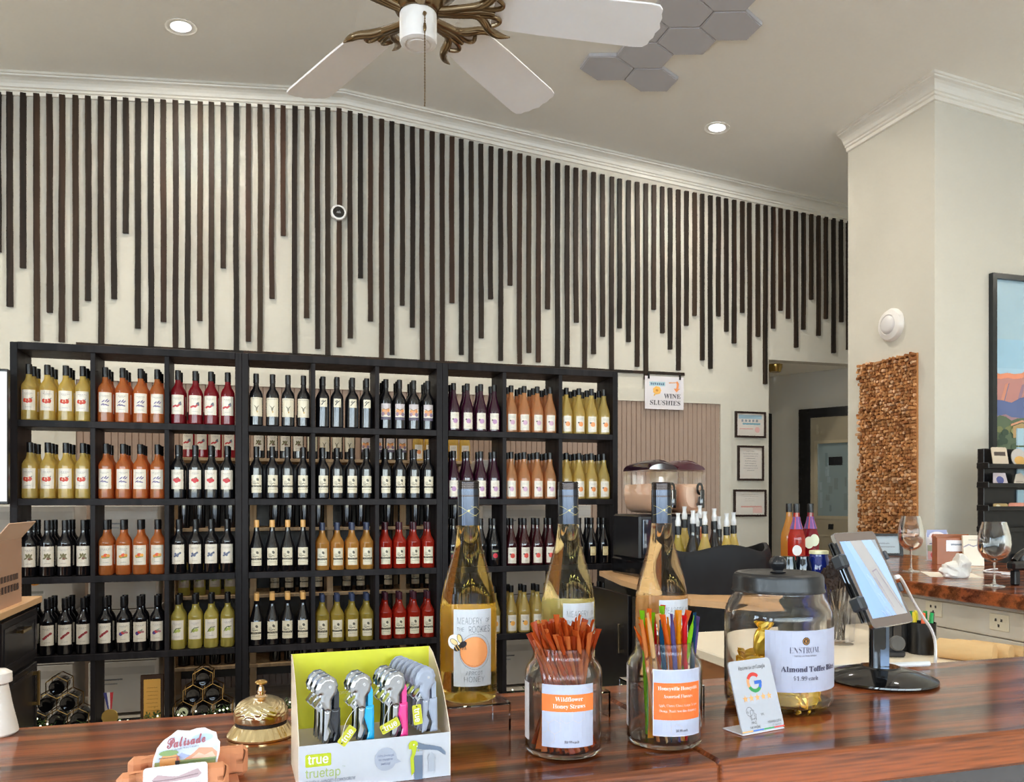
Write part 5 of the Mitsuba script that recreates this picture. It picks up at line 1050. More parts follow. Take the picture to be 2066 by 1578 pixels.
# ---------------------------------------------------------------- side cabinet at the screen end
BAR = 1.07
t = thing('side_cabinet', 'black back-bar cabinet with a pale wood top and brass pulls, below the carton', 'cabinet')
KX = -1.115
put(t, 'worktop', shape(rbox(-1.85, KX + .012, 2.2, 4.66, .872, .905, .003), 'satin', (206, 166, 124)))
put(t, 'body', shape(sbx(-1.83, KX - .02, 2.2, 4.64, 0, .872), 'satin', (18, 16, 18)))
for k, (y0, y1) in enumerate(((2.25, 2.82), (2.85, 3.42), (3.45, 4.02), (4.05, 4.62))):
    for z0, z1 in ((.60, .85), (.06, .58)):
        dwr = put(t, 'drawer' if z0 > .5 else 'cupboard_door', shape(cat([rbox(KX - .0195, KX - .002, y0, y1, z0, z1, .003)]), 'satin', (22, 20, 22)))
        ring = sbox(y0 + .03, z0 + .03, y1 - .03, z1 - .03).difference(sbox(y0 + .05, z0 + .05, y1 - .05, z1 - .05))
        scene[dwr + '__moulding'] = shape(extr(ring, .004, 'yz', KX - .002), 'satin', (30, 28, 30))
        zc_ = z1 - .07 if z0 > .5 else z1 - .12
        ym = (y0 + y1) / 2 if z0 > .5 else y1 - .08
        if z0 > .5:
            hd = cat([rbox(KX + .018, KX + .028, ym - .07, ym + .07, zc_ - .008, zc_ + .008, .002), sbx(KX - .003, KX + .02, ym - .068, ym - .058, zc_ - .006, zc_ + .006), sbx(KX - .003, KX + .02, ym + .058, ym + .068, zc_ - .006, zc_ + .006)])
        else:
            hd = cat([rbox(KX + .018, KX + .030, ym - .010, ym + .010, zc_ - .085, zc_ + .085, .002), sbx(KX - .003, KX + .02, ym - .009, ym + .009, zc_ - .083, zc_ - .066), sbx(KX - .003, KX + .02, ym - .009, ym + .009, zc_ + .066, zc_ + .083)])
        scene[dwr + '__handle'] = shape(hd, 'metal', (186, 158, 104))
t = thing('cardboard_box', 'brown cardboard box with its flap open, on the pale cabinet top', 'box')
bx0, bx1, by0, by1 = -1.55, -1.135, 4.0, 4.42
put(t, 'body', shape(cat([sbx(bx0, bx1, by0, by0 + .005, .9055, 1.21), sbx(bx0, bx1, by1 - .005, by1, .9055, 1.21), sbx(bx0, bx0 + .005, by0 + .005, by1 - .005, .9055, 1.21), sbx(bx1 - .005, bx1, by0 + .005, by1 - .005, .9055, 1.21), sbx(bx0, bx1, by0, by1, .9052, .91)]), 'paint', (178, 140, 116)))
put(t, 'flap', shape(move(sbx(-.004, 0, by0, by1, 0, .10), (bx1, 0, 1.21), ry=38), 'paint', (196, 164, 140)))
a = Art()
for i in range(7):
    a.add(rect(-.16 + .045 * i, .0, -.125 + .045 * i, .028), (92, 74, 66)); a.add(rect(-.15 + .045 * i, -.05, -.118 + .045 * i, -.018), (80, 62, 56))
m, c = a.flat()
put(t, 'printing', mikit.ply(move(m, (bx1 + .0008, (by0 + by1) / 2, 1.02), rz=90), 'print', uv=colour_uv(c)))
put(t, 'printing', mikit.ply(move(m, ((bx0 + bx1) / 2, by0 - .0008, 1.02)), 'print', uv=colour_uv(c)))

# ---------------------------------------------------------------- back counter with the slush machine
t = thing('back_counter', 'black back counter with a pale wood edge below the slush machine', 'counter')
top = Polygon([(2.02, 4.80), (1.90, 4.20), (1.835, 3.30), (2.0, 3.05), (2.43, 3.02), (2.43, 4.04), (3.4, 4.04), (3.4, 4.80)])
put(t, 'worktop', shape(extr(top, .03, 'xy', .912), 'satin', (204, 162, 118)))
put(t, 'body', shape(extr(top.buffer(-.03), .91, 'xy', .002), 'satin', (15, 14, 16)))
for y0, y1 in ((3.35, 3.95), (4.0, 4.6)):
    dr_ = put(t, 'cupboard_door', shape(rbox(1.850, 1.870, y0, y1, .08, .88, .003), 'satin', (22, 20, 22)))
    scene[dr_ + '__handle'] = shape(cat([rbox(1.822, 1.832, y0 + .06, y0 + .075, .56, .72, .002), sbx(1.83, 1.851, y0 + .061, y0 + .074, .562, .576), sbx(1.83, 1.851, y0 + .061, y0 + .074, .704, .718)]), 'metal', (214, 204, 180))
t = thing('slush_machine', 'twin-bowl slush machine with dark domed lids and pale pink slush', 'drink machine')
SMY, ZT = 4.30, .942
put(t, 'base', shape(rbox(2.06, 2.50, SMY - .08, SMY + .40, ZT + .0002, ZT + .10, .01), 'gloss', (16, 16, 18)))
put(t, 'body', shape(rbox(2.07, 2.49, SMY + .02, SMY + .40, ZT + .10, ZT + .365, .012), 'satin', (22, 22, 26)))
put(t, 'front_panel', shape(rbox(2.09, 2.47, SMY + .008, SMY + .02, ZT + .13, ZT + .34, .004), 'gloss', (40, 46, 58)))
put(t, 'drip_tray', shape(rbox(2.09, 2.47, SMY - .18, SMY - .081, ZT + .0003, ZT + .045, .006), 'satin', (30, 30, 32)))


def bowl_prof(k):
    # front outline, rounded below, straight above: half width against height
    return [(0, 0), (.036, .005), (.062, .025), (.077, .06), (.082, .10), (.081, .14), (.076, .17)]


for k, xc in enumerate((2.185, 2.365)):
    zb = ZT + .375
    pr = [(-w, z) for w, z in bowl_prof(k)][::-1] + [(w, z) for w, z in bowl_prof(k)][1:]
    hi = [(-w, z) for w, z in bowl_prof(k)][::-1] + [(w, z) for w, z in bowl_prof(k)][1:] + [(.078, .25), (-.078, .25)]
    H_ = []
    for (o, sc) in ((-.10, .70), (-.08, .90), (-.03, 1.0), (.30, 1.0)):
        H_ += [(xc + x * sc, SMY + o, zb + .10 + (z - .10) * sc) for x, z in pr]
    put(t, 'slush', shape(trimesh.convex.convex_hull(np.array(H_)), 'satin', (226, 190, 166), smooth=35), label='pale pink slush')
    H_ = []
    for (o, sc) in ((-.112, .70), (-.09, .90), (-.035, 1.0), (.31, 1.0)):
        H_ += [(xc + x * sc * 1.035, SMY + o, zb + .10 + (z - .10) * sc * 1.035) for x, z in hi]
    b_ = put(t, 'bowl', shape(trimesh.convex.convex_hull(np.array(H_)), 'thin_glass', smooth=35), label='clear bowl')
    dome = [(xc + .090 * math.cos(a_) , SMY + .10 + y_, zb + .252 + .062 * math.sin(a_) * s_) for y_, s_ in ((-.16, .55), (-.10, .95), (.05, 1.0), (.20, .8)) for a_ in np.linspace(0, math.pi, 16)]
    put(t, 'lid', shape(trimesh.convex.convex_hull(np.array(dome)), 'gloss', (36, 18, 30) if k == 0 else (64, 16, 34), smooth=35))
    put(t, 'tap', shape(cat([move(lathe([(0, 0), (.018, 0), (.020, .02), (.016, .05), (0, .055)], 16), (xc + .02, SMY - .135, zb + .045)), rbox(xc + .008, xc + .034, SMY - .152, SMY - .142, zb + .03, zb + .135, .004), tube([(xc + .02, SMY - .10, zb + .05), (xc + .02, SMY - .14, zb + .05)], .012, 10)]), 'gloss', (18, 16, 18), smooth=35))
    put(t, 'tap_guide', shape(extr(ell(0, 0, .022, .036).difference(ell(0, 0, .010, .022)), .006, 'xz', 0), 'gloss', (30, 28, 28)), tr(xc + .021, SMY - .122, zb + .14))

# black cloth-draped tub of tasting bottles with clear pourers
t = thing('draped_tub', 'wide tub covered in black cloth, full of tasting bottles, beside the slush machine', 'tub')
TX, TY = 2.125, 3.60
prof_ = [(.272, .0), (.285, .08), (.290, .16), (.282, .205), (.27, .22), (.255, .215), (.25, .05)]
m = lathe(prof_, 72)
v = m.vertices.copy()
ang_ = np.arctan2(v[:, 1], v[:, 0])
fold = 1 + .028 * np.sin(ang_ * 13 + np.sin(ang_ * 3) * 1.5) * np.clip(1.1 - v[:, 2] / .26, .1, 1) + .012 * np.sin(ang_ * 5)
v[:, 0] *= fold * 1.0; v[:, 1] *= fold * .74
v[:, 2] += .018 * np.sin(ang_ * 4 + 1) * (v[:, 2] > .2)
v[:, 2] = np.maximum(v[:, 2], 0.0006)
m.vertices = v
put(t, 'cloth', shape(m, 'paint', (20, 19, 24), smooth=60), tr(TX, TY, ZT, rz=-18))
fill = lathe([(0, .04), (.24, .04)], 48)
fill.vertices[:, 1] *= .74
put(t, 'fill', shape(fill, 'paint', (16, 15, 18)), tr(TX, TY, ZT, rz=-18))
POUR = [(1368, 1035), (1381, 1022), (1398, 1030), (1406, 1036), (1422, 1032), (1441, 1026), (1466, 1036), (1480, 1034), (1450, 1042), (1412, 1020)]
pr_r = random.Random(12)
for k, (px, py) in enumerate(POUR):
    y = TY + (.02, .09, -.03, .05, -.08, .10, -.05, .05, .12, .13)[k]
    p = hit(px, py, 'Y', y)
    zt = float(p[2])
    c = ['olive', 'pale', 'dark', 'dark', 'pale', 'dark', 'yellow', 'pale', 'dark', 'orange'][k]
    b = thing('tasting_bottle', f'{CN[c]} tasting bottle with a clear pourer, {["first", "second", "third", "fourth", "fifth", "sixth", "seventh", "eighth", "ninth", "tenth"][k]} in the black-draped tub', 'bottle', 'tasting bottles in the draped tub')
    q = tr(float(p[0]), y, zt - .365)
    put(b, 'glass', cached(('tb', c), lambda: shape(lathe([(0, 0), (.036, 0), (.037, .02), (.037, .15), (.034, .175), (.026, .20), (.0165, .235), (.0145, .25), (.0145, .30), (0, .30)], 20), 'wine' if c in WINE else 'gloss', WINE.get(c, (22, 20, 24)), smooth=50)), q)
    put(b, 'sleeve', cached('tbs', lambda: shape(lathe([(0, .2995), (.0155, .2995), (.0158, .297), (.0158, .258), (.0152, .257)], 16), 'satin', (20, 24, 28), smooth=40)), q)
    sp = cached('tbp', lambda: shape(cat([lathe([(0, .300), (.0125, .300), (.0140, .318), (.0135, .326), (.0105, .334), (.009, .350), (.0125, .3655), (.010, .3655), (.006, .350), (0, .335)], 16)]), 'satin', (226, 228, 234), smooth=40))
    put(b, 'pourer', sp, q, label='clear plastic pourer')

# bouquet of display bottles at the end of the back counter, standing on a low rail
for k, (px, xx_, tag) in enumerate(((1592, 2.56, 0), (1607, 2.475, 1), (1635, 2.58, 2))):
    p = hit(px, 1018, 'X', xx_)
    col = ['amber', 'scarlet', 'red'][k]
    b = thing('display_bottle', ['amber bottle behind the two scarf-wrapped ones, before the hallway', 'red bottle with a purple diamond-patterned collar and round white tag', 'tall red bottle with patterned collar and two hanging green-white tags'][k], 'bottle', 'collared bottles before the hallway')
    q = tr(xx_, float(p[1]), BAR + .0003, rz=-28)
    put(b, 'glass', body('burgundy', col), q)
    put(b, 'capsule', cached(('c', 'burgundy', 'black'), None), q)
    if tag:
        cone = lathe([(.0305, .180), (.024, .203), (.0185, .224), (.0170, .240)], 24)
        f_ = cone.faces; V = cone.vertices[f_].reshape(-1, 3)
        cc = np.array([lin([(120, 84, 140), (196, 80, 96), (92, 76, 128), (160, 96, 150)][(int(i // 2) * 7 + int(i // 6)) % 4]) for i in range(len(f_)) for _ in range(3)])
        cm = trimesh.Trimesh(V, np.arange(len(V)).reshape(-1, 3), process=False)
        cm.vertices = np.c_[cm.vertices[:, :2] * 1.05, cm.vertices[:, 2]]
        put(b, 'collar', mikit.ply(cm, 'paint', uv=colour_uv(cc)), q, label='diamond-patterned collar')
        for j in range(tag):
            g = ell(.012 - .026 * j if tag == 2 else -.004, .125 - .012 * j if tag == 2 else .078, .022, .030 if tag == 2 else .026)
            put(b, 'tag', shape(extr(g, .002, 'xz', -.047 - .003 * j), 'satin', (218, 226, 196) if tag == 2 else (222, 224, 226)), q)

# ---------------------------------------------------------------- side bar at the right
t = thing('side_bar', 'glossy red-brown side bar with a pale panelled inner face, under the wine glasses', 'counter')
put(t, 'bar_top', shape(rbox(2.44, 3.62, 1.55, 4.02, BAR - .052, BAR, .004), 'bar_wood'))
put(t, 'sub_top', shape(rbox(2.475, 3.6, 1.57, 4.0, BAR - .066, BAR - .0521, .002), 'satin', (158, 152, 146)))
put(t, 'body', shape(sbx(2.52, 3.5, 1.6, 3.98, 0, BAR - .0661), 'satin', (206, 200, 188)))
for z0, z1 in ((.90, .998), (.79, .896), (.10, .786)):
    put(t, 'panel', shape(rbox(2.503, 2.5199, 1.6, 3.97, z0, z1, .003), 'satin', (210, 204, 192)))
for px, py in ((1884, 1228), (2016, 1256)):
    p = hit(px, py, 'X', 2.50)
    o = put(t, 'outlet', shape(rbox(2.497, 2.503, float(p[1]) - .04, float(p[1]) + .04, float(p[2]) - .03, float(p[2]) + .03, .002), 'satin', (222, 214, 192)))
    for dy, dz in ((-.012, .008), (.012, .008), (0, -.012)):
        put(t, 'outlet_slot', shape(sbx(2.496, 2.4971, float(p[1]) + dy - .0035, float(p[1]) + dy + .0035, float(p[2]) + dz - .005, float(p[2]) + dz + .005), 'paint', (60, 54, 48)))


def wine_glass(px, py, h, r, label, tint=None):
    p = hit(px, py, 'Z', BAR)
    k = h / .24
    t = thing('wine_glass', label, 'wine glass', None)
    q = tr(float(p[0]), float(p[1]), BAR + .0003)
    prof = [(r * .72, h), (r * .84, h * .90), (r * .96, h * .78), (r, h * .66), (r * .95, h * .55), (r * .76, h * .46), (r * .45, h * .405), (.0045, h * .375), (.0038, h * .30), (.0038, h * .12), (.0055, h * .05), (.014, h * .022), (r * .62, .004), (r * .66, .002), (r * .66, 0), (0, 0)]
    inn = [(0, h * .40), (r * .42, h * .425), (r * .73, h * .475), (r * .925, h * .56), (r * .975, h * .66), (r * .935, h * .78), (r * .81, h * .90), (r * .695, h)]
    put(t, 'glass', shape(lathe(inn + prof, 36), 'glass', smooth=50), q)


wine_glass(1838, 1153, .25, .0545, 'empty wine glass beside the cork panel, farther from the spinner rack')
wine_glass(2006, 1183, .24, .0560, 'empty wine glass in front of the black spinner rack')
# things on the side bar
p = hit(1962, 1133, 'Z', BAR); q0 = hit(1910, 1133, 'Z', BAR)
bx, by = 3.17, 3.72
t = thing('wooden_holder', 'small brown wooden box holder with a white card between brochures', 'card holder')
bq = hit(1927, 1140, 'Z', BAR)
q = tr(float(bq[0]), float(bq[1]), BAR + .0002, rz=-26)
put(t, 'box', shape(cat([rbox(-.085, .085, 0, .012, 0, .135, .002), rbox(-.085, .085, .058, .07, 0, .15, .002), sbx(-.085, -.073, .012, .058, 0, .14), sbx(.073, .085, .012, .058, 0, .14), sbx(-.073, .073, .012, .058, 0, .01)]), 'satin', (150, 82, 40)), q)
a = Art(); a.add(rect(-.05, -.028, .05, .028), (232, 230, 234)); a.add(rect(-.028, .002, .03, .010), (130, 134, 146))
put(t, 'card', art(a), q @ T().translate([.008, -.001, .095]))
t = thing('brochure', 'upright brochure with a red oval heading and a vineyard picture, beside the far wine glass', 'brochure')
bq = hit(1893, 1132, 'Z', BAR)
q = T().translate([float(bq[0]), float(bq[1]), BAR + .001]).rotate([0, 0, 1], -26).rotate([1, 0, 0], -8)
put(t, 'stand', shape(sbx(-.055, .055, .001, .006, 0, .15), 'satin', (206, 206, 210)), q)
put(t, 'foot', shape(sbx(-.055, .055, .0062, .04, 0, .004), 'satin', (206, 206, 210)), q)
a = Art(); a.add(rect(-.05, .006, .05, .165), (218, 214, 216)); a.add(rect(-.05, .125, .05, .165), (150, 156, 190)); a.add(ell(0, .125, .042, .03), (238, 226, 226)); a.add(ell(0, .128, .03, .014), (214, 128, 120)); a.add(rect(-.04, .088, .04, .094), (120, 116, 140))
a.add(rect(-.05, .05, .05, .082), (150, 152, 130)); a.add(rect(-.05, .006, .05, .05), (206, 160, 160)); a.add(ell(-.015, .03, .022, .018), (186, 70, 74)); a.add(ell(.03, .034, .018, .022), (226, 226, 232))
put(t, 'sheet', art(a), q)
t = thing('note_pad', 'upright cream note card with a faint mountain line, beside the wooden holder', 'note card')
bq = hit(1966, 1142, 'Z', BAR)
q = T().translate([float(bq[0]), float(bq[1]), BAR + .001]).rotate([0, 0, 1], -28).rotate([1, 0, 0], -10)
put(t, 'block', shape(sbx(-.045, .045, .001, .018, 0, .15), 'paint', (220, 210, 190)), q)
a = Art(); a.add(rect(-.045, 0, .045, .15), (226, 216, 196)); a.add(stroke([(-.042, .092), (-.02, .104), (0, .095), (.02, .102), (.042, .09)], .006), (150, 140, 150)); a.add(rect(-.02, .125, .025, .129), (176, 168, 156))
put(t, 'sheet', art(a), q)
# crumpled napkin
nv = trimesh.creation.icosphere(3, 1.0)
nn = mikit.meshkit.fbm(nv.vertices * 1.7 + 5, 3, 4)
v = nv.vertices * (0.55 + 0.75 * nn)[:, None] * np.array([.062, .048, .040])
v[:, 2] = np.maximum(v[:, 2] - v[:, 2].min() - .01, 0) * (1 + .5 * (v[:, :1].ravel() > .0))
bq = hit(1928, 1166, 'Z', BAR)
single('napkin', shape(trimesh.Trimesh(v, nv.faces, process=False), 'paint', (226, 222, 216), smooth=25), 'crumpled white napkin on the side bar between the wine glasses', 'napkin', to=tr(float(bq[0]), float(bq[1]), BAR + .0003, rz=-20))
bq = hit(1965, 1165, 'Z', BAR)
single('paper_sheet', shape(move(sbx(-.10, .10, -.13, .13, 0, .0008), (0, 0, 0)), 'paint', (214, 204, 190)), 'flat sheet of paper lying behind the napkin on the side bar', 'paper', to=tr(float(bq[0]), float(bq[1]) + .12, BAR + .0002, rz=-35))
t = thing('corkscrew_holder', 'black bar tool lying at the foot of the near wine glass', 'bar tool')
bq = hit(2046, 1180, 'Z', BAR)
q = tr(float(bq[0]), float(bq[1]), BAR + .0003)
put(t, 'leg', shape(rbox(-.016, .010, -.02, .006, 0, .055, .004), 'satin', (16, 16, 18)), q)
put(t, 'arm', shape(rbox(-.03, .20, -.025, .012, .0551, .09, .008), 'gloss', (18, 18, 20)), q)
put(t, 'handle', shape(tube(smooth_path([(0, 0, .0905), (.05, .01, .12), (.12, .02, .13), (.19, .02, .1)], 20), .011, 10), 'gloss', (14, 14, 16), smooth=50), q)
t = thing('cable', 'thin white cable curled on the side bar beyond the near wine glass', 'cable')
bq = hit(2020, 1160, 'Z', BAR)
put(t, 'cord', shape(tube(smooth_path([(float(bq[0]) + x, float(bq[1]) + y, BAR + .0045) for x, y in ((0, 0), (.04, -.03), (.07, .03), (.02, .08), (.09, .16), (.2, .2))], 40), .004, 8), 'satin', (220, 218, 220), smooth=50))
# tilted framed card behind the tablet
t = thing('framed_card', 'small black framed pale card leaning behind the tablet', 'framed card')
bq = hit(1786, 1122, 'Z', BAR)
q = T().translate([float(bq[0]) + .02, float(bq[1]) + .02, BAR + .0008]).rotate([0, 0, 1], -22).rotate([1, 0, 0], -12)
put(t, 'frame', shape(extr(sbox(-.10, 0, .10, .13).difference(sbox(-.085, .014, .085, .116)), .012, 'xz', 0), 'satin', (18, 18, 20)), q)
a = Art(); a.add(rect(-.09, .01, .09, .12), (178, 192, 202)); a.add(rect(-.05, .05, .06, .056), (140, 152, 164)); a.add(rect(-.05, .07, .03, .076), (140, 152, 164))
put(t, 'sheet', art(a), q @ T().translate([0, .008, 0]))

# spinner rack with stickers at the right edge
t = thing('spinner_rack', 'black display rack of stickers and badges beside the landscape picture', 'display rack')
RY = 4.05
ra = hit(1985, 905, 'Y', RY); rb_ = hit(2120, 905, 'Y', RY)
rx0, rx1 = float(ra[0]), float(rb_[0])
rt = float(ra[2])
put(t, 'back_panel', shape(rbox(rx0, rx1, RY, RY + .05, .965, rt, .003), 'satin', (16, 16, 18)))
SH = [float(hit(1985, y, 'Y', RY - .06)[2]) for y in (943, 982, 1029, 1072)]
for z in SH:
    put(t, 'tray', shape(cat([rbox(rx0 - .055, rx1, RY - .085, RY - .001, z - .006, z, .002), rbox(rx0 - .055, rx1, RY - .09, RY - .083, z - .006, z + .022, .002), rbox(rx0 - .06, rx0 - .054, RY - .09, RY - .001, z - .006, z + .03, .002)]), 'satin', (14, 14, 16)))
put(t, 'post', shape(lathe([(0, .9605), (.14, .9605), (.14, .975), (.03, .985), (.025, 1.05), (0, 1.05)], 24), 'satin', (18, 18, 20), smooth=40), tr((rx0 + rx1) / 2, RY - .03, 0))
stk = [('square cream badge on the top tray of the black rack', 0, .09, rect(-.062, 0, .062, .13, .012), (206, 190, 170), rect(-.045, .075, .045, .1), (78, 66, 62)),
       ('round badge with a tan mound on the top tray of the black rack', 0, .245, ell(0, .062, .064, .062), (190, 182, 178), ell(.0, .045, .045, .03), (206, 160, 92)),
       ('white badge with a blue emblem on the second tray of the black rack', 1, .085, Polygon([(-.062, 0), (.062, 0), (.05, .088), (-.045, .088)]), (214, 200, 206), ell(0, .042, .03, .024), (84, 88, 140)),
       ('beige pyramid badge on the second tray of the black rack', 1, .24, Polygon([(-.06, 0), (.06, 0), (.045, .07), (.02, .09), (-.02, .08)]), (206, 192, 178), rect(-.03, .03, .03, .036), (170, 150, 140)),
       ('small tan badge on the third tray of the black rack', 2, .085, rect(-.055, 0, .06, .04, .012), (170, 142, 96), ell(-.02, .02, .018, .014), (210, 200, 180)),
       ('long salmon badge on the third tray of the black rack', 2, .22, rect(-.07, 0, .075, .044, .02), (216, 142, 122), rect(-.03, .016, .03, .022), (196, 116, 98))]
for lb, si, dx, g, c, g2, c2 in stk:
    a = Art(); a.add(g, c); a.add(g2, c2)
    s_ = thing('badge', lb, 'badge')
    q = T().translate([rx0 + dx - .01, RY - .058, SH[si] + .001]).rotate([1, 0, 0], -10)
    put(s_, 'plate', shape(extr(g, .004, 'xz', 0.0006), 'satin', c), q)
    put(s_, 'face', art(a), q)
for k, yy in enumerate((888, 926, 968, 1012)):
    s_ = thing('postcard', f'pale blue card hanging at the outer side of the black rack, {["highest", "second", "third", "lowest"][k]}', 'card')
    p = hit(2056, yy, 'Y', RY - .005)
    scene[s_] = shape(sbx(float(p[0]) - .02, float(p[0]) + .12, RY - .012, RY - .002, float(p[2]) - .035, float(p[2]) + .075), 'satin', (170, 200, 216))
t = thing('side_table', 'grey-topped black table under the sticker rack', 'table')
put(t, 'top', shape(rbox(4.02, 5.6, 3.72, 4.39, 1.10 - .16, 1.12 - .16, .003), 'satin', (150, 138, 128)))
put(t, 'base', shape(sbx(4.06, 5.56, 3.76, 4.37, 0, .9399), 'satin', (18, 18, 20)))

# ---------------------------------------------------------------- inner work counter behind the bar
t = thing('work_counter', 'low pale work counter inside the bar with a brown wooden side', 'counter')
WZ = .85
put(t, 'worktop', shape(rbox(1.50, 2.50, 1.62, 2.98, WZ - .035, WZ, .004), 'satin', (226, 214, 194)))
put(t, 'body', shape(sbx(1.52, 2.49, 1.64, 2.96, 0, WZ - .0351), 'satin', (140, 92, 56)))
# pen cup and pens
t = thing('pen_cup', 'black mesh cup of pens and highlighters on the work counter', 'pen cup')
pq = hit(1860, 1318, 'Z', WZ)
q = tr(float(pq[0]), float(pq[1]), WZ + .0003)
put(t, 'cup', shape(lathe([(0, 0), (.044, 0), (.046, .11), (.043, .11), (.041, .004), (0, .004)], 28), 'satin', (18, 18, 20), smooth=35), q)
pc = [((44, 140, 70), 'green'), ((228, 216, 60), 'yellow'), ((44, 120, 76), 'green'), ((226, 206, 50), 'yellow'), ((226, 90, 50), 'orange'), ((40, 160, 90), 'green'), ((40, 40, 44), 'black')]
for k, (c, n_) in enumerate(pc):
    a_ = k * 2 * math.pi / 7 + .5
    s_ = thing('pen', f'{n_} pen or highlighter standing in the black cup', 'pen', f'{n_} pens in the black cup')
    d = np.array([math.cos(a_) * .012, math.sin(a_) * .012, .14])
    b0 = np.array([math.cos(a_) * .024, math.sin(a_) * .024, .006])
    put(s_, 'barrel', shape(tube([b0, b0 + d * .75], .0065, 8), 'gloss', (30, 30, 32) if k % 2 else c, smooth=40), q)
    put(s_, 'cap', shape(tube([b0 + d * .751, b0 + d], [.0075, .0065], 8), 'gloss', c, smooth=40), q)
t = thing('black_container', 'black caddy beside the pen cup on the work counter', 'caddy')
pq = hit(1822, 1315, 'Z', WZ)
put(t, 'body', shape(rbox(-.05, .05, -.04, .05, 0, .13, .008), 'satin', (22, 22, 24)), tr(float(pq[0]), float(pq[1]) + .03, WZ + .0003, rz=-20))
put(t, 'clip', shape(rbox(-.03, .0, -.048, -.041, .02, .11, .003), 'gloss', (34, 34, 38)), tr(float(pq[0]), float(pq[1]) + .03, WZ + .0003, rz=-20))
for k, px in enumerate((1895, 1930, 1962)):
    pq = hit(px, 1327 - 3 * k, 'Z', WZ)
    s_ = thing('paper_roll', f'rolled tan paper lying beside the pen cup, {["nearest to it", "middle one", "farthest from it"][k]}', 'paper roll')
    r_ = (.034, .03, .026)[k]
    q = T().translate([float(pq[0]), float(pq[1]), WZ + r_ + .0005]).rotate([0, 0, 1], -62 - 4 * k).rotate([0, 1, 0], 90)
    put(s_, 'roll', shape(lathe([(.0, .0), (r_ * .3, -.001), (r_ * .35, .001), (r_ * .62, -.001), (r_ * .68, .001), (r_, 0), (r_, .17), (0, .17)], 24), 'paint', (214, 178, 128), smooth=35), q)
t = thing('tape_dispenser', 'small black tape dispenser with two wheels behind the tablet pole', 'tape dispenser')
pq = hit(1800, 1325, 'Z', WZ)
q = tr(float(pq[0]), float(pq[1]), WZ + .0003, rz=-20)
put(t, 'base', shape(rbox(-.06, .04, -.018, .018, 0, .022, .006), 'satin', (44, 44, 46)), q)
for dx in (-.04, .012):
    put(t, 'wheel', shape(lathe([(0, -.010), (.022, -.010), (.026, -.006), (.026, .006), (.022, .010), (0, .010)], 22), 'satin', (92, 90, 88), smooth=35), q @ T().translate([dx, -.012, .048]).rotate([1, 0, 0], 90))
# glass vase with dark dried flowers, and jars
t = thing('glass_vase', 'ribbed clear glass vase holding dark dried cones, behind the candy jar', 'vase')
pq = hit(1700, 1300, 'Z', WZ)
q = tr(float(pq[0]), float(pq[1]) + .02, WZ + .0003)
vl = lathe([(0, .0), (.052, .0), (.058, .01), (.066, .20), (.062, .20), (.054, .012), (0, .010)], 48)
v = vl.vertices.copy(); a_ = np.arctan2(v[:, 1], v[:, 0]); rr = 1 + .035 * np.cos(a_ * 12) * (v[:, 2] > .02)
v[:, 0] *= rr; v[:, 1] *= rr; vl.vertices = v
put(t, 'glass', shape(vl, 'thin_glass', smooth=40), q)
put(t, 'wire', shape(cat([tube([(.02 * math.cos(k), .02 * math.sin(k), .015), (.045 * math.cos(k * 1.3), .045 * math.sin(k * 1.3), .24)], .003, 6) for k in range(12)]), 'paint', (70, 58, 48)), q, label='dark stems')
cr2 = random.Random(9)
for k in range(13):
    a_, e_ = cr2.uniform(0, 6.28), cr2.uniform(0, 1)
    pos = (math.cos(a_) * .075 * e_, math.sin(a_) * .06 * e_, .255 + cr2.uniform(-.02, .11) * (1.1 - e_ * .5))
    s_ = thing('dried_cone', 'dark dried cone in the glass vase', 'dried cone', 'dried cones in the glass vase')
    cm = trimesh.creation.icosphere(2, 1)
    cm.vertices = cm.vertices * (1 + .25 * np.sin(cm.vertices[:, 2:] * 14) * np.cos(np.arctan2(cm.vertices[:, 1], cm.vertices[:, 0])[:, None] * 6)) * np.array([.024, .024, .034])
    put(s_, 'scales', cached(('cone', k % 2), lambda: shape(cm, 'paint', (34, 24, 22) if k % 2 else (48, 34, 28))), q @ T().translate(list(pos)).rotate([1, .3, 0], cr2.uniform(-50, 50)))
for k, (px, pt_, w, c, lb, lid) in enumerate(((1592, 1122, .030, (22, 30, 26), 'dark green bottle neck beside the red tagged bottles', None), (1620, 1122, .034, (16, 20, 30), 'dark jar with gold print beside the blue jar', None), (1652, 1118, .046, (18, 34, 110), 'cobalt blue jar with a pale lid behind the candy jar', (224, 220, 180)))):
    p = hit(px, pt_, 'Y', 2.7)
    s_ = thing('bar_jar', lb, 'jar')
    hh = float(p[2]) - WZ - .0003
    q = tr(float(p[0]), 2.7, WZ + .0003)
    put(s_, 'glass', shape(lathe([(0, 0), (w * .95, 0), (w, .01), (w, hh - .06), (w * .9, hh - .03), (w * .75, hh - .012), (w * .75, hh), (0, hh)], 28), 'gloss', c, smooth=40), q)
    if lid:
        put(s_, 'lid', shape(lathe([(0, hh + .016), (w * .78, hh + .014), (w * .80, hh + .001), (0, hh + .001)], 28), 'satin', lid, smooth=35), q)
    if k == 1:
        a = Art(.01); r = random.Random(2)
        for i in range(14):
            a.add(ell(r.uniform(-.02, .02), r.uniform(-.03, .03), .005, .004, r.uniform(0, 90)), (206, 176, 104))
        m, c_ = a.round(w + .0005)
        put(s_, 'label', mikit.ply(m, 'print', uv=colour_uv(c_)), q @ T().translate([0, 0, hh - .10]).rotate([0, 0, 1], -25))
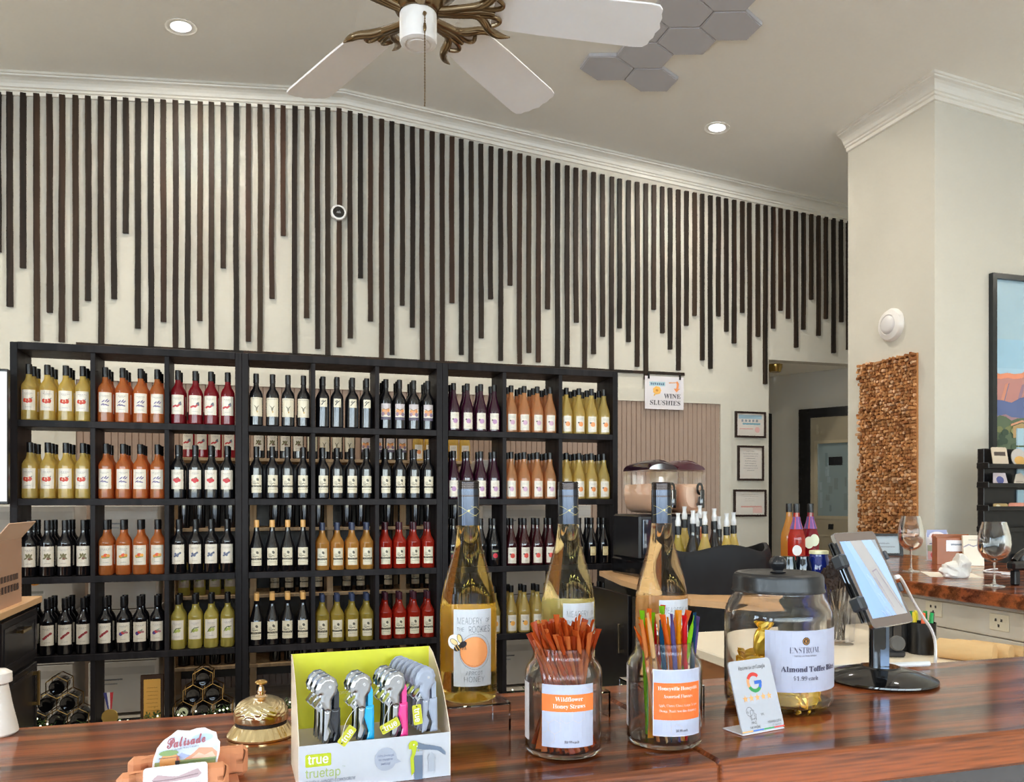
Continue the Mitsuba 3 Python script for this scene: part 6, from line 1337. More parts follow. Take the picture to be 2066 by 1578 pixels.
# ---------------------------------------------------------------- the front bar
t = thing('bar_counter', 'glossy red-brown wooden front bar with a visible end joint', 'counter')
put(t, 'bar_top', shape(rbox(-2.6, .5285, .876, 1.300, BAR - .050, BAR, .005), 'bar_wood'))
put(t, 'bar_top', shape(rbox(.5305, 2.30, .881, 1.300, BAR - .050, BAR, .005), 'bar_wood'))
put(t, 'front_panel', shape(sbx(-2.6, 2.3, .93, .96, 0, BAR - .0501), 'satin', (84, 80, 80)))
put(t, 'body', shape(sbx(-2.6, 2.28, .9601, 1.22, 0, BAR - .0501), 'satin', (40, 32, 28)))
BZ = BAR + .0003


def place(x, y, rz=0.0, z=BZ):
    return tr(x, y, z, rz=rz)


# ---- three bottles of mead on clear risers
def bee(a, x, y, s):
    a.add(ell(x - .007 * s, y + .001 * s, .0095 * s, .009 * s), (236, 238, 242))
    a.add(ell(x - .0078 * s, y + .001 * s, .0058 * s, .0034 * s, -28).difference(ell(x - .0078 * s, y + .001 * s, .0051 * s, .0028 * s, -28)), (70, 60, 54)); a.add(ell(x - .0078 * s, y + .001 * s, .0051 * s, .0028 * s, -28), (250, 214, 160))
    a.add(ell(x - .0005 * s, y + .0055 * s, .0030 * s, .0055 * s, 18), (70, 60, 54)); a.add(ell(x - .0005 * s, y + .0055 * s, .0024 * s, .0049 * s, 18), (250, 204, 140))
    a.add(ell(x + .0035 * s, y - .0015 * s, .0048 * s, .0034 * s, 35), (38, 34, 36)); a.add(ell(x - .0032 * s, y - .0060 * s, .0048 * s, .0034 * s, 35), (50, 42, 40))
    for k in (-.0012, .0018):
        a.add(stroke([(x - .0032 * s + k * s - .002 * s, y - .006 * s + k * .5 * s + .0028 * s), (x - .0032 * s + k * s + .0016 * s, y - .006 * s + k * .5 * s - .0026 * s)], .0009 * s), (226, 180, 110))
    for k in range(3):
        a.add(stroke([(x + (.002 + .002 * k) * s, y - .003 * s), (x + (.003 + .002 * k) * s, y - .0075 * s)], .0006 * s), (40, 36, 38))


def mead_label(fruit, fc, side):
    a = Art(.006)
    W, H = .0575, .1065
    w, h = W / 2, H / 2
    a.add(rect(-w, -h, w, h), (198, 200, 206))
    gr = (112, 118, 126)
    a.add(text('sans', 'MEADERY', .0092, -w * .82, h * .62, 'l', width=w * 1.28, thin=-2.2), gr); a.add(text('sans', 'OF', .0056, w * .88, h * .66, 'r', width=w * .26, thin=-1.5), gr)
    a.add(text('sans', 'THE', .0058, -w * .82, h * .43, 'l', width=w * .38, thin=-1.5), gr); a.add(text('sans', 'ROCKIES', .0092, w * .90, h * .40, 'r', width=w * 1.16, thin=-2.2), gr)
    cy = -h * .10
    a.add(ell(.0025, cy + .0005, .0222, .0248, 0, 12).difference(ell(.0025, cy + .0005, .0218, .0244, 0, 12)), (120, 118, 120))
    a.add(ell(.0012, cy, .0198, .0210, 0, 12), (226, 138, 84)); a.add(ell(.0012, cy + .0008, .0190, .0198, 0, 12), fc)
    a.add(ell(.0006, cy + .0010, .0191, .0199, 0, 12).difference(ell(.0006, cy + .0010, .0188, .0196, 0, 12)), (190, 110, 66))
    bee(a, -.0185, cy + .0125, 1.15)
    a.add(text('sans', 'APRICOT', .0052, .001, -h * .69, 'm', width=w * .80, thin=-1.0), gr) if fruit else None
    a.add(text('sans', 'HONEY', .0076, .001, -h * .87, 'm', width=w * 1.0, thin=-2.0), gr)
    return a


MB = [(0, .012), (.012, .010), (.026, .002), (.034, .0), (.0395, .003), (.0405, .009), (.0405, .122), (.0397, .134), (.0372, .150), (.0335, .166), (.0290, .182), (.0245, .197), (.0205, .212), (.0178, .226), (.0160, .240), (.0150, .252), (.0150, .298), (0, .298)]
for k, (x, y, mt, phi, wine_, bl, lb) in enumerate(((.274, 1.130, 'mead_gold', -3.6, (240, 190, 84), (232, 196, 110), 'golden apricot mead bottle with a bee and orange circle label, behind the corkscrew box'),
                                                 (.434, 1.152, 'mead_pale', 9.0, (240, 226, 160), (228, 214, 160), 'pale mead bottle standing behind the jar of amber straws'),
                                                 (.588, 1.148, 'mead_peach', 8.0, (240, 196, 150), (232, 186, 140), 'peach-tinted mead bottle standing behind the jar of coloured straws'))):
    zr = BAR + .0385
    r_ = thing('acrylic_riser', ['clear acrylic riser under the golden apricot bottle', 'clear acrylic riser under the pale mead bottle', 'clear acrylic riser under the peach-tinted mead bottle'][k], 'stand', 'clear risers under the mead bottles')
    q = tr(x, y, BAR + .0003)
    put(r_, 'plate', shape(cat([sbx(-.052, .050, -.044, .044, .0355, .038)]), 'glass'), q)
    for s_ in (-.052, .0475):
        put(r_, 'leg', shape(sbx(s_, s_ + .0025, -.044, .044, 0, .0354), 'glass'), q)
    b = thing('mead_bottle', lb, 'bottle')
    q = tr(x, y, zr + .0003)
    put(b, 'glass', shape(lathe(MB, 64), mt, smooth=50), q)
    put(b, 'capsule', shape(lathe([(0, .2985), (.0152, .2985), (.0156, .296), (.0156, .246), (.0153, .2455)], 40), 'metal', (74, 80, 92), smooth=40), q, label='slate-blue foil sleeve')
    # screw cap with rings
    pr = [(0, .3095), (.0140, .3095), (.0151, .3085)]
    for i in range(4):
        z = .3070 - i * .0028
        pr += [(.0154, z), (.0154, z - .0012), (.0148, z - .0016), (.0148, z - .0026)]
    for i in range(8):
        z = .2940 - i * .0007
        pr += [(.0156 if i % 2 else .0152, z)]
    pr += [(.0157, .2880), (.0157, .2870), (.0153, .2860)]
    cm = lathe(pr, 48)
    put(b, 'screw_cap', shape(cm, 'metal', (70, 64, 64), smooth=20), q, label='dark ridged screw cap')
    a = Art(.004)
    for off in (0, 1.4, 2.9):
        sx = off * .0156 * 1.0
        for s_ in (1, -1):
            a.add(stroke([(sx - .016 + .032 * u_, .266 + s_ * .007 * math.cos(u_ * 3.0)) for u_ in np.linspace(0, 1, 12)], .00045), (214, 196, 130))
        a.add(Polygon([(sx, .2665), (sx + .0022, .2685), (sx + .0044, .2665), (sx + .0022, .2645)]), (214, 196, 130))
    put(b, 'foil_print', art(a, .0158), q @ T().rotate([0, 0, 1], -20))
    put(b, 'front_label', art(mead_label(k == 0, ((240, 158, 98), (236, 214, 120), (244, 178, 120))[k], 0), .0410), q @ T().rotate([0, 0, 1], phi).translate([0, 0, .0775]))
    # the back label, seen through the wine
    a = Art(.006); a.add(rect(-.058, -.048, .058, .048), bl)
    put(b, 'back_label', art(a, .0399), q @ T().rotate([0, 0, 1], 168 + phi).translate([0, 0, .0800]))

# ---- honey straw jars
def jar_glass(t, sc, q, thick=.0026):
    o = [(0, 0), (.042, 0), (.0475, .002), (.0492, .007), (.0492, .098), (.0482, .106), (.0450, .1125), (.0412, .1165), (.0392, .1205), (.0386, .126), (.0386, .1335), (.0378, .1345)]
    i = [(.0366, .1335), (.0362, .126), (.0368, .120), (.0390, .1145), (.0432, .1095), (.0458, .103), (.0466, .097), (.0466, .010), (.044, .0062), (0, .0058)]
    put(t, 'glass', shape(lathe(o + i, 72), 'glass', smooth=45), q)


def straw_mesh(L, bent):
    """A filled straw with a flat crimped seal at each end."""
    n, V, Fc = 10, [], []
    a_ = np.arange(n) * 2 * np.pi / n
    for z, rx, ry in ((0, .0042, .0004), (.010, .0040, .0006), (.020, .0031, .0027), (.03, .0030, .0030), (L * .5, .0030, .0030), (L - .024, .0030, .0030), (L - .015, .0032, .0024), (L - .008, .0039, .0007), (L, .0044, .0005)):
        off = bent * math.sin(math.pi * z / L)
        for k in a_:
            V.append((rx * math.cos(k) + off, ry * math.sin(k), z))
    m = len(V) // n
    for k in range(m - 1):
        for i in range(n):
            j = (i + 1) % n
            Fc += [(k * n + i, k * n + j, (k + 1) * n + j), (k * n + i, (k + 1) * n + j, (k + 1) * n + i)]
    Fc += [(0, i + 1, i) for i in range(1, n - 1)] + [((m - 1) * n, (m - 1) * n + i, (m - 1) * n + i + 1) for i in range(1, n - 1)]
    return trimesh.Trimesh(np.array(V), np.array(Fc), process=False)


def straws(x, y, specs, group, seed):
    """specs: (colour name, rgb, bottom xy, top xy at z = top, length, twist)."""
    for nme, c, b, tp, L, lbl in specs:
        b = np.array([b[0], b[1], .0066]); d = np.array([tp[0], tp[1], .155]) - b
        d /= np.linalg.norm(d)
        u = np.cross([0.2, 1, 0.1], d); u /= np.linalg.norm(u); w = np.cross(d, u)
        tw = (hash((round(b[0], 4), round(tp[0], 4))) % 628) / 100.0 if False else (abs(b[0] * 7919 + tp[1] * 4421) % 6.28)
        uu = u * math.cos(tw) + w * math.sin(tw); ww = np.cross(d, uu)
        M = np.eye(4); M[:3, 0], M[:3, 1], M[:3, 2], M[:3, 3] = uu, ww, d, b + np.array([x, y, BZ])
        s_ = thing('honey_straw', lbl, 'honey straw', group)
        scene[s_] = {**cached(('straw', c, round(L, 3)), lambda: shape(straw_mesh(L, .0015), 'straw', c, smooth=45)), 'to_world': T(M)}


J1, J2 = (.363, .980), (.505, .978)
t = thing('straw_jar', 'clear glass jar labelled Wildflower Honey Straws, full of amber straws', 'jar')
jar_glass(t, 1, place(*J1))
a = Art(.006)
w, h = .0345, .0385
lav = (180, 183, 203)
a.add(rect(-w, -h, w, h), lav)
hxg = lambda cx, cy, R: LineString([(cx + R * math.sin(k * math.pi / 3), cy + R * math.cos(k * math.pi / 3)) for k in range(7)]).buffer(.00016)
hs = unary_union([hxg(cx, cy, .0088) for cx, cy in ((-.0175, -.013), (-.0251, -.0262), (-.0023, -.013 + .0132), (.0129, .0002), (-.0327, -.013), (.0205, .027), (.0281, .0402), (.0357, .027))]).intersection(rect(-w, -h, w, h))
a.add(hs, (206, 188, 180))
a.add(rect(-w, .0055, w, .0265), (232, 118, 56))
a.add(text('serif', 'Wildflower', .0052, .001, .0185, 'm', width=.035), (248, 240, 236)); a.add(text('serif', 'Honey Straws', .0052, .001, .0098, 'm', width=.0415), (248, 240, 236))
a.add(text('serif', '$0.99 each', .0032, .004, -.033, 'm', width=.0185, thin=-1.5), (70, 66, 76))
put(t, 'label', art(a, .0497), place(*J1, rz=-13) @ T().translate([0, 0, .0555]))
a = Art(.006); a.add(rect(-.0275, -.036, .0275, .036), (214, 212, 218))
put(t, 'label', art(a, .0497), place(*J1, rz=-112) @ T().translate([0, 0, .055]), label='plain pale side label')
t2 = thing('straw_jar', 'clear glass jar with an orange Assorted Flavors label, holding straws of many colours', 'jar')
jar_glass(t2, 1, place(*J2))
a = Art(.006)
w, h = .0345, .0425
a.add(rect(-w, -h, w, h), (206, 206, 226)); w, h = w - .0013, h - .0013
a.add(rect(-w, -h, w, h), lav)
a.add(rect(-w, -.0215, w, .0255), (238, 110, 50))
wt = (250, 240, 236)
a.add(text('serif', 'Honeyville Honeystix', .0046, 0, .0165, 'm', width=.056), wt); a.add(text('serif', 'Assorted Flavors', .0046, -.001, .0065, 'm', width=.040, thin=-1.5), wt)
a.add(text('serif', 'Apple, Cherry, Clover, Grape, Lemon', .0034, 0, -.0045, 'm', width=.054, thin=-2.5), wt); a.add(text('serif', 'Orange, Peach, Sour Blue Raspberry', .0034, 0, -.0115, 'm', width=.052, thin=-2.5), wt)
a.add(hxg(-.004, -.034, .008).intersection(rect(-w, -h, w, -.0215)), (206, 188, 180)); a.add(text('serif', '$0.99 each', .0032, .003, -.0365, 'm', width=.0165, thin=-1.5), (70, 66, 76))
put(t2, 'label', art(a, .0497), place(*J2, rz=-4.5) @ T().translate([0, 0, .0620]))
a = Art(.006); a.add(rect(-.0275, -.040, .0275, .040), (222, 222, 232))
put(t2, 'label', art(a, .0497), place(*J2, rz=-128) @ T().translate([0, 0, .062]), label='plain pale side label')

sr = random.Random(31)
specs, am = [], [(196, 84, 34), (210, 104, 46), (182, 70, 28), (218, 124, 64)]
def sstruct(seed, n, rb, rt):
    """Bottom and top points spread so that straws lean outwards without meeting."""
    out = []
    for i in range(n):
        ring = math.sqrt((i + .6) / n)
        a_ = i * 2.39996
        out.append(((rb * ring * math.cos(a_), rb * ring * math.sin(a_)), (rt * ring * math.cos(a_ - 1.9), rt * ring * math.sin(a_ - 1.9))))
    return out


for i, (b, tp) in enumerate(sstruct(1, 72, .041, .047)):
    L = sr.choice([.158, .162, .166, .154, .148, .170])
    specs.append(('amber', am[i % 4], b, tp, L, 'amber honey straw in the Wildflower Honey Straws jar'))
straws(*J1, specs, 'amber straws in the first jar', 3)
colr = {'orange': (236, 120, 40), 'lime': (150, 210, 30), 'amber': (236, 160, 20), 'blue': (14, 74, 110), 'purple': (112, 96, 160), 'red': (222, 34, 44), 'peach': (240, 160, 90), 'clear': (236, 196, 140)}
JS_ = [('orange', -.030, -.012, -.042, -.006), ('peach', -.022, -.024, -.036, -.014), ('clear', -.012, -.032, -.030, -.022), ('orange', -.034, .004, -.028, .004), ('lime', -.020, .014, -.022, .014), ('blue', -.004, -.030, -.018, -.026), ('orange', -.016, -.016, -.011, -.022), ('lime', -.006, .020, -.010, .012), ('purple', .006, -.034, -.002, -.024),
      ('peach', .000, .010, .002, .004), ('amber', .012, -.030, .008, -.022), ('red', .018, -.028, .014, -.024), ('lime', .022, -.022, .021, -.028), ('red', .004, .028, -.002, .024), ('lime', .014, .016, .008, .020), ('amber', -.028, .022, -.016, .026), ('blue', .030, -.012, .030, -.018), ('purple', .034, -.004, .038, -.012),
      ('orange', .026, .008, .033, .008), ('red', .028, -.002, .026, -.004), ('clear', .014, -.010, .018, .000), ('amber', .000, -.014, .000, -.010), ('orange', -.014, .000, -.018, .002), ('peach', .020, .024, .026, .022), ('clear', -.008, -.006, -.008, -.004), ('amber', -.024, -.004, -.026, -.010), ('red', -.002, .034, .014, .034)]
specs = []
JS = [(n_, -.55 * bx_ + .012, by_ * .9, tx_ * 1.12, ty_ * 1.12) if i % 3 == 0 else (n_, bx_ * .9, by_ * .9, tx_ * 1.10, ty_ * 1.10) for i, (n_, bx_, by_, tx_, ty_) in enumerate(JS_)]
for i, (n_, bx_, by_, tx_, ty_) in enumerate(JS):
    specs.append((n_, colr[n_], (bx_, by_), (tx_, ty_), (.166, .160, .170, .163)[i % 4], f'{n_} honey straw in the jar of assorted straws'))
for nme in colr:
    straws(*J2, [s for s in specs if s[0] == nme], f'{nme} straws in the assorted jar', 4)

# ---- candy jar
CJ = (.765, 1.100)
t = thing('candy_jar', 'large glass jar with a black knobbed lid and an Almond Toffee Bites label', 'jar')
o = [(0, 0), (.060, 0), (.072, .002), (.0800, .008), (.0815, .016), (.0815, .140), (.0800, .150), (.0750, .162), (.0690, .172), (.0665, .178), (.0665, .190), (.0655, .1915)]
i_ = [(.0640, .1905), (.0640, .178), (.0665, .171), (.0725, .161), (.0775, .149), (.0788, .139), (.0788, .018), (.0765, .012), (.060, .008), (0, .008)]
put(t, 'glass', shape(lathe(o + i_, 80), 'glass', smooth=45), place(*CJ))
lid = put(t, 'lid', shape(lathe([(0, .2065), (.050, .2065), (.053, .2080), (.062, .2078), (.0665, .2050), (.0685, .2000), (.0688, .1840), (.0708, .1800), (.0706, .1790), (.0675, .1790), (.0668, .182), (.0668, .1925), (0, .1925)], 72), 'satin', (30, 30, 33), smooth=28), place(*CJ))
scene[lid + '__knob'] = {**shape(lathe([(0, .2335), (.006, .2328), (.0110, .2295), (.0134, .2235), (.0134, .2200), (.0112, .2145), (.0075, .2112), (.0085, .2090), (.0120, .2070), (0, .2068)], 40), 'satin', (28, 28, 30), smooth=True), 'to_world': place(*CJ)}
a = Art(.008)
w, h = .0700, .0455
a.add(rect(-w, -h, w, h), (180, 183, 203))
a.add(ell(-.010, .0300, .0058, .0058, 0, 8), (62, 44, 34)); a.add(ell(-.010, .0300, .0046, .0046, 0, 8), (206, 138, 60)); a.add(ell(-.010, .0300, .0040, .0040, 0, 8), (62, 44, 34)); a.add(text('serif', 'E', .0042, -.010, .0279, 'm'), (214, 148, 70))
a.add(text('serif', 'ENSTROM.', .0090, -.0105, .0125, 'm', width=.0500, thin=-3.0), (84, 84, 108)); a.add(text('serif', 'TOFFEE & CONFECTIONERY', .0023, -.0105, .0075, 'm', width=.036, thin=-1), (110, 110, 126))
a.add(text('serif', 'Almond Toffee Bites', .0078, .003, -.0148, 'm', width=.100), (58, 56, 82)); a.add(text('serif', '$1.99 each', .0064, -.010, -.0275, 'm', width=.040, thin=-2.5), (70, 68, 90))
put(t, 'label', art(a, .0820), place(*CJ, rz=1.0) @ T().translate([0, 0, .0830]))


def candy_mesh(seed):
    """A foil-wrapped toffee: soft pillow with two crimped, fluted ends."""
    r = np.random.default_rng(seed)
    n, V, Fc = 26, [], []
    a_ = np.arange(n) * 2 * np.pi / n
    secs = [(-.036, .0165, .0020, 1), (-.030, .0140, .0028, 1), (-.024, .0085, .0050, .6), (-.020, .0125, .0085, .12), (-.012, .0150, .0100, .06), (0, .0152, .0104, .05), (.012, .0150, .0100, .06), (.020, .0125, .0085, .12), (.024, .0085, .0050, .6), (.030, .0140, .0028, 1), (.036, .0165, .0020, 1)]
    for z, rx, ry, fl in secs:
        ph = r.uniform(0, 6)
        for k in a_:
            cx, sx = math.cos(k), math.sin(k)
            e = .55
            px_, py_ = rx * np.sign(cx) * abs(cx) ** e, ry * np.sign(sx) * abs(sx) ** e
            V.append((px_ * (1 + .03 * r.normal()), py_ + fl * .0028 * math.sin(px_ * 1500 + ph) + .0004 * r.normal(), z + fl * .0014 * r.normal()))
    for k in range(len(secs) - 1):
        for i in range(n):
            j = (i + 1) % n
            Fc += [(k * n + i, k * n + j, (k + 1) * n + j), (k * n + i, (k + 1) * n + j, (k + 1) * n + i)]
    m = (len(secs) - 1) * n
    Fc += [(0, i + 1, i) for i in range(1, n - 1)] + [(m, m + i, m + i + 1) for i in range(1, n - 1)]
    return trimesh.Trimesh(np.array(V), np.array(Fc), process=False)


CAND = [(-.038, .004, .043, 6, -30), (-.030, -.004, .100, 86, -35), (-.036, .006, .0205, 4, -35), (-.014, -.040, .0195, 4, -55), (.022, -.042, .0195, 6, 20), (.040, -.012, .0195, 5, 80), (-.032, .034, .020, 10, -40), (-.002, -.008, .0195, 0, 40), (.020, .028, .0195, 4, -20), (-.004, .044, .020, 0, 20), (-.034, .000, .065, 4, -42), (-.020, .030, .046, 10, -20), (-.018, .026, .072, 8, -60), (.030, -.036, .038, 10, 30), (-.008, -.030, .040, 8, -10)]
for k, (dx, dy, dz, tilt, rz) in enumerate(CAND):
    s_ = thing('toffee', 'gold-wrapped toffee at the bottom of the candy jar' if dz < .035 else ('upright gold-wrapped toffee at the top of the heap in the candy jar' if k == 1 else 'gold-wrapped toffee heaped at the side of the candy jar'), 'candy', 'toffees at the bottom of the candy jar' if dz < .035 else 'toffees heaped in the candy jar')
    q = T().translate([CJ[0] + dx, CJ[1] + dy, BZ + dz]).rotate([0, 0, 1], rz).rotate([0, 1, 0], 90 - tilt).scale(.88)
    put(s_, 'wrapper', cached(('cand', k % 4), lambda: shape(candy_mesh(k), 'foil', (255, 204, 62))), q)
    if k == 1:
        a = Art(); a.add(text('sans', 'Almond', .0075, 0, -.003, 'm', rot=-90), (120, 84, 16))
        m, c = a.flat()
        put(s_, 'lettering', mikit.ply(m, 'print', uv=colour_uv(c)), q @ T().translate([.004, -.0108, .004]))

# ---- review card
t = thing('review_card', 'small white review stand with a coloured letter G and five stars, before the candy jar', 'sign stand')
GX, GY, GR, LEAN = .6157, .9665, 12.0, 17.5
qg = T().translate([GX, GY, BZ]).rotate([0, 0, 1], GR)
card = rect(0, 0, .0795, .097, .006)
put(t, 'card', shape(extr(card, .0022, 'xz', 0), 'satin', (186, 187, 195)), qg @ T().rotate([1, 0, 0], -LEAN).translate([0, -.0022, .0025]))
put(t, 'foot', shape(rbox(0, .0795, -.0015, .038, 0, .0022, .0008), 'satin', (220, 221, 230)), qg)
a = Art()
cw = .0795
dk = (64, 64, 70)
a.add(text('sans', 'Review us on Google', .0052, cw * .53, .0835, 'm', width=.0505), dk)
gx, gy, go, gi = cw * .51, .0650, .0138, .0090
ringg = Point(gx, gy).buffer(go, quad_segs=16).difference(Point(gx, gy).buffer(gi, quad_segs=16))


def wedge(a0, a1):
    n_ = 12
    return Polygon([(gx, gy)] + [(gx + .03 * math.cos(math.radians(a0 + (a1 - a0) * i / n_)), gy + .03 * math.sin(math.radians(a0 + (a1 - a0) * i / n_))) for i in range(n_ + 1)])


a.add(ringg.intersection(wedge(42, 152)), (206, 66, 62), 1); a.add(ringg.intersection(wedge(152, 208)), (222, 158, 110), 1); a.add(ringg.intersection(wedge(208, 318)), (60, 150, 86), 1); a.add(ringg.intersection(wedge(318, 366)), (62, 104, 190), 1)
a.add(rect(gx + .0003, gy - .0026, gx + go, gy + .0022), (62, 104, 190), 1)


def star(x, y, r):
    return Polygon([(x + (r if k % 2 == 0 else r * .42) * math.sin(k * math.pi / 5), y + (r if k % 2 == 0 else r * .42) * math.cos(k * math.pi / 5)) for k in range(10)])


for k in range(5):
    a.add(star(cw * .51 + (k - 2) * .0112, .0445, .0052), (232, 176, 116), 1)
# hand holding a phone against the reader
ic = unary_union([Point(.0205, .0270).buffer(.0062).difference(Point(.0205, .0270).buffer(.0057)), rect(.0215, .0165, .0285, .0290, .001).difference(rect(.0220, .0172, .0280, .0284, .001)), stroke([(.0285, .0240), (.0315, .0225), (.0300, .0150)], .0005), stroke([(.0215, .0215), (.0190, .0190), (.0215, .0150)], .0005)] + [Point(.0195, .0270).buffer(r_).difference(Point(.0195, .0270).buffer(r_ - .0004)).intersection(rect(.0150, .0250, .0195, .0290)) for r_ in (.0015, .0027, .0039)])
a.add(ic, (96, 96, 102), 1)
a.add(text('sans', 'NFC', .0032, .0235, .0105, 'm'), dk); a.add(text('sans', 'TAP PHONE', .0033, .0235, .0042, 'm', width=.020), dk); a.add(text('sans', 'OR', .0028, .0415, .0200, 'm'), dk); a.add(text('sans', 'SCAN QR CODE', .0031, .0610, .0080, 'm', width=.0260), dk); a.add(text('sans', 'ID: 1GAGA', .0030, .0640, .0035, 'm', width=.0165), (110, 110, 116))
for k, c in enumerate(((226, 170, 110), (70, 110, 190), (64, 150, 90), (206, 70, 66))):
    a.add(rect(cw * .25 * k, .0006, cw * .25 * (k + 1), .0024), c, 1)
put(t, 'printing', art(a), qg @ T().rotate([1, 0, 0], -LEAN).translate([0, -.0024, .0025]))

# ---- tablet on its stand
t = thing('tablet_stand', 'black tablet stand with a round domed base on the bar', 'stand')
TX_, TY_ = 1.044, 1.196
put(t, 'base', shape(lathe([(0, 0), (.088, 0), (.093, .003), (.0925, .006), (.080, .012), (.055, .019), (.032, .0235), (.030, .026), (0, .026)], 72), 'gloss', (14, 14, 16), smooth=30), place(TX_, TY_))
pole = rect(-.0165, -.008, .0165, .008, .006)
put(t, 'pole', shape(extr(pole, .140, 'xy', .026), 'gloss', (20, 22, 26), smooth=40), place(TX_ - .004, TY_, rz=-20))
slot = rect(-.0055, .03, .0055, .11, .005)
put(t, 'cable_slot', shape(extr(slot, .001, 'xz', -.009), 'paint', (4, 4, 5)), place(TX_ + .002, TY_, rz=-20) @ T().translate([.003, 0, .026]))
put(t, 'pole_face', shape(extr(rect(-.001, .001, .014, .139, .001).difference(rect(-.0025, .03, .0085, .11, .005)), .0008, 'xz', -.0088), 'metal', (110, 122, 138)), place(TX_ - .004, TY_, rz=-20) @ T().translate([0, 0, .026]), label='steel-grey pole face')
KT = .702
M = np.eye(4)
M[:3, 0] = [.9427, .3335, .0064]; M[:3, 2] = [-.1483, .4018, .9036]
M[:3, 0] /= np.linalg.norm(M[:3, 0]); M[:3, 1] = np.cross(M[:3, 2], M[:3, 0]); M[:3, 1] /= np.linalg.norm(M[:3, 1]); M[:3, 2] = np.cross(M[:3, 0], M[:3, 1])
M[:3, 3] = np.array([1.4288 * KT, 1.6626 * KT, CZ + (1.1999 - CZ) * KT])
QT = T(M)
wt_, ht_ = .185 * KT, .245 * KT
put(t, 'bracket', shape(cat([rbox(-.03, .03, .0075, .016, -.05, .03, .003), rbox(-wt_ / 2 - .004, -wt_ / 2 + .02, .0065, .014, -ht_ * .40, ht_ * .42, .002)]), 'satin', (16, 16, 18)), QT)
put(t, 'rail', shape(cat([tube([(-wt_ / 2 - .006, .004 + .006 * j, -ht_ * .42), (-wt_ / 2 - .006, .004 + .006 * j, ht_ * .40)], .0026, 8) for j in range(2)]), 'gloss', (18, 18, 20), smooth=40), QT)
for zz in (.20, -.24):
    put(t, 'clamp', shape(cat([rbox(-wt_ / 2 - .016, -wt_ / 2 + .004, -.006, .014, ht_ * zz - .012, ht_ * zz + .012, .003)]), 'satin', (52, 56, 62)), QT)
    put(t, 'clamp', shape(cat([rbox(wt_ / 2 - .003, wt_ / 2 + .004, -.0055, .010, ht_ * (zz * .8 + .06) - .008, ht_ * (zz * .8 + .06) + .008, .0015)]), 'satin', (70, 72, 76)), QT)
put(t, 'tilt_joint', shape(tube([(TX_ - .006, TY_ + .004, BZ + .155), (TX_ - .042, TY_ - .002, BZ + .184)], .010, 14), 'satin', (16, 16, 18), smooth=40))
t = thing('tablet', 'silver-edged tablet on the black stand, its screen showing pale blue streaks', 'tablet')
put(t, 'case', shape(extr(rect(-wt_ / 2, -ht_ / 2, wt_ / 2, ht_ / 2, .008), .0062, 'xz', 0), 'metal', (200, 202, 208)), QT)
put(t, 'bezel', shape(extr(rect(-wt_ / 2 + .001, -ht_ / 2 + .001, wt_ / 2 - .001, ht_ / 2 - .001, .007), .0004, 'xz', -.0004), 'gloss', (112, 98, 92)), QT)
a = Art()
sw_, sh_ = wt_ / 2 - .009, ht_ / 2 - .0165
scr = rect(-sw_, -sh_, sw_, sh_)
a.add(scr, (146, 152, 156))
a.add(Polygon([(-sw_, sh_), (-sw_ * .45, sh_), (sw_ * .35, -sh_), (-sw_, -sh_)]).intersection(scr), (150, 180, 236)); a.add(Polygon([(-sw_, sh_), (-sw_ * .75, sh_), (-sw_ * .1, -sh_), (-sw_, -sh_)]).intersection(scr), (138, 172, 240))
a.add(Polygon([(-sw_ * .45, sh_), (sw_ * .2, sh_), (sw_ * .95, -sh_), (sw_ * .35, -sh_)]).intersection(scr), (168, 160, 150)); a.add(Polygon([(sw_ * .2, sh_), (sw_ * .75, sh_), (sw_, sh_ * .4), (sw_, -sh_ * .6), (sw_ * .9, -sh_ * .8)]).intersection(scr), (160, 184, 226))
wr = random.Random(8)
for k in range(16):
    x_ = -sw_ * .15 + wr.uniform(-.3, .25) * sw_; z_ = wr.uniform(-.9, .1) * sh_
    a.add(stroke([(x_, z_), (x_ + .006, z_ - .006), (x_ + .010, z_ - .018)], .0009).intersection(scr), wr.choice([(150, 140, 160), (190, 206, 244), (132, 126, 150), (172, 186, 232)]))
a.add(stroke([(0, sh_ * .15), (sw_ * .25, sh_ * .2), (sw_ * .75, -sh_ * .85)], .0018).intersection(scr), (138, 122, 126)); a.add(stroke([(0, sh_ * .15), (sw_ * .30, -sh_ * .8)], .0012).intersection(scr), (140, 126, 132))
d = art(a)
m_, c_ = a.flat()
d = mikit.ply(m_, 'gloss', uv=colour_uv(c_))
d['emitter'] = {'type': 'area', 'radiance': VC_EMIT} if False else {'type': 'area', 'radiance': rgb((.10, .125, .19))}
put(t, 'screen', d, QT @ T().translate([0, -.0006, 0]))
# white charging cable
e0 = (M @ np.array([wt_ / 2 + .003, .003, -ht_ * .02, 1]))[:3]
t = thing('charging_cable', 'white charging cable curving from the tablet edge down behind the bar', 'cable')
c1 = hit(1824, 1178, 'Y', 1.25); c2 = hit(1862, 1245, 'Y', 1.30); c3 = hit(1886, 1292, 'Y', 1.325); c4 = hit(1887, 1335, 'Y', 1.33)
put(t, 'cord', shape(tube(smooth_path([e0 + np.array([.012, .004, .001]), c1, c2, c3, c4, c4 + np.array([0, .006, -.10])], 60), .0030, 10), 'satin', (236, 234, 232), smooth=50))
put(t, 'plug', shape(tube([e0 + np.array([.001, 0, 0]), e0 + np.array([.013, .004, .001])], .0042, 10), 'satin', (240, 238, 236), smooth=50))
t = thing('pen_light', 'short white rod with a black hexagonal collar lying behind the candy jar', 'rod')
r0 = hit(1678, 1292, 'Z', BAR + .006); r1 = hit(1745, 1288, 'Y', 1.272)
r0 = np.array([r0[0], 1.262, BAR + .0075]); r1 = np.array([.985, 1.285, BAR + .0075])
put(t, 'rod', shape(tube([r0, r1], .0052, 12), 'satin', (216, 216, 216), smooth=40))
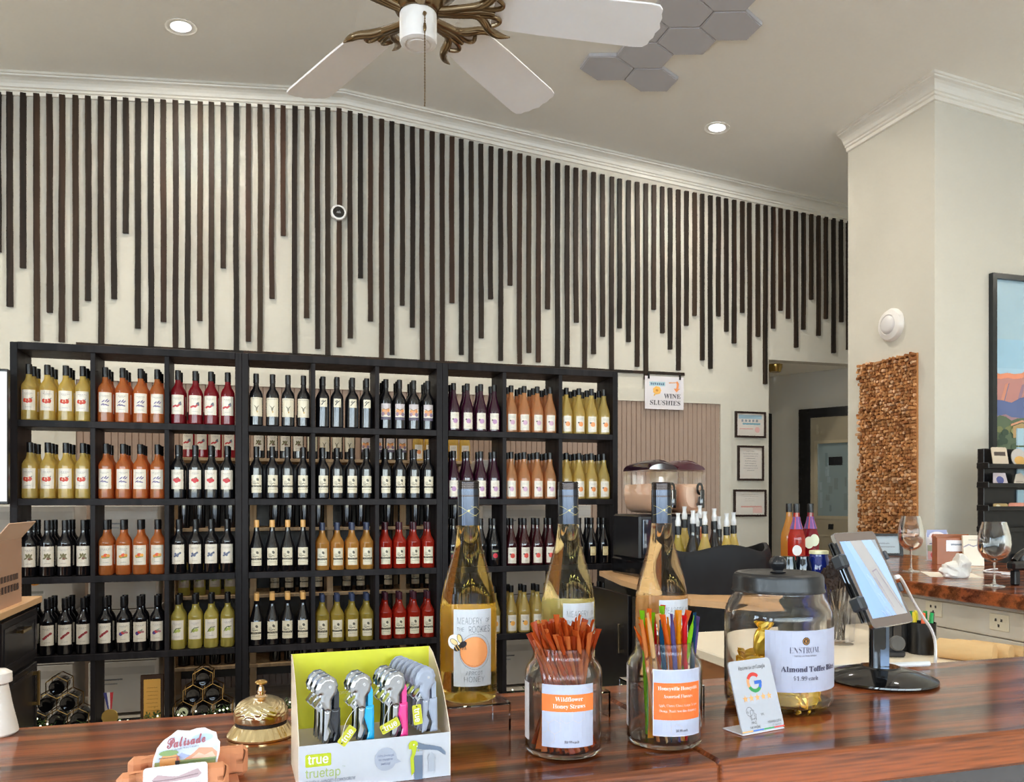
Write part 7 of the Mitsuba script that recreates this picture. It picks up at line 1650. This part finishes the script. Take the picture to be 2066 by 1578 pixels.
put(t, 'collar', shape(tube([r0 + (r1 - r0) * .45, r0 + (r1 - r0) * .62], .0074, 6), 'satin', (38, 42, 48)))

# ---- call bell
t = thing('call_bell', 'engraved brass call bell between the sticker holder and the corkscrew box', 'bell')
qb = place(-.009, 1.160)
bp = [(0, .002), (.040, .0), (.0445, .0005), (.0448, .003), (.0425, .006), (.0395, .010), (.0360, .0150), (.0345, .0165), (0, .0165)]
bm = lathe(bp, 96)
v = bm.vertices.copy(); a_ = np.arctan2(v[:, 1], v[:, 0]); sel = (v[:, 2] > .005) & (v[:, 2] < .0155)
rr = 1 + sel * .014 * np.sign(np.sin(a_ * 24)); v[:, 0] *= rr; v[:, 1] *= rr; bm.vertices = v
put(t, 'base', shape(bm, 'metal', (238, 212, 160), smooth=35), qb)
put(t, 'rubber_ring', shape(lathe([(.0335, .0164), (.0335, .0215)], 48), 'paint', (36, 28, 24), smooth=True), qb)
dz_ = np.linspace(0, 1, 44)
dp = [(0.0330, .0215), (.0352, .0215), (.0358, .0230), (.0358, .0280)] + [(.0352 * math.cos(u_ * math.pi / 2 * .93) ** .9 + .0008, .0285 + .0245 * math.sin(u_ * math.pi / 2)) for u_ in dz_[1:]]
dm = lathe(dp, 160)
v = dm.vertices.copy(); a_ = np.arctan2(v[:, 1], v[:, 0]); hz = (v[:, 2] - .0285) / .0245
env_ = np.clip(hz * 6, 0, 1) * np.clip((1 - hz) * 5, 0, 1)
scr_ = np.sin(a_ * 6 + np.sin(hz * 9 + a_ * 2) * 1.6) * np.cos(hz * 16 + np.sin(a_ * 6) * 1.8) + .6 * np.sin(a_ * 18 + hz * 24 * np.sign(np.sin(a_ * 3)))
rr = 1 + env_ * .020 * np.tanh(scr_ * 2.0)
v[:, 0] *= rr; v[:, 1] *= rr; dm.vertices = v
put(t, 'dome', shape(dm, 'metal', (240, 218, 172), smooth=50), qb)
put(t, 'post', shape(lathe([(.0085, .0525), (.0070, .0550), (.0050, .0560), (.0050, .0575), (.0062, .0580), (.0062, .0600), (.0046, .0606), (.0038, .0660), (.0026, .0665), (.0026, .0690)], 28), 'metal', (236, 206, 166), smooth=35), qb)
pb_ = [(0, .0755), (.0045, .0752), (.0070, .0738), (.0082, .0722), (.0082, .0710), (.0066, .0696), (.0026, .0688)]
put(t, 'button', shape(lathe(pb_, 28), 'metal', (228, 184, 110), smooth=35), qb)

# ---- sticker holder at the front left
t = thing('sticker_holder', 'sandstone-coloured holder with a local artist stickers plaque at the bottom edge', 'sticker holder')
def stone(x0, x1, y0, y1, z0, z1, seed):
    m = rbox(x0, x1, y0, y1, z0, z1, .006)
    for _ in range(4):
        m = m.subdivide()
    v = m.vertices
    n_ = mikit.meshkit.fbm(v * np.array([85, 60, 14]) + seed, 3, seed) - .5
    crack = np.exp(-((((v[:, 0] - x0) / (x1 - x0) * 5 + .35 * np.sin(v[:, 2] * 70 + seed)) % 1.0 - .5) / .035) ** 2) * (v[:, 1] < y0 + .004)
    v = v + np.c_[n_ * .002, n_ * .004 + crack * .0035, n_ * .003]
    v[:, 2] = np.maximum(v[:, 2], z0)
    c = lin((206, 136, 96)) * (1 + .35 * n_[:, None]) * (1 - .72 * crack[:, None])
    f_ = m.faces
    return trimesh.Trimesh(v[f_].reshape(-1, 3), np.arange(len(f_) * 3).reshape(-1, 3), process=False), np.repeat(np.clip(c[f_].mean(1), 0, 1), 3, axis=0)


qs = place(-.090, .950, rz=6)
m, c = stone(-.064, .048, -.016, .004, 0, .030, 3)
put(t, 'front_slab', mikit.ply(m, 'paint', uv=colour_uv(c)), qs @ T().rotate([1, 0, 0], -14))
m, c = stone(-.055, .072, .034, .052, 0, .034, 9)
put(t, 'back_slab', mikit.ply(m, 'paint', uv=colour_uv(c)), qs)
put(t, 'tray', shape(rbox(-.06, .06, .0045, .034, 0, .005, .001), 'paint', (176, 112, 80)), qs)
a = Art()
g = rect(-.034, -.020, .030, .0265, .004)
a.add(g, (232, 226, 232)); a.add(g.buffer(-.0012).difference(g.buffer(-.0016)), (214, 200, 206))
a.add(Polygon([(-.026, .013), (-.02, .018), (-.008, .0155), (0, .0145), (.008, .017), (.02, .0205), (.024, .015), (.02, .0115), (0, .010), (-.02, .0095)]), (178, 148, 152)); a.add(stroke([(-.024, .012), (-.005, .012), (.02, .015)], .0012), (140, 112, 116))
a.add(text('serif', 'LOCAL ARTIST', .0048, -.001, .0020, 'm', width=.048, thin=-2), (150, 150, 166)); a.add(text('serif', 'STICKERS', .0034, -.001, -.0045, 'm', width=.034, thin=-1), (160, 158, 172)); a.add(ell(0, -.012, .008, .004), (200, 190, 200))
put(t, 'plaque', art(a), qs @ T().rotate([1, 0, 0], -14).translate([-.004, -.0185, .006]))
t = thing('sticker', 'scallop-edged sticker reading Palisade with a barrel and vineyard, in the sandstone holder', 'sticker')
ol = [(-.036, -.022), (-.034, -.006), (-.030, .006), (-.024, .013), (-.016, .018), (-.010, .0225), (-.004, .0215), (.002, .0205), (.010, .0225), (.018, .0225), (.024, .019), (.0295, .0165), (.031, .009), (.0335, .006), (.033, -.004), (.031, -.012), (.029, -.022)]
g = Polygon(ol).buffer(.0015).buffer(-.0005)
put(t, 'backing', shape(extr(g, .0006, 'xz', 0), 'satin', (236, 236, 238)), qs @ T().translate([.006, .020, .041]).rotate([1, 0, 0], -10))
a = Art()
a.add(g, (240, 240, 242)); inn = g.buffer(-.0022)
a.add(inn, (204, 216, 236)); a.add(ell(-.016, .008, .010, .006).intersection(inn), (222, 230, 242)); a.add(ell(.016, .013, .011, .004).intersection(inn), (176, 198, 232)); a.add(rect(-.04, -.006, .04, .002).intersection(inn), (196, 206, 230))
a.add(Polygon([(-.012, -.006), (-.006, -.001), (0, -.004), (.006, -.0055), (-.012, -.008)]), (150, 162, 204)); a.add(Polygon([(-.004, -.009), (.006, -.003), (.012, .0025), (.026, .001), (.031, -.004), (.031, -.010)]).intersection(inn), (212, 150, 118)); a.add(Polygon([(.004, -.008), (.012, -.003), (.018, -.006), (.026, -.003), (.03, -.010)]).intersection(inn), (226, 186, 160))
a.add(rect(-.04, -.03, .04, -.009).intersection(inn), (150, 160, 104)); a.add(rect(-.01, -.013, .03, -.0105).intersection(inn), (110, 132, 84))
for k in range(9):
    a.add(stroke([(.012, -.013), (.003 + .004 * k, -.022)], .0006).intersection(inn), (196, 180, 90))
a.add(ell(-.018, -.0095, .0105, .0095).intersection(inn), (206, 142, 76)); a.add(rect(-.029, -.0055, -.008, -.0045).intersection(inn), (140, 90, 52)); a.add(rect(-.028, -.0145, -.008, -.0135).intersection(inn), (140, 90, 52)); a.add(ell(-.019, .0, .010, .003).intersection(inn), (122, 150, 84)); a.add(rect(-.0125, -.018, -.008, -.009), (40, 40, 40)); a.add(rect(-.0112, -.009, -.0092, -.004), (170, 70, 50)); a.add(ell(.0035, -.0145, .005, .0018), (206, 216, 224))
a.add(text('script', 'Palisade', .0105, -.001, .0065, 'm', width=.041, rot=5).buffer(.00025), (150, 62, 76)); a.add(text('serif', 'Colorado Wine Country', .0022, -.002, .0030, 'm', width=.028, thin=-1, rot=4), (120, 120, 132))
put(t, 'face', art(a), qs @ T().translate([.006, .020, .041]).rotate([1, 0, 0], -10).translate([0, -.0003, 0]))

# ---- corkscrew display
t = thing('display_box', 'white counter box with a lime-green back, printed true and truetap, holding corkscrews', 'display box')
DX, DY, DW_, DD = .0315, .9185, .1720, .1050
qd = T().translate([DX, DY, BZ]).rotate([0, 0, 1], 2.6)
wh = (186, 187, 195)
put(t, 'front_panel', shape(sbx(0, DW_, 0, .0012, 0, .0505), 'satin', wh), qd)
put(t, 'back_panel', shape(sbx(0, DW_, DD - .0012, DD, 0, .1330), 'satin', (206, 204, 52)), qd, label='lime-green inner back')
side = Polygon([(0, 0), (0, .0505), (.010, .066), (.030, .090), (.055, .112), (.085, .1285), (DD, .1330), (DD, 0)])
for x_ in (0, DW_ - .0012):
    put(t, 'side_panel', shape(extr(side, .0012, 'yz', x_), 'satin', (214, 196, 176)), qd)
put(t, 'insert', shape(sbx(.0013, DW_ - .0013, .0013, DD - .0013, .0400, .0412), 'paint', (196, 184, 172)), qd, label='grey slotted insert')
put(t, 'bottom', shape(sbx(.0013, DW_ - .0013, .0013, DD - .0013, 0, .0010), 'paint', wh), qd)
a = Art()
lime = (176, 186, 40)
a.add(rect(.0075, .0265, .0355, .0405, .0018), lime); a.add(text('sans', 'true', .0098, .0215, .0297, 'm', width=.0225).buffer(.00025), (250, 250, 246)); a.add(text('sans', 'truetap', .0098, .0075, .0145, 'l', width=.0385), (158, 172, 104)); a.add(text('sans', 'TM', .0016, .0475, .0235, 'l') if 'M' in GLYPHS['sans'] else Point(0, 0).buffer(1e-4), (150, 160, 140))
a.add(text('sans', 'DOUBLE-HINGED CORKSCREW', .0034, .0080, .0082, 'l', width=.0540), (112, 116, 130))
bub = ell(.096, .0270, .0125, .0130, 0, 8).union(Polygon([(.104, .020), (.1135, .0225), (.107, .028)]))
a.add(bub, (160, 164, 178))
for k, s in enumerate(('Extra leverage', 'for smoother', 'pulling!')):
    a.add(text('sans', s, .0026, .096, .0300 - .0046 * k, 'm', width=(.0185, .0165, .0105)[k]), (76, 84, 120))
gm = (104, 116, 136)
a.add(rect(.1290, 0, .1385, .0275, .0006), gm); a.add(rect(.1296, .0278, .1384, .0325), (160, 165, 178)); a.add(stroke([(.1335, .0325), (.1335, .0375)], .0008), lime)
a.add(Polygon([(.1295, .0390), (.1335, .0425), (.1405, .0395), (.150, .0375), (.160, .0345), (.1655, .0285), (.1655, .0250), (.1625, .0268), (.1570, .0310), (.1480, .0330), (.1400, .0335), (.1330, .0350)]), gm)
a.add(ell(.1275, .0400, .0055, .0052), lime); a.add(Polygon([(.1225, .0400), (.1225, .0355), (.1255, .0360), (.1262, .0310), (.1240, .0255), (.1255, .0050), (.1290, .0100), (.1280, .0250), (.1300, .0300), (.1320, .0390)]), lime); a.add(ell(.1280, .0405, .0009, .0009), (250, 250, 250)); a.add(ell(.1318, .0385, .0008, .0008), (250, 250, 250))
a.add(Polygon([(.1430, .0225), (.1485, .0305), (.1545, .0225), (.1520, .0225), (.1520, .0080), (.1455, .0080), (.1455, .0225)]), (166, 169, 180))
put(t, 'printing', art(a), qd @ T().translate([0, -.0003, 0]))
a = Art(); a.add(text('sans', 'TO ORDER MORE (ITEM #)', .0034, .082, .0800, 'm', width=.068), (236, 236, 190)); a.add(text('sans', '800-750', .0034, .082, .0735, 'm', width=.028), (236, 236, 190))
put(t, 'printing', art(a), qd @ T().translate([0, DD - .0015, 0]))

# corkscrews: side plates, lever and handle drawn in profile (x, z) and given thickness
MMm = .001
def pg(pts):
    return affinity.scale(Polygon(pts), MMm, MMm, origin=(0, 0)).buffer(.0009).buffer(-.0006)


headp = pg([(-2, 34), (-7, 44), (-6, 52), (-11, 51), (-12.5, 58), (-9, 66), (-3, 71), (4, 71.5), (9.5, 68), (12, 61), (10, 52), (5, 45), (4.5, 33)])
levp = pg([(-2.5, 33), (4, 33), (3.5, 24), (1.5, 15), (4.5, 9), (1, -2), (-4, -4), (-2.8, 14)])
boltp = pg([(-13, 38), (-4, 50), (0.5, 47), (-8.5, 33)])
hanp = pg([(5.5, 34), (14.5, 35), (15, -4), (6.5, -4), (9, 6), (5.8, 16), (4.2, 22)])
armp = pg([(8.5, 35), (13.5, 35), (13.5, 52), (10.5, 60), (7, 58), (8.5, 48)])
serr = pg([(4, 27), (6, 22), (5, 18), (8.5, 12), (7, 6), (9, -2), (3, -4), (-3, -2), (1, 1), (2.6, 8), (2.2, 16)])
THK = .0105


def pillow(g, h, w):
    """A plate's softly domed front: flat triangles raised towards -y away from the outline, h at the distance w."""
    from scipy.spatial import Delaunay
    x0, z0, x1, z1 = g.bounds
    st = .0009
    gx_, gz_ = np.meshgrid(np.arange(x0, x1, st), np.arange(z0, z1, st))
    ins = [(x_, z_) for x_, z_ in zip(gx_.ravel(), gz_.ravel()) if g.buffer(-.0003).contains(Point(x_, z_))]
    bd = [g.exterior.interpolate(t_ * g.exterior.length) .coords[0] for t_ in np.linspace(0, 1, int(g.exterior.length / .0008), endpoint=False)]
    P_ = np.array(bd + ins)
    tri = Delaunay(P_).simplices
    tri = np.array([t_ for t_ in tri if g.buffer(.00005).contains(Point(*P_[t_].mean(0)))])
    dd = np.array([g.exterior.distance(Point(*p_)) for p_ in P_])
    y_ = .0004 - h * np.sin(np.clip(dd / w, 0, 1) * math.pi / 2)
    m_ = trimesh.Trimesh(np.c_[P_[:, 0], y_, P_[:, 1]], tri, process=False)
    if m_.face_normals[:, 1].mean() > 0:
        m_.invert()
    return m_


def corkscrew(x, y, c, pc_, lab, group, tag=None, dz=0):
    k = thing('corkscrew', lab, 'corkscrew', group)
    q = qd @ T().translate([x, y, .0455 + dz]).rotate([0, 0, 1], 6)
    silver = c == 'silver'
    ch = (198, 200, 206)
    mb, mc = ('satin', (150, 156, 172)) if silver else ('metal', ch)
    put(k, 'head', cached(('ch', silver), lambda: shape(cat([pillow(headp, .0022, .0045), extr(headp, .0012, 'xz', .0004), extr(headp, .0016, 'xz', THK - .0016), extr(pg([(-8, 60), (-3, 69), (4, 70), (9, 66), (4, 62)]), THK - .0034, 'xz', .0017)]), mb, mc, smooth=35)), q)
    put(k, 'lever', cached(('cl', silver), lambda: shape(cat([move(pillow(levp, .0014, .0028), (0, .0004, 0)), extr(levp, .0010, 'xz', .0008), extr(levp, .0014, 'xz', THK - .0018)]), mb, mc, smooth=35)), q)
    put(k, 'opener', cached(('co', silver), lambda: shape(extr(boltp.difference(pg([(-10.5, 39), (-5, 46), (-3, 45), (-8, 37)])), THK - .002, 'xz', .001), 'metal', ch)), q)
    put(k, 'handle', cached(('cha', c), lambda: shape(cat([move(pillow(hanp, .0016, .0030), (0, .0010, 0)), extr(hanp, THK - .003, 'xz', .002), extr(armp, THK - .004, 'xz', .002)]), 'gloss' if not silver else 'satin', pc_, smooth=35)), q, label=f'{c} handle')
    put(k, 'blade', cached('cser', lambda: shape(extr(serr, THK - .006, 'xz', .003), 'gloss', (16, 16, 18))), q, label='black serrated blade')
    put(k, 'rivet', cached('criv', lambda: shape(cat([extr(ell(.003, .060, .0016, .0016), .0010, 'xz', -.0024), extr(ell(.001, .0315, .0011, .0011), .0004, 'xz', -.0004)]), 'metal', (236, 236, 240))), q)
    if tag:
        tx_, tz_, rot, ty_ = tag
        a = Art(); g = rect(-.0115, -.0054, .0115, .0054, .0016)
        a.add(g, (184, 182, 40)); a.add(g.buffer(-.0004).difference(g.buffer(-.0007)), (214, 214, 110)); a.add(text('sans', 'true', .0068, .0005, -.0033, 'm', width=.0160).buffer(.0002), (250, 250, 244)); a.add(ell(-.0095, .0, .0009, .0009), (70, 66, 30))
        qt = q @ T().translate([tx_, ty_, tz_]).rotate([0, 1, 0], rot)
        tg = put(k, 'tag', shape(extr(g, .0005, 'xz', 0), 'satin', (184, 182, 40)), qt, label='lime swing tag')
        scene[tg + '__printing'] = {**art(a), 'to_world': qt @ T().translate([0, -.0003, 0])}
        e = np.array((qt @ T().translate([-.0095, 0, 0])).matrix)[:3, 3] if False else None
        scene[tg + '__cord'] = {**shape(tube(smooth_path([(tx_ - .0095 * math.cos(math.radians(rot)), ty_, tz_ + .0095 * math.sin(math.radians(rot))), (tx_ * .5 - .006, ty_ - .0015, tz_ * .5 + .026), (-.004, -.0006, .036)], 16), .00035, 5), 'satin', (226, 226, 220), smooth=50), 'to_world': q}


CS_ = [('black', (16, 20, 30), .0320, 3, .0165), ('blue', (20, 160, 214), .0700, 2, .0165), ('pink', (228, 54, 134), .1090, 3, .0165), ('silver', (150, 158, 176), .1440, 6, .0138)]
tags = {('black', 0): None, ('blue', 0): (-.018, .006, -52, -.006), ('pink', 0): (-.008, .012, -24, -.0045), ('silver', 0): (-.0115, .019, 84, -.0045)}
nth = ['foremost', 'second from the front', 'third from the front', 'fourth from the front', 'fifth from the front', 'rearmost']
for c, pc_, x, n, sp in CS_:
    for i in range(n):
        nm_ = nth[i] if i < n - 1 else 'rearmost'
        corkscrew(x - .0030 * i, .0075 + sp * i, c, pc_, f'{"chrome corkscrew with " + c + " handle" if c != "silver" else "matt silver corkscrew"}, {nm_} in the display box', f'{c} corkscrews in the display box', tags.get((c, i)), dz=.009 if c == 'silver' else .006)

# ---- white dispenser just at the left edge
t = thing('white_dispenser', 'white rounded plastic dispenser at the back edge of the bar by the cabinet', 'dispenser')
dq = hit(-26, 1463, 'Z', BAR)
put(t, 'body', shape(lathe([(0, 0), (.026, 0), (.0295, .003), (.029, .008), (.022, .04), (.0185, .06), (.017, .068), (0, .068)], 36), 'satin', (226, 218, 210), smooth=40), tr(-.359, 1.268, BZ))
put(t, 'cap', shape(lathe([(.015, .0685), (.022, .0715), (.0215, .084), (.0155, .088), (0, .0885)], 30), 'satin', (228, 220, 214), smooth=40), tr(-.359, 1.268, BZ))

# ---------------------------------------------------------------- ceiling fan
t = thing('ceiling_fan', 'white ceiling fan with five blades on ornate bronze brackets and a pull chain', 'ceiling fan')
FX, FY, FZ, TB = .379, 2.125, 2.710, 0.0
MF = np.eye(4)
n_ = np.array([-.004, TB, 1.0]); n_ /= np.linalg.norm(n_)
e1 = np.array([1, 0, .004]); e1 /= np.linalg.norm(e1)
MF[:3, 0], MF[:3, 1], MF[:3, 2], MF[:3, 3] = e1, np.cross(n_, e1), n_, [FX, FY, FZ]
QF = T(MF)
put(t, 'switch_housing', shape(lathe([(0, -.120), (.028, -.120), (.030, -.114), (.034, -.114), (.035, -.119), (.041, -.118), (.047, -.115), (.049, -.110), (.049, -.040), (.047, -.037), (0, -.037)], 56), 'satin', (236, 234, 232), smooth=28), QF)
put(t, 'flange', shape(lathe([(0, -.0365), (.052, -.0365), (.060, -.030), (.070, -.010), (.085, .012), (.105, .03), (.105, .10), (.085, .13), (.03, .15), (.016, .16), (0, .16)], 48), 'metal', (120, 100, 74), smooth=35), QF)
put(t, 'down_rod', shape(tube([(FX, FY, FZ + .15), (FX, FY + .0, zc(FX) - .06)], .013, 16), 'satin', (234, 232, 230), smooth=40))
put(t, 'canopy', shape(lathe([(0, 0), (.03, 0), (.055, .02), (.065, .055), (0, .055)], 32), 'satin', (234, 232, 230), smooth=35), tr(FX, FY, zc(FX) - .062))
blade = Polygon([(.205, -.052), (.225, -.062), (.35, -.068), (.62, -.073), (.645, -.070), (.655, -.060), (.656, -.046), (.663, -.034), (.662, -.018), (.670, 0), (.662, .018), (.663, .034), (.656, .046), (.655, .060), (.645, .070), (.62, .073), (.35, .068), (.225, .062), (.205, .052)]).buffer(.004, quad_segs=3)
bm_ = extr(blade, .006, 'xy', -.003)
horn = []
for s_ in (1, -1):
    pth = smooth_path([(.050, s_ * .006, -.026), (.095, s_ * .009, -.020), (.128, s_ * .012, -.014), (.160, s_ * .016, -.008), (.185, s_ * .040, -.009), (.200, s_ * .062, -.008), (.226, s_ * .078, -.007), (.262, s_ * .082, -.006)], 26)
    horn.append(tube(pth, list(np.interp(np.linspace(0, 1, 26), [0, .3, .6, .85, 1], [.010, .0095, .012, .010, .0015])), 10))
    horn.append(tube(smooth_path([(.165, s_ * .014, -.010), (.195, s_ * .012, -.011), (.222, s_ * .022, -.010), (.205, s_ * .045, -.009)], 18), [.006] * 18, 8))
horn.append(tube(smooth_path([(.050, 0, -.026), (.095, 0, -.021), (.132, 0, -.015), (.168, 0, -.010), (.205, 0, -.012)], 14), [.012, .012, .011, .011, .010, .010, .010, .009, .009, .008, .008, .008, .007, .006], 10))
brk = cat(horn)
for k, az in enumerate((11.0, 60.0, 130.0, 208.0, 288.0)):
    q = QF @ T().rotate([0, 0, 1], az - 16.7)
    b_ = put(t, 'blade', shape(bm_, 'satin', (250, 250, 253)), q @ T().translate([0, 0, .0]).rotate([1, 0, 0], -12))
    scene[b_ + '__bracket'] = {**shape(brk, 'metal', (136, 116, 90), smooth=40), 'to_world': q @ T().translate([0, 0, .0]).rotate([1, 0, 0], -12).translate([0, 0, -.004])}
    labels[b_ + '__bracket'] = {'label': 'ornate bronze bracket'}
cp = hit(857, 26, 'Y', FY - .055)
ch0 = np.array([cp[0], FY - .055, cp[2]]); ch1 = hit(857, 213, 'Y', FY - .055)
pc = put(t, 'pull_chain', shape(cat([tube([ch0, [ch0[0], ch0[1], ch1[2]]], .0011, 6)] + [move(trimesh.creation.icosphere(1, .0021), (ch0[0], ch0[1], z)) for z in np.arange(ch1[2], ch0[2], .0075)] + [move(lathe([(0, -.012), (.003, -.010), (.0045, 0), (.003, .010), (0, .012)], 10), (ch0[0], ch0[1], ch0[2] * .68 + ch1[2] * .32 + .04)), tube([ch0, ch0 + np.array([0, .012, .002])], .005, 10)]), 'metal', (120, 100, 72), smooth=60))
